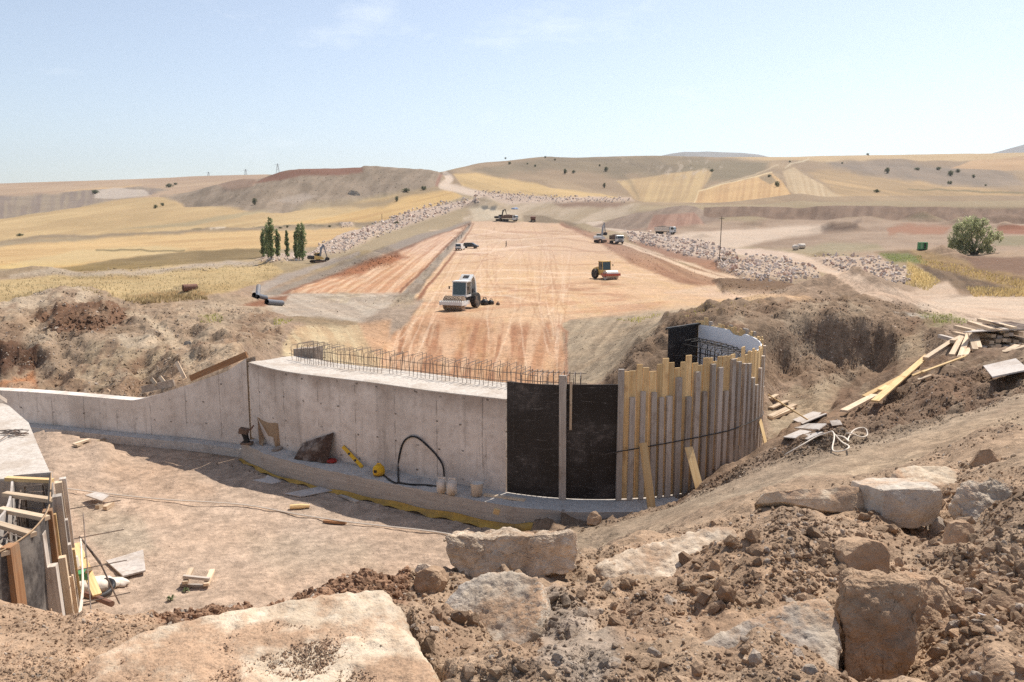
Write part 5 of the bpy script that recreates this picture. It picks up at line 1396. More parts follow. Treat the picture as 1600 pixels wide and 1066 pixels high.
def chunk(name, label, cat, outline, anchor, normal, t, mat, vox=0.016, amp=1.0, group=None, taper=0.86, mid=0.5, chips=None):
    if chips is None: chips = 0 if 'slab' in name else 14
    p = at_y(*anchor); n = Vector(normal).normalized()
    a = [on_plane(x, y, p, n) for x, y in outline]
    c = sum(a, Vector()) / len(a); size = max((q - c).length for q in a)
    bm = bmesh.new(); r = random.Random(int(anchor[0] * 7 + anchor[1])); N = len(a)
    def ring_(k0, k1, dep): return [bm.verts.new(c + (q - c) * r.uniform(k0, k1) - n * t * dep) for q in a]
    if chips:       # hard broken edges: a hull with corners struck off
        ring_(0.99, 1.02, 0.0); ring_(0.97, 1.05, 0.35); ring_(taper * .95, taper * 1.04, 1.0); bm.verts.new(c + n * t * 0.06)
        bmesh.ops.convex_hull(bm, input=bm.verts); bmesh.ops.delete(bm, geom=[v for v in bm.verts if not v.link_faces], context='VERTS')
        e1 = n.orthogonal().normalized(); e2 = n.cross(e1)
        for q in range(chips):
            th = r.uniform(0, 6.283); d = (e1 * math.cos(th) + e2 * math.sin(th) + n * r.uniform(-.3, 1.1)).normalized()
            sup = max((v.co - c).dot(d) for v in bm.verts); cut = c + d * sup * r.uniform(0.80, 0.955)
            bmesh.ops.bisect_plane(bm, geom=bm.verts[:] + bm.edges[:] + bm.faces[:], dist=1e-5, plane_co=cut, plane_no=d, clear_outer=True)
            ed = [e for e in bm.edges if e.is_boundary]
            if ed: bmesh.ops.holes_fill(bm, edges=ed, sides=0)
        bmesh.ops.triangulate(bm, faces=bm.faces); bmesh.ops.recalc_face_normals(bm, faces=bm.faces)
    else:
        top = ring_(.965, .965, 0); m1 = ring_(.99, 1.04, .22); m2 = ring_(.93, 1.03, .7); bot = ring_(taper * .92, taper * 1.03, 1.0)
        cen = bm.verts.new(c + n * t * 0.02)
        for i in range(N):
            j = (i + 1) % N
            bm.faces.new((top[i], top[j], cen))
            for u, v in ((top, m1), (m1, m2), (m2, bot)): bm.faces.new((v[i], v[j], u[j], u[i]))
        bm.faces.new(bot[::-1]); bmesh.ops.recalc_face_normals(bm, faces=bm.faces)
    base = Vector((c.x, c.y, min(v.co.z for v in bm.verts)))
    bmesh.ops.translate(bm, verts=bm.verts, vec=-base)
    me = bpy.data.meshes.new(name); bm.to_mesh(me); bm.free(); me.materials.append(mat)
    o = bpy.data.objects.new(name, me); COL.objects.link(o); o.location = base
    def disp(tex, st):
        d = o.modifiers.new('d', 'DISPLACE'); d.texture = tex; d.strength = st * size * amp; d.mid_level = mid; d.texture_coords = 'GLOBAL'
    if chips:
        while len(me.polygons) * 4 ** 5 > 150000 and False: pass
        sb = o.modifiers.new('s', 'SUBSURF'); sb.subdivision_type = 'SIMPLE'; sb.levels = sb.render_levels = 5 if size / 18 > vox * 1.2 else 4
        disp(vtex(size * .42), -.16); disp(vtex(size * .15), -.055); disp(ctex(round(size * .09, 3), 3, 1), -.028); disp(ctex(round(size * .03, 3), 3, 0), .022); disp(ctex(round(max(size * .012, .004), 3), 3, 0), .012)
        for p_ in me.polygons: p_.use_smooth = False
    else:
        rm = o.modifiers.new('r', 'REMESH'); rm.mode = 'VOXEL'; rm.voxel_size = vox; rm.use_smooth_shade = True
        for sc, st, hard in ((size * 0.55, 0.16, 0), (size * 0.22, 0.10, 1), (size * 0.085, 0.07, 1), (size * 0.03, 0.045, 0), (size * .012, .02, 0)):
            disp(ctex(round(sc, 3), 3, hard), st * 1.3 * (-1 if hard else 1))
    return tag(o, label, cat, group)


S_, B_ = 'concrete slab', 'boulder'
chunk('concrete_slab', 'large flat cream concrete slab dusted with soil at the bottom edge', S_, [(60, 1110), (100, 1062), (150, 1030), (200, 1003), (250, 984), (345, 960), (420, 948), (480, 933), (545, 927), (600, 924), (622, 950), (632, 985), (650, 1012), (682, 1062), (705, 1120), (560, 1190), (300, 1200)],
      (400, 1000, 3.18), (0.03, -0.10, 1), 0.20, M['pale'], 0.014, 0.32)
chunk('concrete_block', 'rough cream broken concrete block perched on the crest of the spoil bank', 'concrete block', [(676, 850), (690, 842), (730, 839), (780, 838), (840, 836), (895, 836), (907, 843), (906, 868), (893, 888), (860, 896), (815, 903), (760, 907), (705, 897), (684, 880)],
      (790, 870, 5.75), (0.05, -1, 0.30), 0.5, M['pale_clean'], 0.011, 1.0, chips=10)
chunk('concrete_slab', 'grey crusted concrete slab tilted under the perched cream block', S_, [(646, 1000), (680, 958), (720, 915), (760, 896), (800, 893), (842, 905), (850, 940), (838, 985), (805, 1028), (750, 1044), (700, 1050), (668, 1032)],
      (750, 970, 4.15), (-0.30, -0.45, 0.85), 0.28, M['greyrub'], 0.012, 0.5)
chunk('concrete_slab', 'cream concrete slab half buried in rubble below the dirt track', S_, [(930, 884), (985, 860), (1060, 840), (1105, 828), (1142, 826), (1150, 850), (1122, 890), (1050, 925), (985, 915), (940, 902)],
      (1040, 872, 5.85), (-.12, -.30, .95), 0.22, M['pale_clean'], 0.017, 0.55)
chunk('concrete_slab', 'long broken concrete slab with a bright top edge beside the smooth block', S_, [(1186, 778), (1200, 768), (1260, 764), (1320, 763), (1372, 763), (1374, 790), (1366, 806), (1340, 806), (1300, 798), (1240, 786)],
      (1300, 775, 7.55), (0.02, -.80, .60), 0.5, M['pale'], 0.016, 0.45, chips=6)
chunk('concrete_block', 'smooth faced grey concrete block standing among the rubble on the right', 'concrete block', [(1369, 768), (1400, 765), (1440, 763), (1470, 763), (1473, 790), (1468, 808), (1456, 820), (1430, 826), (1395, 824), (1371, 808)],
      (1420, 795, 7.25), (.06, -1, .12), 0.6, M['smoothblk'], 0.016, 0.5, chips=2)
chunk('concrete_slab', 'flat cream slab under brown soil behind the smooth block', S_, [(1394, 742), (1400, 732), (1430, 729), (1480, 728), (1540, 742), (1548, 765), (1500, 772), (1470, 764), (1412, 760)],
      (1460, 748, 8.7), (-.08, -.35, .94), 0.3, M['pale'], 0.022, 0.5)
chunk('concrete_slab', 'big grey and white slab tilted up at the right edge', S_, [(1490, 778), (1510, 752), (1550, 738), (1585, 765), (1625, 800), (1660, 840), (1630, 862), (1580, 846), (1540, 830), (1512, 812)],
      (1560, 795, 6.55), (-.30, -.62, .72), 0.42, M['greyrub'], 0.016, 1.3, chips=8)
chunk('boulder', 'rounded tan boulder sitting above the tall brown rock', B_, [(1315, 908), (1318, 864), (1332, 850), (1360, 845), (1386, 851), (1394, 876), (1394, 906), (1350, 912)],
      (1352, 880, 5.0), (-.12, -1, .28), 0.4, M['tanrock'], 0.014, 0.5)
chunk('boulder', 'tall ridged brown rock standing upright in the right foreground', B_, [(1318, 912), (1338, 899), (1390, 897), (1432, 902), (1436, 950), (1426, 1005), (1420, 1090), (1380, 1110), (1332, 1100), (1322, 1010), (1314, 955)],
      (1372, 985, 3.42), (-.34, -1, .36), 0.46, M['brownrock'], 0.010, 1.0, chips=12)
chunk('boulder', 'angular brown clay rock leaning on the tall ridged rock', B_, [(1428, 910), (1460, 900), (1494, 925), (1504, 960), (1492, 1010), (1462, 1045), (1424, 1040), (1430, 985)],
      (1460, 970, 3.9), (.45, -.85, .40), 0.36, M['tanrock'], 0.011, 1.0, chips=12)
chunk('boulder', 'smooth brown boulder cut by the right edge of the picture', B_, [(1528, 950), (1548, 930), (1600, 933), (1660, 955), (1650, 1005), (1600, 1002), (1560, 984)], (1580, 960, 3.95), (-.2, -.8, .6), 0.32, M['brownrock'], 0.012, 0.45)
chunk('boulder', 'small brown boulder with a flat face near the lower right corner', B_, [(1538, 1006), (1556, 980), (1588, 984), (1604, 1015), (1584, 1036), (1550, 1030)], (1570, 1005, 3.5), (-.3, -.9, .4), 0.2, M['brownrock'], 0.011, 0.5)
chunk('boulder', 'squarish brown rock high on the spoil heap at the right', B_, [(1516, 718), (1530, 700), (1552, 702), (1569, 735), (1566, 744), (1530, 748)], (1545, 722, 8.7), (-.4, -.9, .35), 0.35, M['brownrock'], 0.022, 0.5)
chunk('concrete_slab', 'pale grey crusted slab sunk in soil at the bottom beside the tall rock', S_, [(1075, 1090), (1098, 1012), (1160, 975), (1240, 945), (1290, 938), (1310, 975), (1302, 1030), (1292, 1100)], (1200, 1010, 3.4), (-.1, -.42, .9), 0.22, M['greyrub'], 0.012, 0.55)
chunk('stone', 'flat faced tan stone lying alone in the middle of the rubble', 'stone', [(1088, 972), (1100, 952), (1125, 955), (1138, 975), (1132, 990), (1100, 988)], (1115, 970, 4.1), (.1, -.9, .5), 0.13, M['tanrock'], 0.009, 0.4)
chunk('boulder', 'grey tan rock wedge in front of the tilted grey slab', B_, [(1482, 856), (1487, 815), (1500, 807), (1518, 820), (1530, 850), (1510, 868)], (1503, 836, 5.85), (-.2, -.8, .5), 0.25, M['tanrock'], 0.014, 0.5)
chunk('boulder', 'dark brown clay lump in the shade of the perched cream block', B_, [(643, 920), (650, 896), (668, 888), (684, 894), (690, 914), (680, 938), (655, 936)], (665, 912, 5.15), (-.2, -1, .3), 0.25, M['brownrock'], 0.013, 0.6)
chunk('stone', 'pale stone on the crest just left of the perched block', 'stone', [(646, 894), (655, 879), (672, 883), (676, 895), (660, 898)], (660, 888, 5.4), (-.1, -.9, .5), 0.12, M['pale_clean'], 0.012, 0.5)
chunk('stone', 'pale flaking clod below the middle of the rubble slope', 'stone', [(984, 980), (1010, 955), (1040, 962), (1044, 985), (1015, 1000), (992, 996)], (1012, 975, 4.0), (-.1, -.8, .6), 0.14, M['tanrock'], 0.010, 0.9)
chunk('stone', 'upright tan stone at the lower end of the buried cream slab', 'stone', [(1102, 904), (1112, 875), (1124, 876), (1126, 894), (1110, 908)], (1114, 890, 5.2), (-.3, -.9, .3), 0.12, M['tanrock'], 0.012, 0.5)
chunk('stone', 'blocky tan stone just under the upright stone', 'stone', [(1100, 908), (1116, 904), (1120, 922), (1104, 926)], (1110, 915, 4.9), (-.1, -.9, .5), 0.1, M['tanrock'], 0.011, 0.5)
chunk('stone', 'pale pointed stone on the bank near the end of the footing', 'stone', [(914, 820), (918, 804), (930, 798), (940, 808), (936, 822)], (926, 812, 15.2), (-.2, -.9, .5), 0.22, M['tanrock'], 0.025, 0.6)
chunk('stone', 'brown stone on the bank below the pointed pale stone', 'stone', [(862, 840), (870, 826), (886, 828), (888, 842), (872, 846)], (875, 836, 15.0), (-.2, -.9, .5), 0.2, M['brownrock'], 0.025, 0.6)
chunk('boulder', 'earthy boulder leaning at the foot of the batten formwork', B_, [(1050, 790), (1062, 778), (1090, 778), (1100, 790), (1088, 806), (1060, 806)], (1075, 792, 15.1), (-.1, -.9, .5), 0.4, M['brownrock'], 0.04, 0.5)
# stones on the left bank
chunk('stone', 'grey stone lying on the left spoil bench', 'stone', [(286, 542), (288, 533), (298, 533), (301, 542)], (293, 538, 32), (-.1, -.9, .5), 0.3, M['outcrop'], 0.05, 0.4)
chunk('stone', 'round pale stone behind the low wing wall', 'stone', [(157, 617), (158, 609), (168, 607), (172, 614), (168, 620)], (165, 613, 26.0), (-.1, -.9, .5), 0.3, M['tanrock'], 0.05, 0.4)
chunk('stone', 'reddish tan stone at the foot of the dark left heap', 'stone', [(156, 520), (164, 508), (174, 511), (170, 522)], (165, 515, 39), (-.1, -.9, .5), 0.4, M['tanrock'], 0.06, 0.4)
print('near', round(time.time() - T0, 1))
# ------------------------------------------------------------------ things on and by the wall
FZ = ZF + 0.01


def wpt(px, py, off=0.03):
    """a point on the wall face (front) seen at a photo pixel, pulled off by a little"""
    best = None; d = ray(px, py)
    for p, n in zip(main, mn):
        x = d.x / d.y
        e = abs(p.x / p.y - x)
        if best is None or e < best[0]: best = (e, p, n)
    _, p, n = best; q = p + n * off
    return d * (q.y / d.y)


def lpt(px, py): return at_z(px, py, FZ)          # on the footing ledge
def fpt(px, py, up_=0.0):                         # on the ground
    g = G(px, py); return g + Vector((0, 0, up_))


def board(name, label, cat, pts, normal, t, mat, group=None):
    return tag(MB().slab(pts, normal, t).build(name, mat, None, True), label, cat, group)


# tan plywood offcut with an arched cut standing against the wall
o = [lpt(405, 694), wpt(402, 652, .05), wpt(434, 662, .05), lpt(438, 700), lpt(430, 701), (lpt(428, 699) + Vector((0, 0, .28))), (lpt(414, 690) + Vector((0, 0, .18))), lpt(410, 697)]
board('plywood_offcut', 'tan plywood offcut with an arch cut out, leaning on the curved wall', 'plywood', [o[0], o[1], o[2], o[3], o[4], o[5], o[6], o[7]], (-.45, -.85, .1), 0.018, M['tanply'])
o = [lpt(459, 717), lpt(511, 724), wpt(521, 676, .06), wpt(473, 692, .20), lpt(465, 698) + Vector((0, 0, .05))]
board('plywood_sheet', 'stained brown four sided plywood sheet leaning on the curved wall', 'plywood', [o[0], o[1], o[2], o[3]], (-.4, -.85, .35), 0.02, M['stainply'])
tag(MB().beam(lpt(429, 705), lpt(443, 698) + Vector((0, 0, .04)), 0.16, 0.06).build('timber_block', M['cside'], None, True), 'short grey timber block lying on the ledge by the arched offcut', 'timber')
# yellow spirit level leaning on the wall
lv = thing('spirit_level', 'yellow spirit level leaning against the curved concrete wall', 'spirit level', lpt(566, 731))
a_, b_ = lpt(566, 730), wpt(536, 698, .05)
MB().beam(a_, b_, 0.085, 0.035, (0, -1, .2)).build('body', M['yellow'], lv, True)
for f in (0.3, 0.62): MB().beam(a_.lerp(b_, f) + Vector((-.01, -.018, 0)), a_.lerp(b_, f + .07) + Vector((-.01, -.018, 0)), 0.05, 0.012, (0, -1, .2)).build('vial_window', M['dark'], lv, True)
tag(MB().lathe([(0.13, 0), (0.14, .03), (0.12, .07), (0.0, .09)], lpt(518, 722), 'z', 14).build('bowl', M['red'], None, True, True), 'small red plastic bowl on the ledge behind the stained sheet', 'bowl')
# yellow canister
p = lpt(592, 742)
cn = thing('jerrycan', 'round yellow plastic canister with a cut opening on the ledge', 'canister', p)
MB().lathe([(0.10, 0), (0.135, .02), (0.145, .10), (0.13, .19), (0.08, .235), (0.045, .245)], p, 'z', 18).build('body', M['yellow'], cn, True, True)
MB().box(p + Vector((-.06, -.135, .12)), (0.07, 0.03, 0.06)).build('opening', M['dark'], cn, True)
MB().tube([p + Vector((-.05, 0, .23)), p + Vector((-.03, 0, .275)), p + Vector((.04, 0, .275)), p + Vector((.06, 0, .23))], 0.014, 6).build('handle', M['yellow'], cn, True)
# black hose looped up the wall
hp = [lpt(600, 743), lpt(612, 752), lpt(622, 754), wpt(622, 735, .05), wpt(624, 712, .05), wpt(630, 692, .05), wpt(640, 683, .05), wpt(652, 684, .05), wpt(668, 697, .05), wpt(683, 713, .05), wpt(692, 728, .05), wpt(694, 745, .06)]
hz = spline(hp, 60)
tag(MB().tube(hz, 0.022, 8).build('hose', M['black'], None, True, True), 'black rubber hose looped up against the curved concrete wall', 'hose')
tag(MB().tube(spline([lpt(622, 754), lpt(640, 757), lpt(665, 758), lpt(683, 760)], 20), 0.022, 8).build('hose', M['black'], None, True, True), 'black hose end lying flat along the footing ledge', 'hose')
# two white jerrycans and a bucket
for k, (px, py, s, lab) in enumerate(((690, 770, 0.98, 'dusty white jerrycan on the ledge, left one of the touching pair'), (706, 773, 1.05, 'dusty white jerrycan on the ledge, right one of the touching pair'))):
    p = lpt(px, py); j = thing('jerrycan', lab, 'canister', p, 0, 'white jerrycans on the ledge')
    mb = MB(); mb.box(p + Vector((0, 0, .16 * s)), (.21 * s, .17 * s, .32 * s)); bmesh.ops.bevel(mb.bm, geom=mb.bm.edges[:], offset=0.035, segments=2, affect='EDGES')
    mb.build('body', M['offwhite'], j, True, True)
    MB().cyl(p + Vector((.06 * s, 0, .32 * s)), p + Vector((.06 * s, 0, .36 * s)), 0.03, 10).build('cap', M['offwhite'], j, True)
    MB().tube([p + Vector((-.07, 0, .31 * s)), p + Vector((-.05, 0, .355 * s)), p + Vector((.01, 0, .355 * s)), p + Vector((.03, 0, .31 * s))], 0.014, 6).build('handle', M['offwhite'], j, True)
p = lpt(745, 774); bkt = thing('bucket', 'dirty pale grey bucket of cement on the ledge beside the jerrycans', 'bucket', p)
MB().lathe([(0.0, .01), (0.115, 0), (0.145, .28), (0.15, .285), (0.138, .28), (0.13, .24), (0.0, .235)], p, 'z', 20).build('body', M['offwhite'], bkt, True, True)
MB().tube([p + Vector((.146 * math.cos(t), .02 - .146 * math.sin(t) * .5, .27 - .10 * math.sin(t))) for t in np.linspace(0, math.pi, 12)], 0.005, 5).build('handle', M['dark'], bkt, True)
tag(MB().beam(lpt(756, 773), lpt(820, 782) + Vector((0, 0, .01)), 0.11, 0.04).build('plank', M['palewood'], None, True), 'pale plank lying on the ledge from the bucket to the black panel', 'plank')
tag(MB().box(lpt(776, 800) + Vector((0, -.02, .02)), (.13, .08, .12), Matrix.Rotation(.3, 3, 'Y')).build('timber_block', M['newwood'], None, True, bevel=.008), 'small orange timber block on the lip of the footing ledge', 'timber')
# tamper standing at the corner
p = lpt(386, 694); tp = thing('tamping_rammer', 'small dusty brown machine with a raised handle at the wall corner', 'machine', p)
MB().box(p + Vector((0, 0, .03)), (.30, .22, .05)).build('foot_plate', M['mud'], tp, True, bevel=.01)
MB().tube([p + Vector((0, 0, .05)), p + Vector((-.02, 0, .18)), p + Vector((-.05, 0, .30))], [.085, .075, .09], 12).build('bellows', M['black'], tp, True)
MB().box(p + Vector((-.07, 0, .36)), (.24, .18, .16), Matrix.Rotation(.2, 3, 'Y')).build('engine', M['mud'], tp, True, bevel=.02)
MB().tube([p + Vector((-.02, .05, .38)), p + Vector((.12, .05, .40)), p + Vector((.19, .05, .50)), p + Vector((.19, -.05, .50)), p + Vector((.12, -.05, .40)), p + Vector((-.02, -.05, .38))], .016, 6).build('handle', M['rust'], tp, True)
# ------------------------------------------------------------------ pit floor
def flat_sheet(label, px, mat, t=0.02, lift=0.03, name='plywood_sheet', cat='plywood', tilt=None):
    q = [fpt(x, y, lift + (tilt[i] if tilt else 0)) for i, (x, y) in enumerate(px)]
    n = (q[1] - q[0]).cross(q[2] - q[0]); n = n if n.z > 0 else -n
    return board(name, label, cat, q, n, t, mat)


flat_sheet('grey plywood sheet half in the shade below the yellow edged footing', [(445, 773), (470, 778), (530, 766), (505, 761)], M['greyply'])
flat_sheet('grey cut plywood piece with a notch lying in the shade of the wall', [(394, 752), (425, 758), (440, 754), (418, 744), (414, 749)], M['greyply'])
flat_sheet('large grey plywood sheet lying loose on the pit floor at the lower left', [(166, 880), (193, 908), (228, 899), (224, 865)], M['greyply'], 0.03, 0.05, tilt=[0, .05, .05, 0.03])
flat_sheet('small pale plywood sheet propped on blocks near the left formwork', [(134, 784), (160, 793), (172, 784), (150, 779)], M['greyply'], 0.025, 0.16)
for a_, b_ in (((152, 796), (158, 792)), ((164, 798), (176, 790))):
    tag(MB().beam(fpt(*a_, .05), fpt(*b_, .05), .09, .09).build('timber_block', M['palewood'], None, True), 'short timber block under the small propped plywood sheet', 'timber', 'blocks under the propped sheet')
tag(MB().beam(fpt(533, 775, .02), fpt(558, 786, .02), .10, .04).build('plank', M['oldwood'], None, True), 'short grey plank on the shaded pit floor beside the footing', 'plank')
tag(MB().tube([fpt(453, 796, .06), fpt(470, 795, .06), fpt(484, 794, .05)], [.05, .06, .035], 9).build('log', M['newwood'], None, True), 'short splintered orange log on the sunlit pit floor', 'log')
tag(MB().beam(fpt(506, 816, .03), fpt(541, 819, .03), .09, .05).build('plank', M['brownwood'], None, True), 'dark brown plank lying across the white line in the pit', 'plank')
ln = [fpt(x, y, .05) for x, y in ((98, 766), (180, 776), (260, 784), (380, 792), (470, 808), (560, 821), (660, 832), (720, 841))]
tag(MB().tube(spline(ln, 60), 0.018, 5).build('string_line', M['rope'], None, True), 'white cord stretched across the floor of the pit', 'cord')
# little ladder frame sticking up at the crest
ld = thing('wooden_ladder', 'small pale ladder like timber piece standing behind the crest of soil', 'ladder', fpt(310, 905))
for a_, b_ in (((289, 911), (299, 889)), ((322, 914), (332, 891))):
    MB().beam(at_y(*a_, 13.6), at_y(*b_, 14.2), .09, .05).build('rail', M['palewood'], ld, True)
for a_, b_ in (((288, 899), (329, 903)), ((284, 912), (326, 914))):
    MB().beam(at_y(*a_, 13.75) + Vector((0, -.05, 0)), at_y(*b_, 13.75) + Vector((0, -.05, 0)), .06, .05).build('rung', M['oldwood'], ld, True)
for a_, b_, l in (((115, 698), (140, 690), 'pale plank laid over the left end of the trench'), ((118, 700), (168, 688), 'longer pale plank laid slanting across the trench')):
    tag(MB().beam(fpt(*a_, .06), fpt(*b_, .06), .10, .05).build('plank', M['palewood'], None, True), l, 'plank')
for px, py, s, l in ((147, 918, .34, 'white cement bag crumpled at the foot of the left formwork'), (176, 915, .22, 'smaller white bag lying beside the crumpled cement bag')):
    p = fpt(px, py, .05); mb = MB(); bmesh.ops.create_icosphere(mb.bm, subdivisions=3, radius=1.0)
    for v in mb.bm.verts:
        q = v.co.copy(); v.co = Vector((q.x * s * 1.3, q.y * s * .7, q.z * s * .38)) * (1 + .16 * math.sin(7 * q.x + 3 * q.z) * math.cos(6 * q.y)) + p
    tag(mb.build('cement_bag', M['offwhite'], None, True, True), l, 'bag')
tag(MB().tube([fpt(145, 930, .12) + Vector((.34 * math.cos(t), .30 * math.sin(t), .04 * math.sin(2 * t))) for t in np.linspace(0, 11.5, 50)], .045, 8).build('hose', M['black'], None, True, True), 'coil of thick black pipe below the left formwork', 'hose')
tag(MB().tube([at_y(134, 928, 13.0), at_y(175, 944, 12.6)], .05, 9).build('pipe', M['rust'], None, True), 'dark red steel pipe end lying near the coiled black pipe', 'pipe')

# ------------------------------------------------------------------ left-hand wall and its round formwork
lw = thing('abutment_wall', 'concrete wall with a broad pale top cut off by the left edge', 'wall', at_z(30, 700, -6.4))
topo = [at_z(x, y, -3.9) for x, y in ((-120, 640), (-2, 630), (14, 636), (30, 650), (45, 663), (60, 700), (78, 740), (40, 748), (-120, 762))]
mb = MB(); mb.slab(topo, (0, 0, 1), 2.7); mb.build('wall_body', M['cside'], lw, True)
mb = MB(); mb.slab([p + Vector((0, 0, .03)) for p in topo], (0, 0, 1), .028); mb.build('wall_top', M['ctop'], lw, True)
MB().hexa([at_z(-60, 632, -3.87), at_z(11, 630, -3.87), at_z(11, 624, -3.87), at_z(-60, 626, -3.87), at_z(-60, 607, -3.87) + Vector((0, -1.2, .42)), at_z(11, 605, -3.87) + Vector((0, -1.2, .42)), at_z(11, 600, -3.87) + Vector((0, -1.2, .42)), at_z(-60, 602, -3.87) + Vector((0, -1.2, .42))]).build('upstand', M['cside'], lw, True)
for k in range(9):
    a_ = at_z(rnd.uniform(-8, 14), rnd.uniform(673, 690), -3.84); b_ = at_z(rnd.uniform(24, 46), rnd.uniform(668, 682), -3.84)
    tag(MB().tube([a_, a_.lerp(b_, .5) + Vector((0, 0, .02 * k * .3)), b_], .010, 5).build('steel_bar', M['rebar'], None, True), 'bent steel bar in the loose bundle on the left wall top', 'steel bar', 'steel bars loose on the left wall top')
lf = thing('round_formwork', 'round formwork of posts and dark sheets at the lower left with steel bars inside', 'formwork', Vector((-6.4, 9.6, -6.2)))
ZTL = -3.62
oc = spline([up(at_z(x, y, ZTL), 0) for x, y in ((80, 740), (79, 768), (75, 798), (52, 829), (16, 855), (-10, 868), (-70, 892))], 40)
ic = spline([up(at_z(x, y, ZTL), 0) for x, y in ((21, 745), (19, 770), (13, 792), (3, 806), (-14, 820), (-50, 840))], 30)
on = normals2d(oc)
def outw(i):
    n = on[i]; return n if n.x > 0 else -n
sl = [0.0]
for a_, b_ in zip(oc, oc[1:]): sl.append(sl[-1] + (b_ - a_).length)
mb = MB(); f0 = [up(p, -6.4) for p in oc]; f1 = [up(p, ZTL) for p in oc]; g1 = [up(p - outw(i) * .025, ZTL) for i, p in enumerate(oc)]; g0 = [up(p - outw(i) * .025, -6.4) for i, p in enumerate(oc)]
strip(mb, [f0, f1, g1, g0], [[(s, 0) for s in sl], [(s, 2.7) for s in sl], [(s, 2.75) for s in sl], [(s, 5.5) for s in sl]]); mb.build('outer_panel', M['dustyfilm'], lf, True)
MB().tube([p + Vector((0, 0, .012)) for p in f1], .010, 5).build('panel_edge', M['tanply'], lf, True)
si = [0.0]
for a_, b_ in zip(ic, ic[1:]): si.append(si[-1] + (b_ - a_).length)
mb = MB(); h0 = [up(p, -6.4) for p in ic]; h1 = [up(p, ZTL) for p in ic]; k1 = [up(p + Vector((-.03, .0, 0)), ZTL) for p in ic]
strip(mb, [h0, h1, k1], [[(s, 0) for s in si], [(s, 2.7) for s in si], [(s, 2.73) for s in si]]); mb.build('inner_panel', M['greyply'], lf, True)
mb = MB(); e0, e1 = oc[0], ic[0]
mb.slab([up(e0, -6.4), up(e1, -6.4), up(e1, ZTL + .02), up(e0, ZTL + .02)], (0, -1, 0), .03); mb.build('end_panel', M['greyply'], lf, True)
for i, (po, pi) in enumerate(((3, 2), (13, 10), (21, 17), (27, 22), (33, 26))):
    MB().beam(up(ic[pi] + Vector((-.1, 0, 0)), ZTL + .02 - .02 * i), up(oc[po] + Vector((.02, 0, 0)), ZTL - .03), .09, .05).build('spacer', M['newwood' if i == 0 else 'palewood'], lf, True)
for k in range(10):
    pa = oc[2 + k * 3]; pb = ic[min(1 + int(k * 2.6), 29)]; z = ZTL - .10 - .03 * (k % 3)
    d_ = (pb - pa).normalized()
    MB().tube([up(pa + d_ * .12, z - 1.2), up(pa + d_ * .12, z), up(pb - d_ * .14, z - .02), up(pb - d_ * .14, z - 1.2)], .011, 5).build('rebar', M['rebar'], lf, True)
for f_ in (.16, .84):
    MB().tube([up(oc[2 + k * 3].lerp(ic[min(1 + int(k * 2.6), 29)], f_), ZTL - .18) for k in range(10)], .011, 5).build('ring_bar', M['rebar'], lf, True)
# posts outside: photo column and row of the top, its height, width, wood
for px, py, zt_, w, mt in ((15, 852, -3.60, .15, 'brownwood'), (36, 852, -3.80, .13, 'brownwood'), (61, 833, -3.78, .14, 'oldwood'), (74, 797, -3.62, .13, 'brownwood'), (83, 803, -3.72, .08, 'newwood'), (89, 774, -3.52, .13, 'oldwood'), (91, 753, -3.50, .11, 'palewood'), (98, 747, -3.48, .10, 'oldwood'),
                           (82, 883, -4.20, .12, 'oldwood'), (97, 870, -4.25, .10, 'palewood'), (101, 812, -3.95, .09, 'oldwood'), (106, 850, -4.20, .09, 'oldwood'), (110, 900, -4.60, .08, 'palewood'), (113, 858, -4.35, .07, 'newwood'), (-14, 862, -3.66, .14, 'brownwood')):
    p = at_z(px, py, zt_)
    i = min(range(40), key=lambda q: (oc[q] - up(p, 0)).length); n = outw(i)
    MB().beam(up(p + n * .10, -6.45), p, w, w * .8, n).build('post', M[mt], lf, True)
p = up(ic[0] + Vector((-.12, -.45, 0)), 0)
MB().beam(up(p, -5.0), up(p + Vector((.06, .05, 0)), -3.45), .16, .05, (.4, -.9, 0)).build('post', M['oldwood'], lf, True)
# ropes and steel hoops drawn round the posts
for z_, sag in ((-4.55, .55), (-4.60, .62)):
    MB().tube([up(oc[i] + outw(i) * .30, z_ - sag * ((i - 8) / 18.0) ** 2 * (1 if i > 8 else .15)) for i in range(3, 36)], .013, 6).build('rope', M['rope'], lf, True)
for z_ in (-4.3, -4.75, -5.2, -5.65):
    MB().tube([up(oc[i] + outw(i) * .36, z_ + .05 * math.sin(i)) for i in range(1, 20)], .008, 5).build('hoop_bar', M['rebar'], lf, True)
for k in range(5):
    p = oc[3 + 4 * k]; n = outw(3 + 4 * k); zz = -4.1 - .32 * k
    MB().tube([up(p + n * .1, zz), up(p + n * (.85), zz + .02)], .008, 5).build('tie_rod', M['rebar'], lf, True)
# loose bars leaning by the posts, offcuts
for k, (a_, b_) in enumerate((((126, 840), (178, 925)), ((124, 838), (187, 944)), ((118, 872), (112, 950)), ((105, 800), (100, 935)), ((96, 905), (104, 830)))):
    pa = at_y(*a_, 11.2); pb = at_y(*b_, 11.0)
    tag(MB().tube([pa, pa.lerp(pb, .5) + Vector((.04, 0, .05)), pb], .011, 5).build('steel_bar', M['rust' if k > 1 else 'rebar'], None, True), 'long thin steel bar leaning beside the posts of the left formwork', 'steel bar', 'steel bars leaning by the left formwork')
for a_, b_, w, mt, l in (((118, 850), (152, 930), .13, 'newwood', 'yellowish long board lying beside the left formwork'), ((110, 880), (118, 905), .10, 'palewood', 'pale stub of board standing beside the left formwork'), ((128, 905), (140, 890), .08, 'palewood', 'pale offcut lying under the steel bars at left')):
    tag(MB().beam(at_y(*a_, 12.6), at_y(*b_, 11.8), w, .035).build('board', M[mt], None, True), l, 'board')
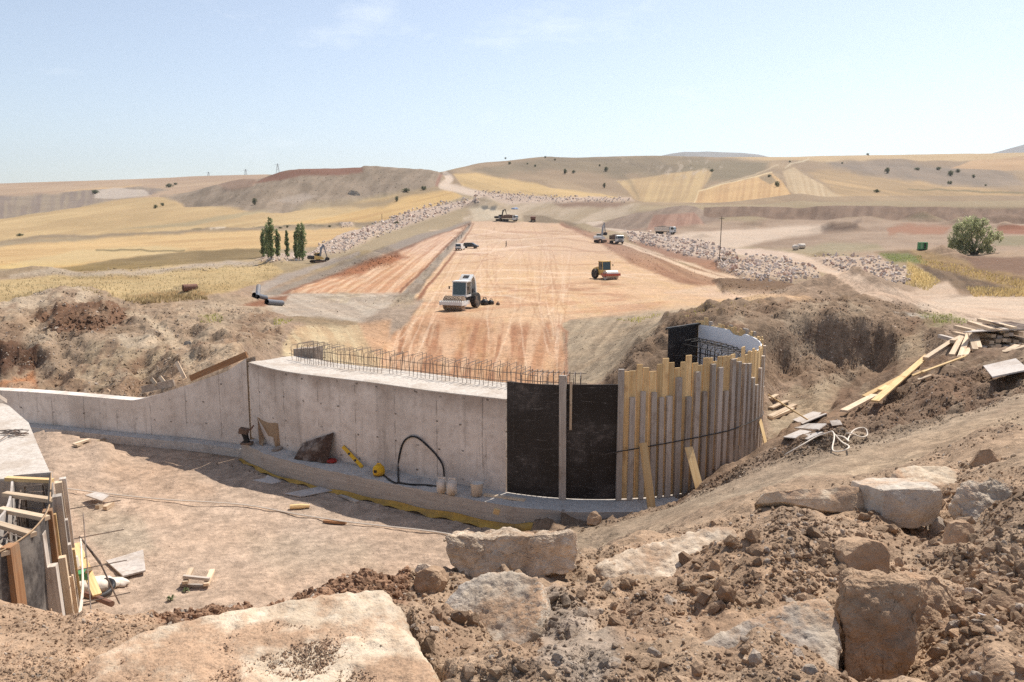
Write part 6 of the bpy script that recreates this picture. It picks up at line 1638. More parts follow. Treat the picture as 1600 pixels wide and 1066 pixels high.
tag(MB().cyl(at_y(127, 893, 12), at_y(128, 904, 12), .10, 14).build('bottle', M['green'], None, True), 'small green plastic bottle among the offcuts at left', 'bottle')
tag(MB().cyl(at_y(113, 871, 12), at_y(116, 886, 12), .08, 14).build('bucket', M['offwhite'], None, True), 'small white pail among the offcuts at left', 'bucket')

# ------------------------------------------------------------------ right-hand debris
def plank_on(label, a_, b_, w, t, mat, la=.04, lb=.04, group=None, name='plank', ya=None, yb=None):
    pa = at_y(*a_, ya) if ya else fpt(*a_); pb = at_y(*b_, yb) if yb else fpt(*b_)
    return tag(MB().beam(pa + Vector((0, 0, la)), pb + Vector((0, 0, lb)), w, t).build(name, M[mat], None, True), label, 'plank', group)


plank_on('long yellow plank lying uppermost across the loose planks on the bank', (1366, 645), (1448, 573), .17, .04, 'newwood', .26, .34)
plank_on('yellow plank under the long one, pointing down the bank to the left', (1350, 630), (1410, 600), .17, .04, 'newwood', .17, .20)
plank_on('short yellow plank in the middle of the crossed planks', (1376, 620), (1392, 612), .17, .04, 'newwood', .16, .20)
plank_on('pale grey plank sticking out at the lower end of the crossed planks', (1318, 651), (1366, 626), .16, .05, 'palewood', .12, .14)
plank_on('thin pale lath pointing to the upper right from the crossed planks', (1440, 597), (1508, 569), .07, .035, 'newwood', .24, .22)
plank_on('short pale board bridging a hollow behind the crossed planks', (1425, 598), (1446, 590), .17, .035, 'newwood', .18, .18)
plank_on('short pale board lying flat next to the bridging board', (1434, 601), (1455, 594), .15, .03, 'palewood', .12, .12)
plank_on('pale squared timber lying right of the round formwork', (1203, 655), (1242, 636), .16, .08, 'palewood', .06, .06)
plank_on('pale board nearest the round formwork on its right', (1203, 626), (1214, 620), .14, .05, 'palewood', .06, .06)
plank_on('pale board stacked behind the squared timber on the right', (1204, 640), (1230, 629), .15, .04, 'palewood', .05, .05)
plank_on('short pale timber lying below the squared timber', (1204, 656), (1239, 641), .12, .08, 'palewood', .04, .04)
plank_on('thin yellow lath propped from the formwork down to the grey sheets', (1200, 617), (1263, 660), .045, .03, 'newwood', .0, .05, None, 'lath', 19.6, 19.3)
flat_sheet('grey plywood sheet with a torn edge below the thin yellow lath', [(1238, 659), (1254, 666), (1292, 650), (1270, 646)], M['greyply'], .02, .06)
flat_sheet('small square grey plywood piece alone on the bank', [(1296, 661), (1300, 669), (1316, 667), (1312, 660)], M['greyply'], .02, .05)
flat_sheet('top grey plywood sheet of the pair beside the white cables', [(1240, 679), (1278, 684), (1290, 675), (1262, 673)], M['greyply'], .02, .16)
flat_sheet('lower grey plywood sheet of the pair beside the white cables', [(1223, 689), (1262, 693), (1286, 682), (1250, 677)], M['greyply'], .02, .08)
flat_sheet('large grey plywood sheet lying on the bank at the right edge', [(1535, 585), (1549, 605), (1606, 593), (1586, 574)], M['greyply'], .03, .22)
# white cables
c1 = [(1226, 715), (1250, 704), (1275, 692), (1290, 682), (1300, 681), (1303, 693), (1301, 708), (1318, 712), (1326, 708), (1315, 695), (1302, 684)]
c2 = [(1302, 684), (1318, 690), (1326, 700), (1325, 690), (1334, 679), (1350, 678), (1355, 684), (1345, 690), (1330, 687), (1322, 682)]
for k, c in enumerate((c1, c2)):
    pts = spline([fpt(x, y, .05 + .03 * (i % 3)) for i, (x, y) in enumerate(c)], 70)
    tag(MB().tube(pts, .013, 6).build('cable', M['rope'], None, True, True), ('white cable trailing down the bank below the grey sheets', 'white cable curled in an open loop on the bank')[k], 'cable')
# jumbled stack of timbers
stk = random.Random(21); GN = 'squared timbers in the jumbled stack'
LB = ('weathered squared timber in the jumbled stack under the dark sheets', 'pale timber splayed down the left side of the jumbled stack')
for r_ in range(5):
    for k in range(8 - r_):
        px = 1538 + k * 11 + r_ * 4 + stk.uniform(-4, 4); py = 553 - r_ * 9 + stk.uniform(-2, 2) - k * 0.6
        p = at_y(px, py, 24 + .12 * r_); L_ = stk.uniform(1.2, 2.0); an = stk.uniform(-.35, .25)
        d_ = Vector((math.sin(an), math.cos(an), stk.uniform(-.02, .06)))
        o = MB().beam(p, p + d_ * L_, .15, .10).build('timber', M['palewood' if stk.random() < .6 else 'oldwood'], None, True); tag(o, LB[0], 'timber', GN)
for a_, b_, ya, yb in (((1446, 561), (1492, 531), 23.0, 25.5), ((1487, 556), (1502, 528), 23.2, 25), ((1500, 560), (1514, 522), 23, 25), ((1505, 562), (1520, 534), 22.8, 24.6), ((1524, 548), (1516, 520), 23.2, 25), ((1530, 545), (1522, 518), 23.4, 25), ((1488, 534), (1504, 526), 24.5, 25.5)):
    o = MB().beam(at_y(*a_, ya), at_y(*b_, yb), .15, .10).build('timber', M['palewood'], None, True); tag(o, LB[1], 'timber', 'timbers splayed beside the stack')
for a_, b_ in (((1566, 552), (1612, 540)), ((1570, 560), (1625, 556)), ((1563, 556), (1590, 541))):
    o = MB().beam(at_y(*a_, 22.4), at_y(*b_, 22.8), .17, .10).build('timber', M['palewood'], None, True); tag(o, 'pale timber lying crosswise in front of the jumbled stack', 'timber', 'timbers in front of the stack')
tag(MB().slab([at_y(1505, 519, 24), at_y(1600, 514, 24.3), at_y(1640, 512, 26), at_y(1540, 513, 26)], (0, -.1, 1), .025).build('plywood_sheet', M['greyply'], None, True), 'pale plywood sheet lying on top of the jumbled timber stack', 'plywood')
tag(MB().slab([at_y(1547, 503, 25), at_y(1580, 502.5, 26.5), at_y(1640, 514, 26), at_y(1590, 516, 24.6)], (.2, -.35, .9), .025).build('plywood_sheet', M['stainply'], None, True), 'dark plywood sheet slanting off the top of the timber stack', 'plywood')
# old stump and scrap on the rim beyond
tag(MB().tube([at_y(1145, 474, 46), at_y(1152, 468, 46), at_y(1160, 466, 46)], [.16, .12, .05], 7).build('stump', M['bark'], None, True), 'dark stump standing on the rim behind the round formwork', 'stump')
for k in range(5):
    a_ = at_y(1183 + 5 * k, 471 - 1.2 * (k % 3), 45); b_ = a_ + Vector((rnd.uniform(.4, 1.1), rnd.uniform(-.3, .3), rnd.uniform(-.1, .35)))
    tag(MB().beam(a_, b_, .16, .10).build('timber', M['brownwood'], None, True), 'broken dark timber in the scrap heap on the rim', 'timber', 'broken timbers on the rim')
# plastic strip in the rubble, lower right
tag(MB().tube(spline([at_y(1528, 958, 3.75), at_y(1560, 970, 3.7), at_y(1578, 985, 3.65), at_y(1590, 1005, 3.6)], 20), [.004] * 20, 5).build('plastic_strip', M['foam'], None, True), 'thin clear plastic strip caught between boulders at lower right', 'plastic')
print('site', round(time.time() - T0, 1))
# ------------------------------------------------------------------ plant and vehicles (built once in their own frame: +x forward, z up)
def wheel(parent, x, y, r, w, rim='white', tyre='tyre', n=20):
    t = MB().lathe([(r * .55, -w / 2), (r * .93, -w / 2), (r, -w * .32), (r, w * .32), (r * .93, w / 2), (r * .55, w / 2)], (x, y, r), 'y', n).build('wheel', M[tyre], parent)
    MB().lathe([(0, -w * .36), (r * .5, -w * .40), (r * .57, -w * .5), (r * .57, w * .5), (r * .5, w * .40), (0, w * .36)], (x, y, r), 'y', 14).build('rim', M[rim], t)
    return t


def cab(parent, x0, x1, w, z0, z1, paint, roof=None, raked=0.12):
    """frame of posts with panes; returns the cab part"""
    mb = MB(); t = .07; y = w / 2
    for sx, rx in ((x0, 0.0), (x1, -raked)):
        for sy in (-1, 1): mb.beam((sx, sy * (y - t / 2), z0), (sx + rx, sy * (y - t / 2), z1), t, t, (1, 0, 0))
    mb.box(((x0 + x1 - raked) / 2, 0, z1 + .05), (x1 - x0 + .12 - raked, w + .08, .12)); mb.box(((x0 + x1) / 2, 0, z0 + .10), (x1 - x0, w, .22))
    c = mb.build('cab', M[paint], parent)
    def pane(nm, c0, sz): MB().box(c0, sz).build(nm, M['glass'], c)
    h = z1 - z0 - .16; zc = z0 + .21 + h / 2 - .02
    MB().hexa([(x1 - .02, -y + .08, z0 + .22), (x1, -y + .08, z0 + .22), (x1, y - .08, z0 + .22), (x1 - .02, y - .08, z0 + .22), (x1 - raked - .02, -y + .08, z1 - .02), (x1 - raked, -y + .08, z1 - .02), (x1 - raked, y - .08, z1 - .02), (x1 - raked - .02, y - .08, z1 - .02)]).build('windscreen', M['glass'], c)
    for s in (-1, 1): pane('window', ((x0 + x1 - raked) / 2, s * (y - .03), zc), (x1 - x0 - .16, .02, h))
    pane('window', (x0 + .02, 0, zc), (.02, w - .16, h))
    MB().box(((x0 + x1) / 2 - .1, 0, z0 + .42), (.45, .5, .5)).build('seat', M['black'], c)
    return c


def roller(name, label, loc, rz, paint, frame, drum, pads, raised, cabpaint):
    t = thing(name, label, 'roller', loc, rz)
    if pads:
        mb = MB().lathe([(.0, -1.03), (.66, -1.03), (.66, 1.03), (0, 1.03)], (1.65, 0, .75), 'y', 32)
        for r_ in range(9):
            for k in range(16):
                a = (k + .5 * (r_ % 2)) * 2 * math.pi / 16; y = -.92 + r_ * .23
                c = Vector((1.65 + .70 * math.cos(a), y, .75 + .70 * math.sin(a))); mb.box(c, (.12, .13, .11), Matrix.Rotation(-a, 3, 'Y'))
        d = mb.build('drum', M['steelgrey' if False else 'paledrum'], t)
    else:
        d = MB().lathe([(.0, -1.03), (.60, -1.03), (.60, -1.05), (.75, -1.06), (.75, 1.06), (.60, 1.05), (.60, 1.03), (0, 1.03)], (1.65, 0, .75), 'y', 36).build('drum', M['steelgrey'], t, False, False)
    mb = MB()
    mb.box((2.55, 0, .82), (.22, 2.42, .34)); mb.box((.72, 0, .80), (.22, 2.42, .30))
    for s in (-1, 1):
        mb.prism([(.62, .62), (2.64, .62), (2.64, 1.0), (2.2, 1.05), (1.95, .80), (1.35, .80), (1.1, 1.05), (.62, .98)], s * 1.13, s * 1.24)
        mb.lathe([(0, -.05), (.30, -.05), (.30, .05), (0, .05)], (1.65, s * 1.17, .75), 'y', 14)
    mb.build('drum_frame', M[frame], t)
    if pads:
        mb = MB()
        for k in range(10): mb.box((2.56, -1.0 + k * .222, 1.04), (.16, .08, .14))
        mb.build('scraper', M['white'], t)
    MB().box((.42, 0, .80), (.7, .5, .5)).build('joint', M['dark'], t)
    mb = MB(); mb.prism([(-2.9, .65), (.1, .65), (.25, 1.25), (-.9, 1.38), (-2.9, 1.25)], -.72, .72); mb.box((-1.7, 0, .72), (.5, 1.6, .35)); mb.build('chassis', M['dark' if raised else paint], t)
    c = cab(t, -.95, .35, 1.55, 1.28, 2.78, cabpaint)
    for s in (-1, 1):
        MB().tube([(.35, s * .76, 2.3), (.5, s * 1.02, 2.35), (.5, s * 1.02, 2.2)], .018, 5).build('mirror_arm', M['dark'], c)
        MB().box((.52, s * 1.04, 2.22), (.05, .14, .30)).build('mirror', M['black'], c)
    if raised:   # engine hood swung up behind the cab
        pr = [(-2.85, 1.30), (-2.72, 2.45), (-2.42, 3.10), (-1.95, 3.42), (-1.02, 2.86), (-1.02, 2.74), (-1.95, 3.24), (-2.28, 2.95), (-2.52, 2.40), (-2.60, 1.30)]
        mb = MB()
        for s in (-1, 1): mb.prism(pr, s * .58, s * .66)
        for a, b in zip(pr[:4], pr[1:5]): mb.beam((a[0], 0, a[1]), (b[0], 0, b[1]), 1.3, .05, (-.5, 0, .8))
        h = mb.build('hood', M[paint], t)
        MB().beam((-1.72, 0, 3.34), (-1.32, 0, 3.10), .62, .03, (.5, 0, .86)).build('grille', M['dark'], h)
        MB().box((-1.75, 0, 1.6), (1.3, .95, .65)).build('engine', M['dark'], t, bevel=.03)
        MB().cyl((-1.3, .3, 1.9), (-1.3, .3, 2.5), .05, 8).build('exhaust', M['dark'], t)
    else:
        MB().prism([(-2.95, .95), (-.98, 1.0), (-.98, 1.95), (-1.5, 1.95), (-2.8, 1.62), (-2.95, 1.4)], -.68, .68).build('hood', M[paint], t)
        MB().cyl((-1.5, .35, 1.9), (-1.5, .35, 2.4), .05, 8).build('exhaust', M['dark'], t)
    for s in (-1, 1): wheel(t, -1.75, s * .95, .80, .58, paint if not raised else 'white')
    return t


def excavator(name, label, loc, rz, paint, counter, boom_paint, arm, scale=1.0, cabglass=True):
    t = thing(name, label, 'excavator', loc, rz); t.scale = (scale,) * 3
    for s in (-1, 1):
        pr = [(-2.1, .45), (-1.95, .15), (-1.6, 0), (1.6, 0), (1.95, .15), (2.1, .45), (1.95, .75), (1.6, .9), (-1.6, .9), (-1.95, .75)]
        k = MB().prism(pr, s * 1.05, s * 1.60).build('track', M['dark'], t)
        MB().prism([(x * .86, .45 + (z - .45) * .6) for x, z in pr], s * 1.03, s * 1.62).build('track_frame', M['mud'], k)
    MB().cyl((0, 0, .7), (0, 0, 1.15), .65, 16).build('turntable', M['dark'], t)
    MB().prism([(-2.7, 1.2), (-2.95, 1.6), (-2.85, 2.25), (-1.9, 2.35), (-1.9, 1.15)], -1.4, 1.4).build('counterweight', M[counter], t, bevel=.04)
    MB().prism([(-1.9, 1.15), (1.3, 1.15), (1.3, 1.5), (.2, 2.1), (-1.9, 2.2)], -1.38, .25).build('house', M[paint], t)
    MB().box((-.7, .85, 1.6), (2.3, 1.0, .9)).build('side_box', M[paint], t, bevel=.03)
    c = cab(t, -.35, 1.35, 1.05, 1.3, 2.95, paint, raked=.3); c.location = (0, .82, 0)
    (bx, bz), (ex, ez), (sx_, sz_) = arm
    b = MB().tube([(.6, -.25, 1.75), (bx, -.25, bz), (ex, -.25, ez)], [.30, .40, .24], 4).build('boom', M[boom_paint], t)
    MB().tube([(.9, .05, 1.4), ((bx + .6) / 2 + .5, .05, (bz + 1.7) / 2)], .08, 8).build('ram', M['steelgrey'], b)
    s_ = MB().tube([(ex - .3, -.25, ez + .35), (ex, -.25, ez), (sx_, -.25, sz_)], [.14, .26, .15], 4).build('stick', M[boom_paint], t)
    MB().tube([((bx + ex) / 2, -.25, (bz + ez) / 2 + .45), (ex - .3, -.25, ez + .35)], .07, 8).build('ram', M['steelgrey'], s_)
    MB().prism([(sx_ - .1, sz_ + .1), (sx_ + .5, sz_ - .1), (sx_ + .45, sz_ - .75), (sx_ - .1, sz_ - 1.0), (sx_ - .65, sz_ - .75), (sx_ - .3, sz_ - .2)], -.85, .35).build('bucket', M['dark'], t)
    return t


def truck(name, label, loc, rz, bedpaint, load, scale=1.0, cabpaint='white'):
    t = thing(name, label, 'dump truck', loc, rz); t.scale = (scale,) * 3
    mb = MB()
    for s in (-.42, .42): mb.box((0, s, .95), (7.6, .12, .28))
    mb.box((1.6, .95, .8), (1.0, .5, .5)); mb.build('chassis', M['dark'], t)
    c = MB().prism([(2.25, .72), (4.02, .72), (4.05, 1.75), (3.88, 2.72), (3.6, 2.92), (2.3, 2.92)], -1.22, 1.22).build('cab', M[cabpaint], t)
    MB().hexa([(4.04, -1.1, 1.78), (4.06, -1.1, 1.78), (4.06, 1.1, 1.78), (4.04, 1.1, 1.78), (3.89, -1.06, 2.66), (3.91, -1.06, 2.66), (3.91, 1.06, 2.66), (3.89, 1.06, 2.66)]).build('windscreen', M['glass'], c)
    for s in (-1, 1):
        MB().prism([(2.75, 1.75), (3.9, 1.75), (3.78, 2.62), (2.75, 2.62)], s * 1.225, s * 1.235).build('window', M['glass'], c)
        MB().box((4.06, s * .92, .98), (.06, .32, .20)).build('headlight', M['foam'], c)
        MB().box((4.02, s * 1.42, 2.2), (.08, .16, .45)).build('mirror', M['black'], c)
    MB().box((4.06, 0, .78), (.14, 2.4, .36)).build('bumper', M['dark'], c, bevel=.02)
    MB().box((4.055, 0, 1.35), (.05, 1.5, .36)).build('grille', M['dark'], c)
    MB().prism([(-3.9, 1.35), (2.0, 1.35), (2.0, 2.72), (2.45, 2.95), (2.45, 3.02), (-3.9, 2.72)], -1.24, 1.24).build('tipper_body', M[bedpaint], t)
    mb = MB(); mb.lathe([(1.05, 0), (.85, .28), (.35, .52), (0, .58)], (0, 0, 0), 'z', 14)
    for v in mb.bm.verts: v.co = Vector((v.co.x * 2.5 - .9, v.co.y * 1.1, v.co.z + 2.74 + .05 * math.sin(5 * v.co.x)))
    if load: mb.build('load', M[load], t)
    else: mb.bm.free()
    for x in (3.1, -1.5, -2.9):
        for s in (-1, 1): wheel(t, x, s * 1.0, .52, .38 if x > 0 else .6, 'mud', 'tyre', 16)
    return t


def car(name, label, loc, rz, paint, van, L_=4.3):
    t = thing(name, label, 'van' if van else 'car', loc, rz); h = 1.85 if van else 1.62; l = L_ / 2
    if van: pr = [(-l, .35), (l, .35), (l, .9), (l - .75, 1.08), (l - 1.35, h - .03), (-l + .12, h), (-l, 1.1)]
    else: pr = [(-l, .4), (l, .4), (l, .85), (l - 1.0, 1.05), (l - 1.65, h), (-l + .7, h), (-l + .08, 1.1)]
    mb = MB().prism(pr, -.84, .84); b = mb.build('body', M[paint], t, bevel=.05)
    x1 = l - 1.42 if van else l - 1.7
    for s in (-1, 1):
        MB().prism([(-l + .35 if not van else .1, 1.1), (l - .95, 1.1), (x1, h - .12), (-l + .75 if not van else .1, h - .12)], s * .845, s * .855).build('window', M['glass'], b)
    MB().hexa([(-l - .02, -.7, 1.12), (-l, -.7, 1.12), (-l, .7, 1.12), (-l - .02, .7, 1.12), (-l + (.09 if van else .5), -.66, h - .14), (-l + (.11 if van else .52), -.66, h - .14), (-l + (.11 if van else .52), .66, h - .14), (-l + (.09 if van else .5), .66, h - .14)]).build('rear_window', M['glass'], b)
    MB().hexa([(l - .80, -.7, 1.10), (l - .74, -.7, 1.08), (l - .74, .7, 1.08), (l - .80, .7, 1.10), (x1 - .02, -.62, h - .08), (x1 + .06, -.62, h - .10), (x1 + .06, .62, h - .10), (x1 - .02, .62, h - .08)]).build('windscreen', M['glass'], b)
    for e in (-1, 1): MB().box((e * l, 0, .48), (.12, 1.66, .24)).build('bumper', M['black'], b, bevel=.02)
    for s in (-1, 1): MB().box((-l - .01, s * .74, .95), (.05, .14, .24)).build('tail_light', M['red'], b); MB().box((l - .02, s * .66, .80), (.06, .26, .14)).build('headlight', M['foam'], b)
    for x in (-l + .8, l - .8):
        for s in (-1, 1): wheel(t, x, s * .74, .33, .22, 'grey', 'tyre', 14)
    return t


def on(px, py, ymin=20): return G(px, py, ymin) + Vector((0, 0, .0))


roller('padfoot_roller', 'white padfoot roller with its engine hood raised, studded drum towards us', on(720, 483), R(-109), 'white', 'white', 'mud', True, True, 'white').scale = (.84,) * 3
roller('smooth_roller', 'yellow soil roller with a red drum frame standing on the beige fill', on(946, 436), R(-66), 'yellowpaint', 'redpaint', 'steelgrey', False, False, 'yellowpaint').scale = (.84,) * 3
excavator('excavator', 'grey excavator with raised boom working beside the poplars and stone bank', on(497, 411), R(40), 'yellowpaint', 'dark', 'greyblue', ((1.0, 4.4), (1.9, 5.4), (3.0, 1.6)), .68)
excavator('excavator', 'white excavator with its boom up, beside the front facing truck', on(938, 379), R(60), 'white', 'white', 'grey', ((1.4, 5.2), (2.6, 6.6), (3.6, 3.4)), .78)
excavator('excavator', 'small dark excavator at the far end of the beige fill', on(782, 345), R(30), 'grey', 'dark', 'dark', ((1.4, 5.2), (2.7, 5.6), (3.6, 2.4)), .8)
truck('dump_truck', 'white dump truck facing us at the right edge of the fill', on(963, 381), R(-78), 'mud', 'mud', .8)
truck('dump_truck', 'white dump truck with a full load in front of the gravel stockpile', on(1039, 366), R(-32), 'offwhite', 'mud', .84)
truck('dump_truck', 'distant dump truck with a dark body at the far end of the fill', on(796, 346), R(-28), 'mud', 'mud', .85)
tr = truck('dump_truck', 'brown dump truck seen from behind at the far end of the fill', on(833, 347), R(88), 'rust', None, .8, 'rust')
car('van', 'white van seen from behind, parked on the fill by the drain', on(719, 391), R(78), 'white', True, 4.2).scale = (.88,) * 3
car('car', 'dark blue car parked side on next to the white van', on(735, 388), R(-15), 'darkblue', False, 4.6).scale = (.88,) * 3
# plate compactors / drums left beside the padfoot roller
for k, (px, py, s, mt, l) in enumerate(((757, 477, .50, 'black', 'largest dark lump of kit on the fill beside the white roller'), (767, 476, .38, 'black', 'middle small dark lump of kit beside the white roller'), (778, 477, .24, 'mud', 'smallest dark lump on the fill beside the white roller'))):
    p = on(px, py); q = thing('equipment_bag', l, 'equipment', p)
    MB().lathe([(s * .5, 0), (s * .8, s * .2), (s * .72, s * .8), (s * .3, s * 1.1), (0, s * 1.15)], p, 'z', 9).build('body', M[mt], q, True, True)
    MB().tube([p + Vector((-s * .3, 0, s)), p + Vector((-s * .1, 0, s * 1.45)), p + Vector((s * .25, 0, s * 1.4)), p + Vector((s * .4, 0, s * .8))], s * .08, 6).build('handle', M[mt], q, True)


# a man walking across the fill
def person(label, loc, rz):
    J = [((0, 0, .95), .15), ((0, 0, 1.18), .145), ((0, 0, 1.42), .16), ((0, 0, 1.53), .06), ((0.01, 0, 1.60), .085), ((0.015, 0, 1.70), .10), ((0.01, 0, 1.77), .07),
         ((0, .18, 1.42), .065), ((-.06, .25, 1.15), .05), ((.06, .27, .92), .04), ((.09, .27, .84), .035), ((0, -.18, 1.42), .065), ((.04, -.25, 1.15), .05), ((.16, -.26, .95), .04), ((.19, -.26, .87), .035),
         ((0, .09, .88), .10), ((.16, .10, .50), .07), ((.24, .10, .09), .045), ((.36, .10, .04), .04), ((0, -.09, .88), .10), ((-.06, -.10, .50), .07), ((-.27, -.10, .11), .045), ((-.17, -.10, .04), .04)]
    E = [(0, 1), (1, 2), (2, 3), (3, 4), (4, 5), (5, 6), (2, 7), (7, 8), (8, 9), (9, 10), (2, 11), (11, 12), (12, 13), (13, 14), (0, 15), (15, 16), (16, 17), (17, 18), (0, 19), (19, 20), (20, 21), (21, 22)]
    me = bpy.data.meshes.new('person'); me.from_pydata([j[0] for j in J], E, []); o = bpy.data.objects.new('person', me); COL.objects.link(o)
    sk = o.modifiers.new('skin', 'SKIN'); ss = o.modifiers.new('sub', 'SUBSURF'); ss.levels = ss.render_levels = 1
    for v, j in zip(me.skin_vertices[0].data, J): v.radius = (j[1], j[1])
    me.skin_vertices[0].data[0].use_root = True
    me.materials.append(M['cloth']); o.location = loc; o.rotation_euler.z = rz; tag(o, label, 'person')
    h = MB().lathe([(.115, 1.66), (.118, 1.72), (.09, 1.80), (0, 1.83)], (0.01, 0, 0), 'z', 12).build('hair', M['black'], o, False, True)
    f = MB(); bmesh.ops.create_icosphere(f.bm, subdivisions=2, radius=.085)
    for v in f.bm.verts: v.co = Vector((v.co.x * .6 + .06, v.co.y, v.co.z * 1.15 + 1.66))
    f.build('face', M['skin'], o, False, True)
    return o


person('person in dark clothes walking across the middle of the beige fill', on(791, 387), R(190))

# ------------------------------------------------------------------ poles, pipes, generator, pylons
def pole(label, px, py, h, r, lean=0.0, name='utility_pole', cat='pole', arm=False):
    p = on(px, py); t = thing(name, label, cat, p)
    MB().tube([p - Vector((0, 0, .3)), p + Vector((lean * h, 0, h))], [r, r * .7], 8).build('post', M['bark'], t, True)
    if arm: MB().box(p + Vector((lean * h, -.1, h - .35)), (.9, .1, .1)).build('crossarm', M['bark'], t, True)
    return t


pole('leaning wooden utility pole standing in the stone bank on the right', 1124, 407, 7.9, .085, .02, arm=True)
pole('short dark post on the stone bank on the left', 597, 352, 4.6, .12, 0, 'marker_post', 'post')
for px, py in ((713, 379), (716, 375), (721, 372), (733, 357), (700, 391), (772, 360)):
    p = on(px, py); tag(MB().beam(p - Vector((0, 0, .2)), p + Vector((.02, 0, 1.0)), .12, .12, (1, 0, 0)).build('marker_stake', M['dark'], None, True), 'small dark stake marking the drain along the fill', 'stake', 'stakes along the drain')
p = on(292, 456); pp = thing('culvert_pipe', 'rusty short culvert pipe lying on the dry grass at the left', 'pipe', p)
d_ = Vector((.80, .60, .0)); MB().lathe([(.25, 0), (.30, 0), (.30, 1.1), (.25, 1.1), (.25, 0)], (0, 0, 0), 'y', 20).build('shell', M['rust'], pp).rotation_euler = (0, 0, R(-52))
pp.location = p + Vector((-.3, 0, .30))
for a_, b_, r_, l in (((417, 478), (441, 473), .24, 'dark plastic pipe lying level at the right of the pipe group'), ((398, 480), (416, 477), .22, 'dark plastic pipe end nearest us in the pipe group'), ((403, 476), (405, 468), .20, 'short dark plastic pipe standing tilted in the pipe group')):
    a = at_y(*a_, 70) ; a.z = gz(a.x, a.y) + r_; b = at_y(*b_, 72); b.z = gz(b.x, b.y) + r_ + (.7 if b_[0] == 405 else 0)
    t = thing('plastic_pipe', l, 'pipe', a); MB().tube([a, b], r_, 14, False).build('shell', M['pipegrey'], t, True, True); MB().tube([a, b], r_ * .86, 14, False).build('lining', M['black'], t, True, True)
for k, (px, py, l) in enumerate(((1243, 391, 'left pale tank of the pair lying on the plain'), (1252, 389, 'right pale tank of the pair lying on the plain'))):
    p = on(px, py); t = thing('storage_tank', l, 'tank', p); MB().lathe([(0, -.9), (.5, -.85), (.62, -.7), (.62, .7), (.5, .85), (0, .9)], p + Vector((0, 0, .62)), 'x' if k else 'y', 16).build('shell', M['offwhite'], t, True, True)
    MB().box(p + Vector((0, 0, .1)), (.8, .8, .2)).build('cradle', M['dark'], t, True)
p = on(1441, 391); g = thing('generator', 'green generator cabinet with dark doors standing near the big tree', 'generator', p)
MB().box(p + Vector((0, 0, 1.15)), (2.2, 1.3, 1.9)).build('cabinet', M['green'], g, True, bevel=.04); MB().box(p + Vector((.35, -.66, 1.15)), (.5, .03, 1.4)).build('door', M['dark'], g, True); MB().box(p + Vector((-.55, -.66, 1.15)), (.6, .03, 1.4)).build('door', M['greenlight'], g, True)
MB().box(p + Vector((0, 0, .1)), (2.4, 1.4, .2)).build('skid', M['dark'], g, True)
g.scale = (.8,) * 3
p = on(805, 327, 300); mb = MB(); bmesh.ops.create_icosphere(mb.bm, subdivisions=3, radius=1)
for v in mb.bm.verts: q = v.co.copy(); v.co = Vector((q.x * 1.9, q.y * 1.4, max(q.z, -.1) * .9)) * (1 + .2 * math.sin(5 * q.x) * math.cos(4 * q.y)) + p
tag(mb.build('tarpaulin', M['bluetarp'], None, True), 'pale blue tarpaulin over a heap beyond the fill', 'tarpaulin')
for k, (px, py, Y, h) in enumerate(((384, 273, 1380, 9), (434, 266, 1300, 10), (326, 276, 1450, 8))):
    p = at_y(px, py, Y); p.z -= 4; t = thing('pylon', ('tallest transmission pylon on the left skyline', 'transmission pylon just left of the red spoil hill', 'faint transmission pylon furthest left on the skyline')[k], 'pylon', p)
    H_ = h + 4; mb = MB()
    for sx in (-1, 1):
        for sy in (-1, 1): mb.beam(p + Vector((sx * 2.2, sy * 2.2, 0)), p + Vector((sx * .4, sy * .4, H_)), .28, .28)
    for f in (.3, .55, .75):
        w = 2.2 - 1.8 * f
        for sx in (-1, 1): mb.beam(p + Vector((-w, sx * w, H_ * f)), p + Vector((w, sx * (w * .8), H_ * (f + .16))), .16, .16)
    mb.build('tower', M['grey'], t, True)
    MB().box(p + Vector((0, 0, H_ * .86)), (9, .35, .3)).build('crossarm', M['grey'], t, True)

# ------------------------------------------------------------------ trees and bushes
def leaf_cloud(centres, radii, n, size, r, squash=1.0, tone=(0.7, 1.25)):
    """n leaf-sized quads through clumps: random tone for each clump and each leaf"""
    k = r.choice(len(centres), n, p=(radii ** 2.2) / (radii ** 2.2).sum())
    d = r.normal(size=(n, 3)); d /= np.linalg.norm(d, axis=1)[:, None]; rad = r.uniform(.25, 1, n) ** .5
    c = centres[k] + d * (rad * radii[k])[:, None] * np.array([1, 1, squash])
    u = r.normal(size=(n, 3)); u /= np.linalg.norm(u, axis=1)[:, None]; w = np.cross(u, r.normal(size=(n, 3))); w /= np.linalg.norm(w, axis=1)[:, None] + 1e-9
    s = (size * r.uniform(.6, 1.4, n))[:, None]
    V = np.stack([c - u * s, c + w * s * .6, c + u * s, c - w * s * .6], 1).reshape(-1, 3)
    ct = r.uniform(*tone, len(centres))
    col = np.repeat((ct[k] * r.uniform(.8, 1.2, n))[:, None] * np.ones(3), 4, 0)
    return V, np.arange(n * 4).reshape(-1, 4), col


def crown(parent, loc, V, F, C, mat, name='crown'):
    me = np_mesh(name, V, F, C); o = bpy.data.objects.new(name, me); COL.objects.link(o); me.materials.append(M[mat]); o.parent = parent
    return o


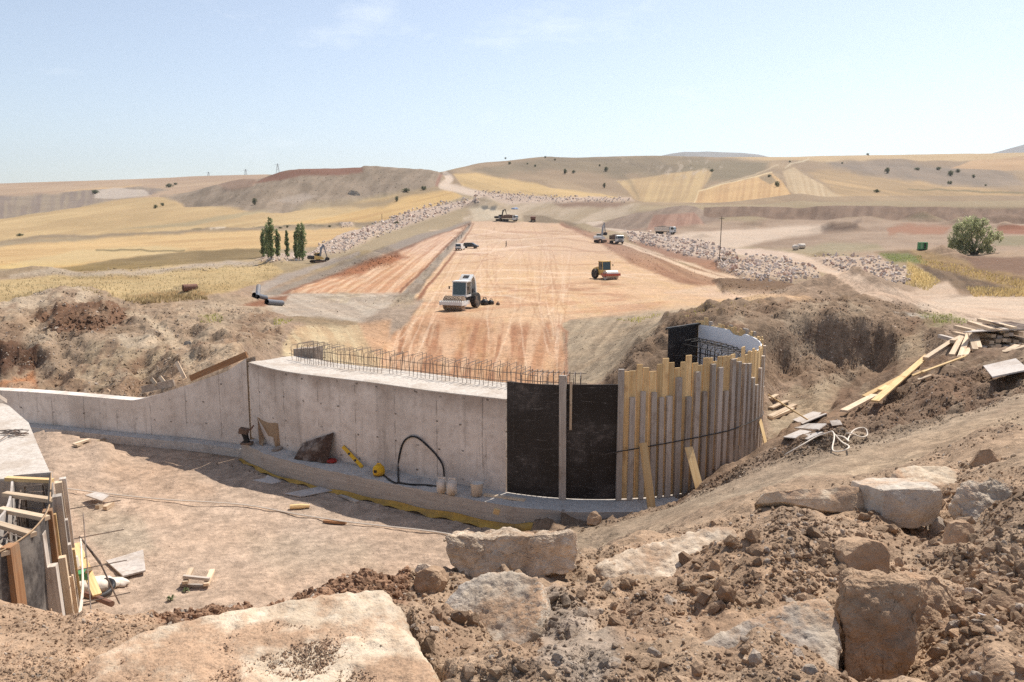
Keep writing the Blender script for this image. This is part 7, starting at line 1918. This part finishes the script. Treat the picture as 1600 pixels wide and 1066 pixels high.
def poplar(label, px, py, h, w, seed, group=None):
    r = np.random.RandomState(seed); p = on(px, py); t = thing('poplar_tree', label, 'tree', p, 0, group)
    n = 46; f = np.linspace(.08, 1, n); prof = w / 2 * np.minimum(1, (f / .16) ** .5) * np.sqrt(np.clip(1 - (np.clip(f - .50, 0, 1) / .515) ** 2.6, 0.02, 1))
    a = r.uniform(0, 6.28, n); q = r.uniform(.1, .75, n) * prof
    cen = np.stack([q * np.cos(a), q * np.sin(a), f * h * .97], 1)
    V, F, C = leaf_cloud(cen, np.maximum(prof * .55, .25) * r.uniform(.7, 1.2, n), 2400, .14, r, 1.35, (.75, 1.3)); crown(t, p, V, F, C, 'poplar')
    mb = MB(); mb.tube([(0, 0, -.2), (.05, 0, h * .3), (0, .05, h * .85)], [w * .07, w * .05, .04], 7)
    for k in range(9):
        z = h * (.12 + .07 * k); b = k * 2.4; mb.tube([(0, 0, z), (.3 * w * math.cos(b), .3 * w * math.sin(b), z + h * .14)], [.06, .02], 5)
    mb.build('trunk', M['bark'], t)
    return t


for k, (px, py, h, w, l) in enumerate(((412, 402, 8.0, 2.0, 'leftmost slim poplar of the left clump'), (419, 403, 9.2, 2.4, 'tall poplar in the middle of the left clump'), (424, 403, 9.0, 2.2, 'second tall poplar right of the middle of the left clump'), (434, 402, 7.6, 2.0, 'rightmost poplar of the left clump'),
                                        (449, 402, 7.2, 1.5, 'narrow single poplar between the two clumps'), (463, 405, 7.6, 1.7, 'slim poplar at the left of the right clump'), (473, 407, 10.2, 2.9, 'tallest and widest poplar nearest the excavator'), (468, 406, 9.6, 2.0, 'poplar tucked behind the tallest one'))):
    poplar(l, px, py, h * .86, w * .74, 40 + k, 'poplars by the stone bank')


def willow():
    r = np.random.RandomState(8); p = on(1522, 398); t = thing('willow_tree', 'wide bushy willow tree with pale green leaves on the right plain', 'tree', p)
    cen = []; rad = []
    lobes = [(-3.4, 0, 3.4, 2.2), (-2.6, .5, 5.6, 1.9), (-.8, 0, 6.6, 1.9), (1.0, .3, 6.2, 1.8), (2.4, 0, 4.2, 1.9), (4.6, .2, 4.4, 1.3), (3.0, -.6, 2.2, 1.5), (-1.6, -.8, 3.6, 2.0), (-4.2, .3, 2.0, 1.4), (-2.0, -.6, 1.6, 1.5), (.6, .5, 4.4, 1.6), (5.4, .2, 3.6, .8), (1.2, -1, 7.0, 1.0), (-3.9, 0, 5.0, 1.2), (-3.2, -1.2, 1.0, 1.2), (1.4, -1.2, 1.4, 1.3), (-.4, -1.5, 1.6, 1.3), (3.6, -.6, 1.1, 1.0)]
    for x, y, z, s in lobes:
        for k in range(13):
            d = r.normal(size=3); d /= np.linalg.norm(d); cen.append((x + d[0] * s * .8, y + d[1] * s * .8, max(z + d[2] * s * .7, .5))); rad.append(s * r.uniform(.22, .46))
    cen = np.array(cen) * .93; rad = np.array(rad)
    V, F, C = leaf_cloud(cen, rad, 15000, .14, r, 1.25, (.75, 1.2)); crown(t, p, V, F, C, 'willow')
    mb = MB()
    for e in ((-3.0, .2, 5.0), (-1.4, -.3, 6.0), (.6, .2, 6.2), (2.6, 0, 4.6), (4.4, .2, 4.0), (-3.6, -.2, 3.0), (3.0, -.5, 2.6)):
        e = Vector(e); mb.tube([(0.2 * e.x * .3, 0, -.2), e * .4 + Vector((0, 0, -.3)), e], [.22, .13, .04], 7)
    mb.build('trunk', M['bark'], t)


willow()
bm_ = np.random.RandomState(5)
BUSH = []
for k in range(4):
    n = 22; d = bm_.normal(size=(n, 3)); d /= np.linalg.norm(d, axis=1)[:, None]; cen = d * bm_.uniform(.3, .72, (n, 1)) * np.array([1, 1, .72]) + np.array([0, 0, .62])
    V, F, C = leaf_cloud(cen, bm_.uniform(.22, .42, n), 700, .085, bm_, 1.0, (.6, 1.25)); me = np_mesh('crown', V, F, C); me.materials.append(M['bush']); BUSH.append(me)
STEM = []
for k in range(2):
    mb = MB()
    for j in range(5): a = j * 1.26 + k; mb.tube([(0, 0, -.1), (.25 * math.cos(a), .25 * math.sin(a), .4), (.5 * math.cos(a), .5 * math.sin(a), .9)], [.05, .035, .015], 5)
    me = bpy.data.meshes.new('trunk'); mb.bm.to_mesh(me); mb.bm.free(); me.materials.append(M['bark']); STEM.append(me)
# photo x, base y, width px, height px, words
BUSHES = [(31, 369, 11, 4, 'low wide bush alone in the lowest left field'), (243, 326, 7, 7, 'left round bush of the pair in the left field'), (254, 322, 7, 5, 'right round bush of the pair in the left field'), (149, 303, 14, 6, 'low bush by the pale scar on the left skyline'), (264, 293, 12, 6, 'spreading bush near the left skyline'), (274, 289, 6, 4, 'tiny bush near the left skyline'),
          (398, 320, 9, 10, 'round dark bush below the left end of the spoil hill'), (620, 315, 7, 8, 'upright bush on the field below the spoil hill'), (634, 300, 14, 6, 'long low bush on the slope by the haul road'), (662, 297, 10, 7, 'round bush right beside the haul road'),
          (947, 268, 8, 7, 'round bush in the middle of the right hill'), (944, 294, 5, 8, 'upright bush on the gold field of the right hill'), (1112, 269, 7, 5, 'small bush above the striped fields'), (1214, 292, 9, 10, 'round bush at the edge of the orange field'), (1202, 277, 7, 4, 'low bush above the orange field'),
          (1386, 271, 9, 9, 'round bush on the grey slope at the right'), (1370, 301, 10, 5, 'low bush in the wide field at the right'), (1356, 241, 5, 4, 'bush standing alone on the right skyline'), (1466, 266, 9, 5, 'first bush in the gully at the right'), (1485, 275, 11, 8, 'largest bush in the gully at the right'), (1497, 270, 8, 6, 'upper bush in the gully at the right'), (1484, 288, 8, 6, 'lower bush in the gully at the right'), (1521, 278, 6, 5, 'small bush right of the gully'), (1540, 291, 4, 3, 'tiny bush low on the right slope'),
          (1234, 252, 4, 3, 'tiny bush just under the right skyline'), (1316, 256, 4, 3, 'speck of bush below the right plateau'), (1433, 266, 10, 4, 'flat bush by the grey outcrop at right'), (883, 272, 7, 8, 'bush growing against the pale hill rocks'), (896, 271, 6, 5, 'small bush between the pale hill rocks'), (796, 257, 5, 5, 'bush left of the hill rocks'), (790, 247, 4, 3, 'bush on the middle skyline'), (852, 245, 4, 3, 'small bush on the skyline above the rocks'), (836, 261, 4, 4, 'tiny bush just left of the rocks'), (824, 257, 3, 3, 'speck of bush on the middle hillside'), (937, 260, 4, 3, 'speck of bush up the slope from the round one'), (867, 251, 4, 3, 'speck of bush above the hill rocks'),
          (620, 350, 9, 4, 'low bush beside the left field track'), (438, 357, 7, 3, 'tuft of bush on the field boundary'), (449, 356, 5, 4, 'second tuft of bush on the field boundary'), (515, 355, 7, 3, 'right tuft of bush on the field boundary')]
for k, (px, py, w, h, l) in enumerate(BUSHES):
    sky_ = py < 262 and l.find('skyline') >= 0
    p = G(px, py + (2 if sky_ else 0), 100); t = thing('bush', l, 'bush', p, k * 1.3, 'bushes scattered on the hills')
    s = p.y / 1280
    for nm, me in (('crown', BUSH[k % 4]), ('trunk', STEM[k % 2])):
        o = bpy.data.objects.new(nm, me); COL.objects.link(o); o.parent = t
    t.scale = (w * s / 2 * 1.15, w * s / 2 * 1.15, h * s / 1.25)
# pale rock outcrops on the hill
for ol, an, l, t_ in (([(851, 262), (857, 255), (870, 257), (885, 263), (884, 268), (868, 267), (855, 267)], (868, 262, 860), 'upper pale rock outcrop on the right hill', 5), ([(884, 266), (898, 268), (914, 276), (914, 280), (896, 279), (886, 272)], (898, 273, 800), 'lower pale rock outcrop on the right hill', 4), ([(839, 271), (846, 266), (852, 271), (850, 274), (841, 274)], (846, 270, 820), 'small pale rock below the upper outcrop', 4), ([(541, 306), (548, 295), (556, 297), (566, 306), (555, 309), (545, 310)], (553, 303, 560), 'heap of pale stone on the grey spoil hill', 4)):
    chunk('rock_outcrop', l, 'rock', ol, an, (-.2, -.8, .55), t_, M['outcrop'], .5, .9)

# ------------------------------------------------------------------ tipped stone: the largest as single boulders, the rest as one mass
RV = hull_variants(10, 16, 31, 1.0)
rip_me = []
for v, f in RV:
    me = np_mesh('boulder', v, f); me.materials.append(M['riprap']); rip_me.append(me)
NAMES = ['pinkish quarry boulder in the long bank left of the fill', 'pale quarry boulder in the stones behind the poplars', 'pale quarry boulder in the far bank along the haul road', 'pink and white quarry boulder in the bank by the white excavator', 'white quarry boulder in the heap below the utility pole', 'pinkish quarry boulder in the heap right of the haul road', 'pale quarry boulder in the small heap in the left field']
CNT = [560, 80, 330, 420, 420, 320, 25]; SZ = [(2.2, 6.0), (2.2, 5), (1.6, 4.0), (2.2, 7.5), (2.6, 9), (2.6, 8.5), (1.5, 3)]
P = []; S = []; K = []
rr = np.random.RandomState(77)
for k, ((poly, h), n, (lo, hi)) in enumerate(zip(RIP, CNT, SZ)):
    yc = np.median(hit([q[0] for q in poly], [q[1] for q in poly], 80)[:, 1]); sh = h * 1280 / yc
    p = np.concatenate([scatter_px([(x, y + 1) for x, y in poly], int(n * .6), rr, 80), scatter_px([(x, y - sh) for x, y in poly], int(n * .6), rr, 80)]); s = lo * (hi / lo) ** (rr.uniform(0, 1, len(p)) ** 1.5) * p[:, 1] / 1280 * .62
    p[:, 2] += s * rr.uniform(.0, .6, len(p)); P.append(p); S.append(s); K.append(np.full(len(p), k))
P = np.concatenate(P); S = np.concatenate(S); K = np.concatenate(K)
order = np.argsort(-S * 1280 / P[:, 1]); big = order[:300]; rest = order[300:]
merged('quarry_stone', P[rest], S[rest], np.ones((len(rest), 3)), RV, M['riprap'], False, 9)
for i in big:
    o = bpy.data.objects.new('boulder', rip_me[int(i) % len(rip_me)]); COL.objects.link(o); o.location = P[i]; o.scale = (S[i], S[i] * rnd.uniform(.8, 1.1), S[i] * rnd.uniform(.7, 1))
    o.rotation_euler = (rnd.uniform(0, 6), rnd.uniform(0, 6), rnd.uniform(0, 6)); k = int(K[i]); tag(o, NAMES[k], 'boulder', NAMES[k].replace('boulder', 'boulders'))

# ------------------------------------------------------------------ dry grass, weeds
def grass():
    r = np.random.RandomState(3); B = []; Cc = []
    for poly, n, h, yr, c in (([(-60, 445), (150, 432), (420, 408), (440, 428), (400, 445), (340, 458), (160, 470), (-60, 470)], 2600, .20, (55, 230), (1, 1, 1)), ([(190, 470), (300, 460), (330, 468), (220, 476)], 700, .3, (45, 90), (.8, .75, .7)),
                              ([(1418, 410), (1470, 440), (1450, 455), (1415, 445)], 900, .38, (70, 200), (1.05, 1, .85)), ([(1430, 402), (1500, 415), (1600, 440), (1600, 452), (1500, 430), (1440, 414)], 900, .36, (70, 220), (1, .9, .7)), ([(1510, 450), (1600, 452), (1640, 464), (1520, 464)], 1000, .4, (60, 200), (1.1, 1, .8)),
                              ([(1060, 482), (1130, 470), (1200, 470), (1190, 478), (1100, 490)], 60, .10, (26, 60), (.95, .9, .75)), ([(1040, 492), (1090, 484), (1100, 492), (1060, 500)], 30, .08, (26, 60), (.75, .8, .5)), ([(1370, 396), (1440, 400), (1450, 412), (1390, 408)], 350, .2, (90, 240), (.55, .75, .4)),
                              ([(960, 500), (1040, 490), (1000, 505)], 120, .14, (30, 70), (.8, .9, .5)), ([(310, 494), (350, 490), (345, 506), (315, 508)], 120, .12, (36, 60), (.7, .85, .45)), ([(425, 498), (460, 500), (450, 506), (430, 508)], 80, .14, (36, 66), (.8, .95, .4)), ([(0, 395), (410, 390), (410, 404), (0, 440)], 10, .2, (120, 420), (.55, .5, .4)),
                              ([(1430, 488), (1490, 492), (1530, 508), (1460, 505)], 250, .10, (26, 60), (.6, .75, .45))):
        p = scatter_px(poly, n, r, yr[0]); p = p[(p[:, 1] < yr[1])]
        k = len(p); a = r.uniform(0, 6.28, k); hh = h * r.uniform(.5, 1.3, k); w = .035 * p[:, 1] / 60 * r.uniform(.8, 1.6, k) + .01; lx = r.normal(0, .25, k) * hh; ly = r.normal(0, .25, k) * hh
        ca = np.cos(a) * w; sa = np.sin(a) * w
        B.append(np.stack([p + np.stack([-ca, -sa, -0.05 + 0 * w], 1), p + np.stack([ca, sa, -0.05 + 0 * w], 1), p + np.stack([lx, ly, hh], 1)], 1)); Cc.append(np.repeat(np.array(c)[None] * r.uniform(.75, 1.2, (k, 1)), 3, 0))
    V = np.concatenate(B).reshape(-1, 3); C = np.concatenate(Cc); me = np_mesh('dry_grass', V, np.arange(len(V)).reshape(-1, 3), C); o = bpy.data.objects.new('dry_grass', me); COL.objects.link(o); me.materials.append(M['straw']); o['kind'] = 'stuff'


grass()


def weed(label, px, py, n, L_, seed, ym=1.6):
    r = random.Random(seed); p = G(px, py, ym); t = thing('weed', label, 'plant', p); mb = MB()
    for k in range(n):
        a = r.uniform(0, 6.28); l = L_ * r.uniform(.6, 1.2); e = r.uniform(.3, 1.2); d = Vector((math.cos(a) * math.cos(e), math.sin(a) * math.cos(e), math.sin(e))); s = d.cross(Vector((0, 0, 1))).normalized() * l * .16
        b = Vector((0, 0, 0)); m_ = d * l * .55 + Vector((0, 0, .02)); tip = d * l + Vector((0, 0, -.2 * l))
        v = [mb.bm.verts.new(q) for q in (b, m_ - s, tip, m_ + s)]; mb._face(v)
    o = mb.build('leaves', M['weed'], t); at = o.data.color_attributes.new('Col', 'FLOAT_COLOR', 'POINT')
    for c in at.data: c.color = (r.uniform(.7, 1.2),) * 3 + (1,)
    MB().tube([(0, 0, -.02), (0.01, 0, L_ * .45)], [.006, .003], 5).build('stem', M['weed'], t)


weed('leafy green weed on the crest of soil above the cream slab', 268, 938, 34, .10, 1)
weed('green weed sprawling over the crest right of the leafy one', 290, 925, 26, .09, 2)
# ------------------------------------------------------------------ blue mountains behind the hills
def ridge(pts, Y, D):
    V = []; F = []; n = len(pts)
    top = [at_y(px, py, Y) for px, py in pts]
    for p in top: V += [(p.x, p.y - D, -20), (p.x, p.y - D * .45, p.z * .66), tuple(p), (p.x, p.y + D * .5, p.z * .6), (p.x, p.y + D, -20)]
    for i in range(n - 1):
        for j in range(4): F.append((i * 5 + j, i * 5 + 5 + j, i * 5 + 6 + j, i * 5 + 1 + j))
    me = np_mesh('hills', np.array(V), np.array(F), None, True); o = bpy.data.objects.new('hills', me); COL.objects.link(o); me.materials.append(M['mount']); o['kind'] = 'structure'


M['mount'] = simple('distant_hills', (0.17, 0.15, 0.13), 0.95, 0, .15, .004)
ridge([(985, 258), (1010, 250), (1035, 243), (1052, 239.5), (1070, 237.2), (1088, 237.6), (1105, 236.8), (1130, 238), (1160, 239), (1185, 241.5), (1200, 245), (1230, 252)], 5200, 1500)
ridge([(1530, 245), (1560, 237), (1578, 232), (1600, 226), (1640, 220), (1700, 224), (1760, 236)], 5000, 1500)
print('far', round(time.time() - T0, 1))

# ------------------------------------------------------------------ summer haze: one closed box of thin air
hz_m = bpy.data.materials.new('haze'); hz_m.use_nodes = True; nt = hz_m.node_tree; nt.nodes.clear()
ho = nt.nodes.new('ShaderNodeOutputMaterial'); hv = nt.nodes.new('ShaderNodeVolumePrincipled')
hv.inputs['Color'].default_value = (0.86, 0.90, 0.96, 1); hv.inputs['Density'].default_value = 0.00007; hv.inputs['Anisotropy'].default_value = 0.3
nt.links.new(hv.outputs[0], ho.inputs['Volume'])
ho_ = MB().box((0, 3600, 262), (9000, 7400, 575)).build('haze', hz_m); ho_['kind'] = 'stuff'
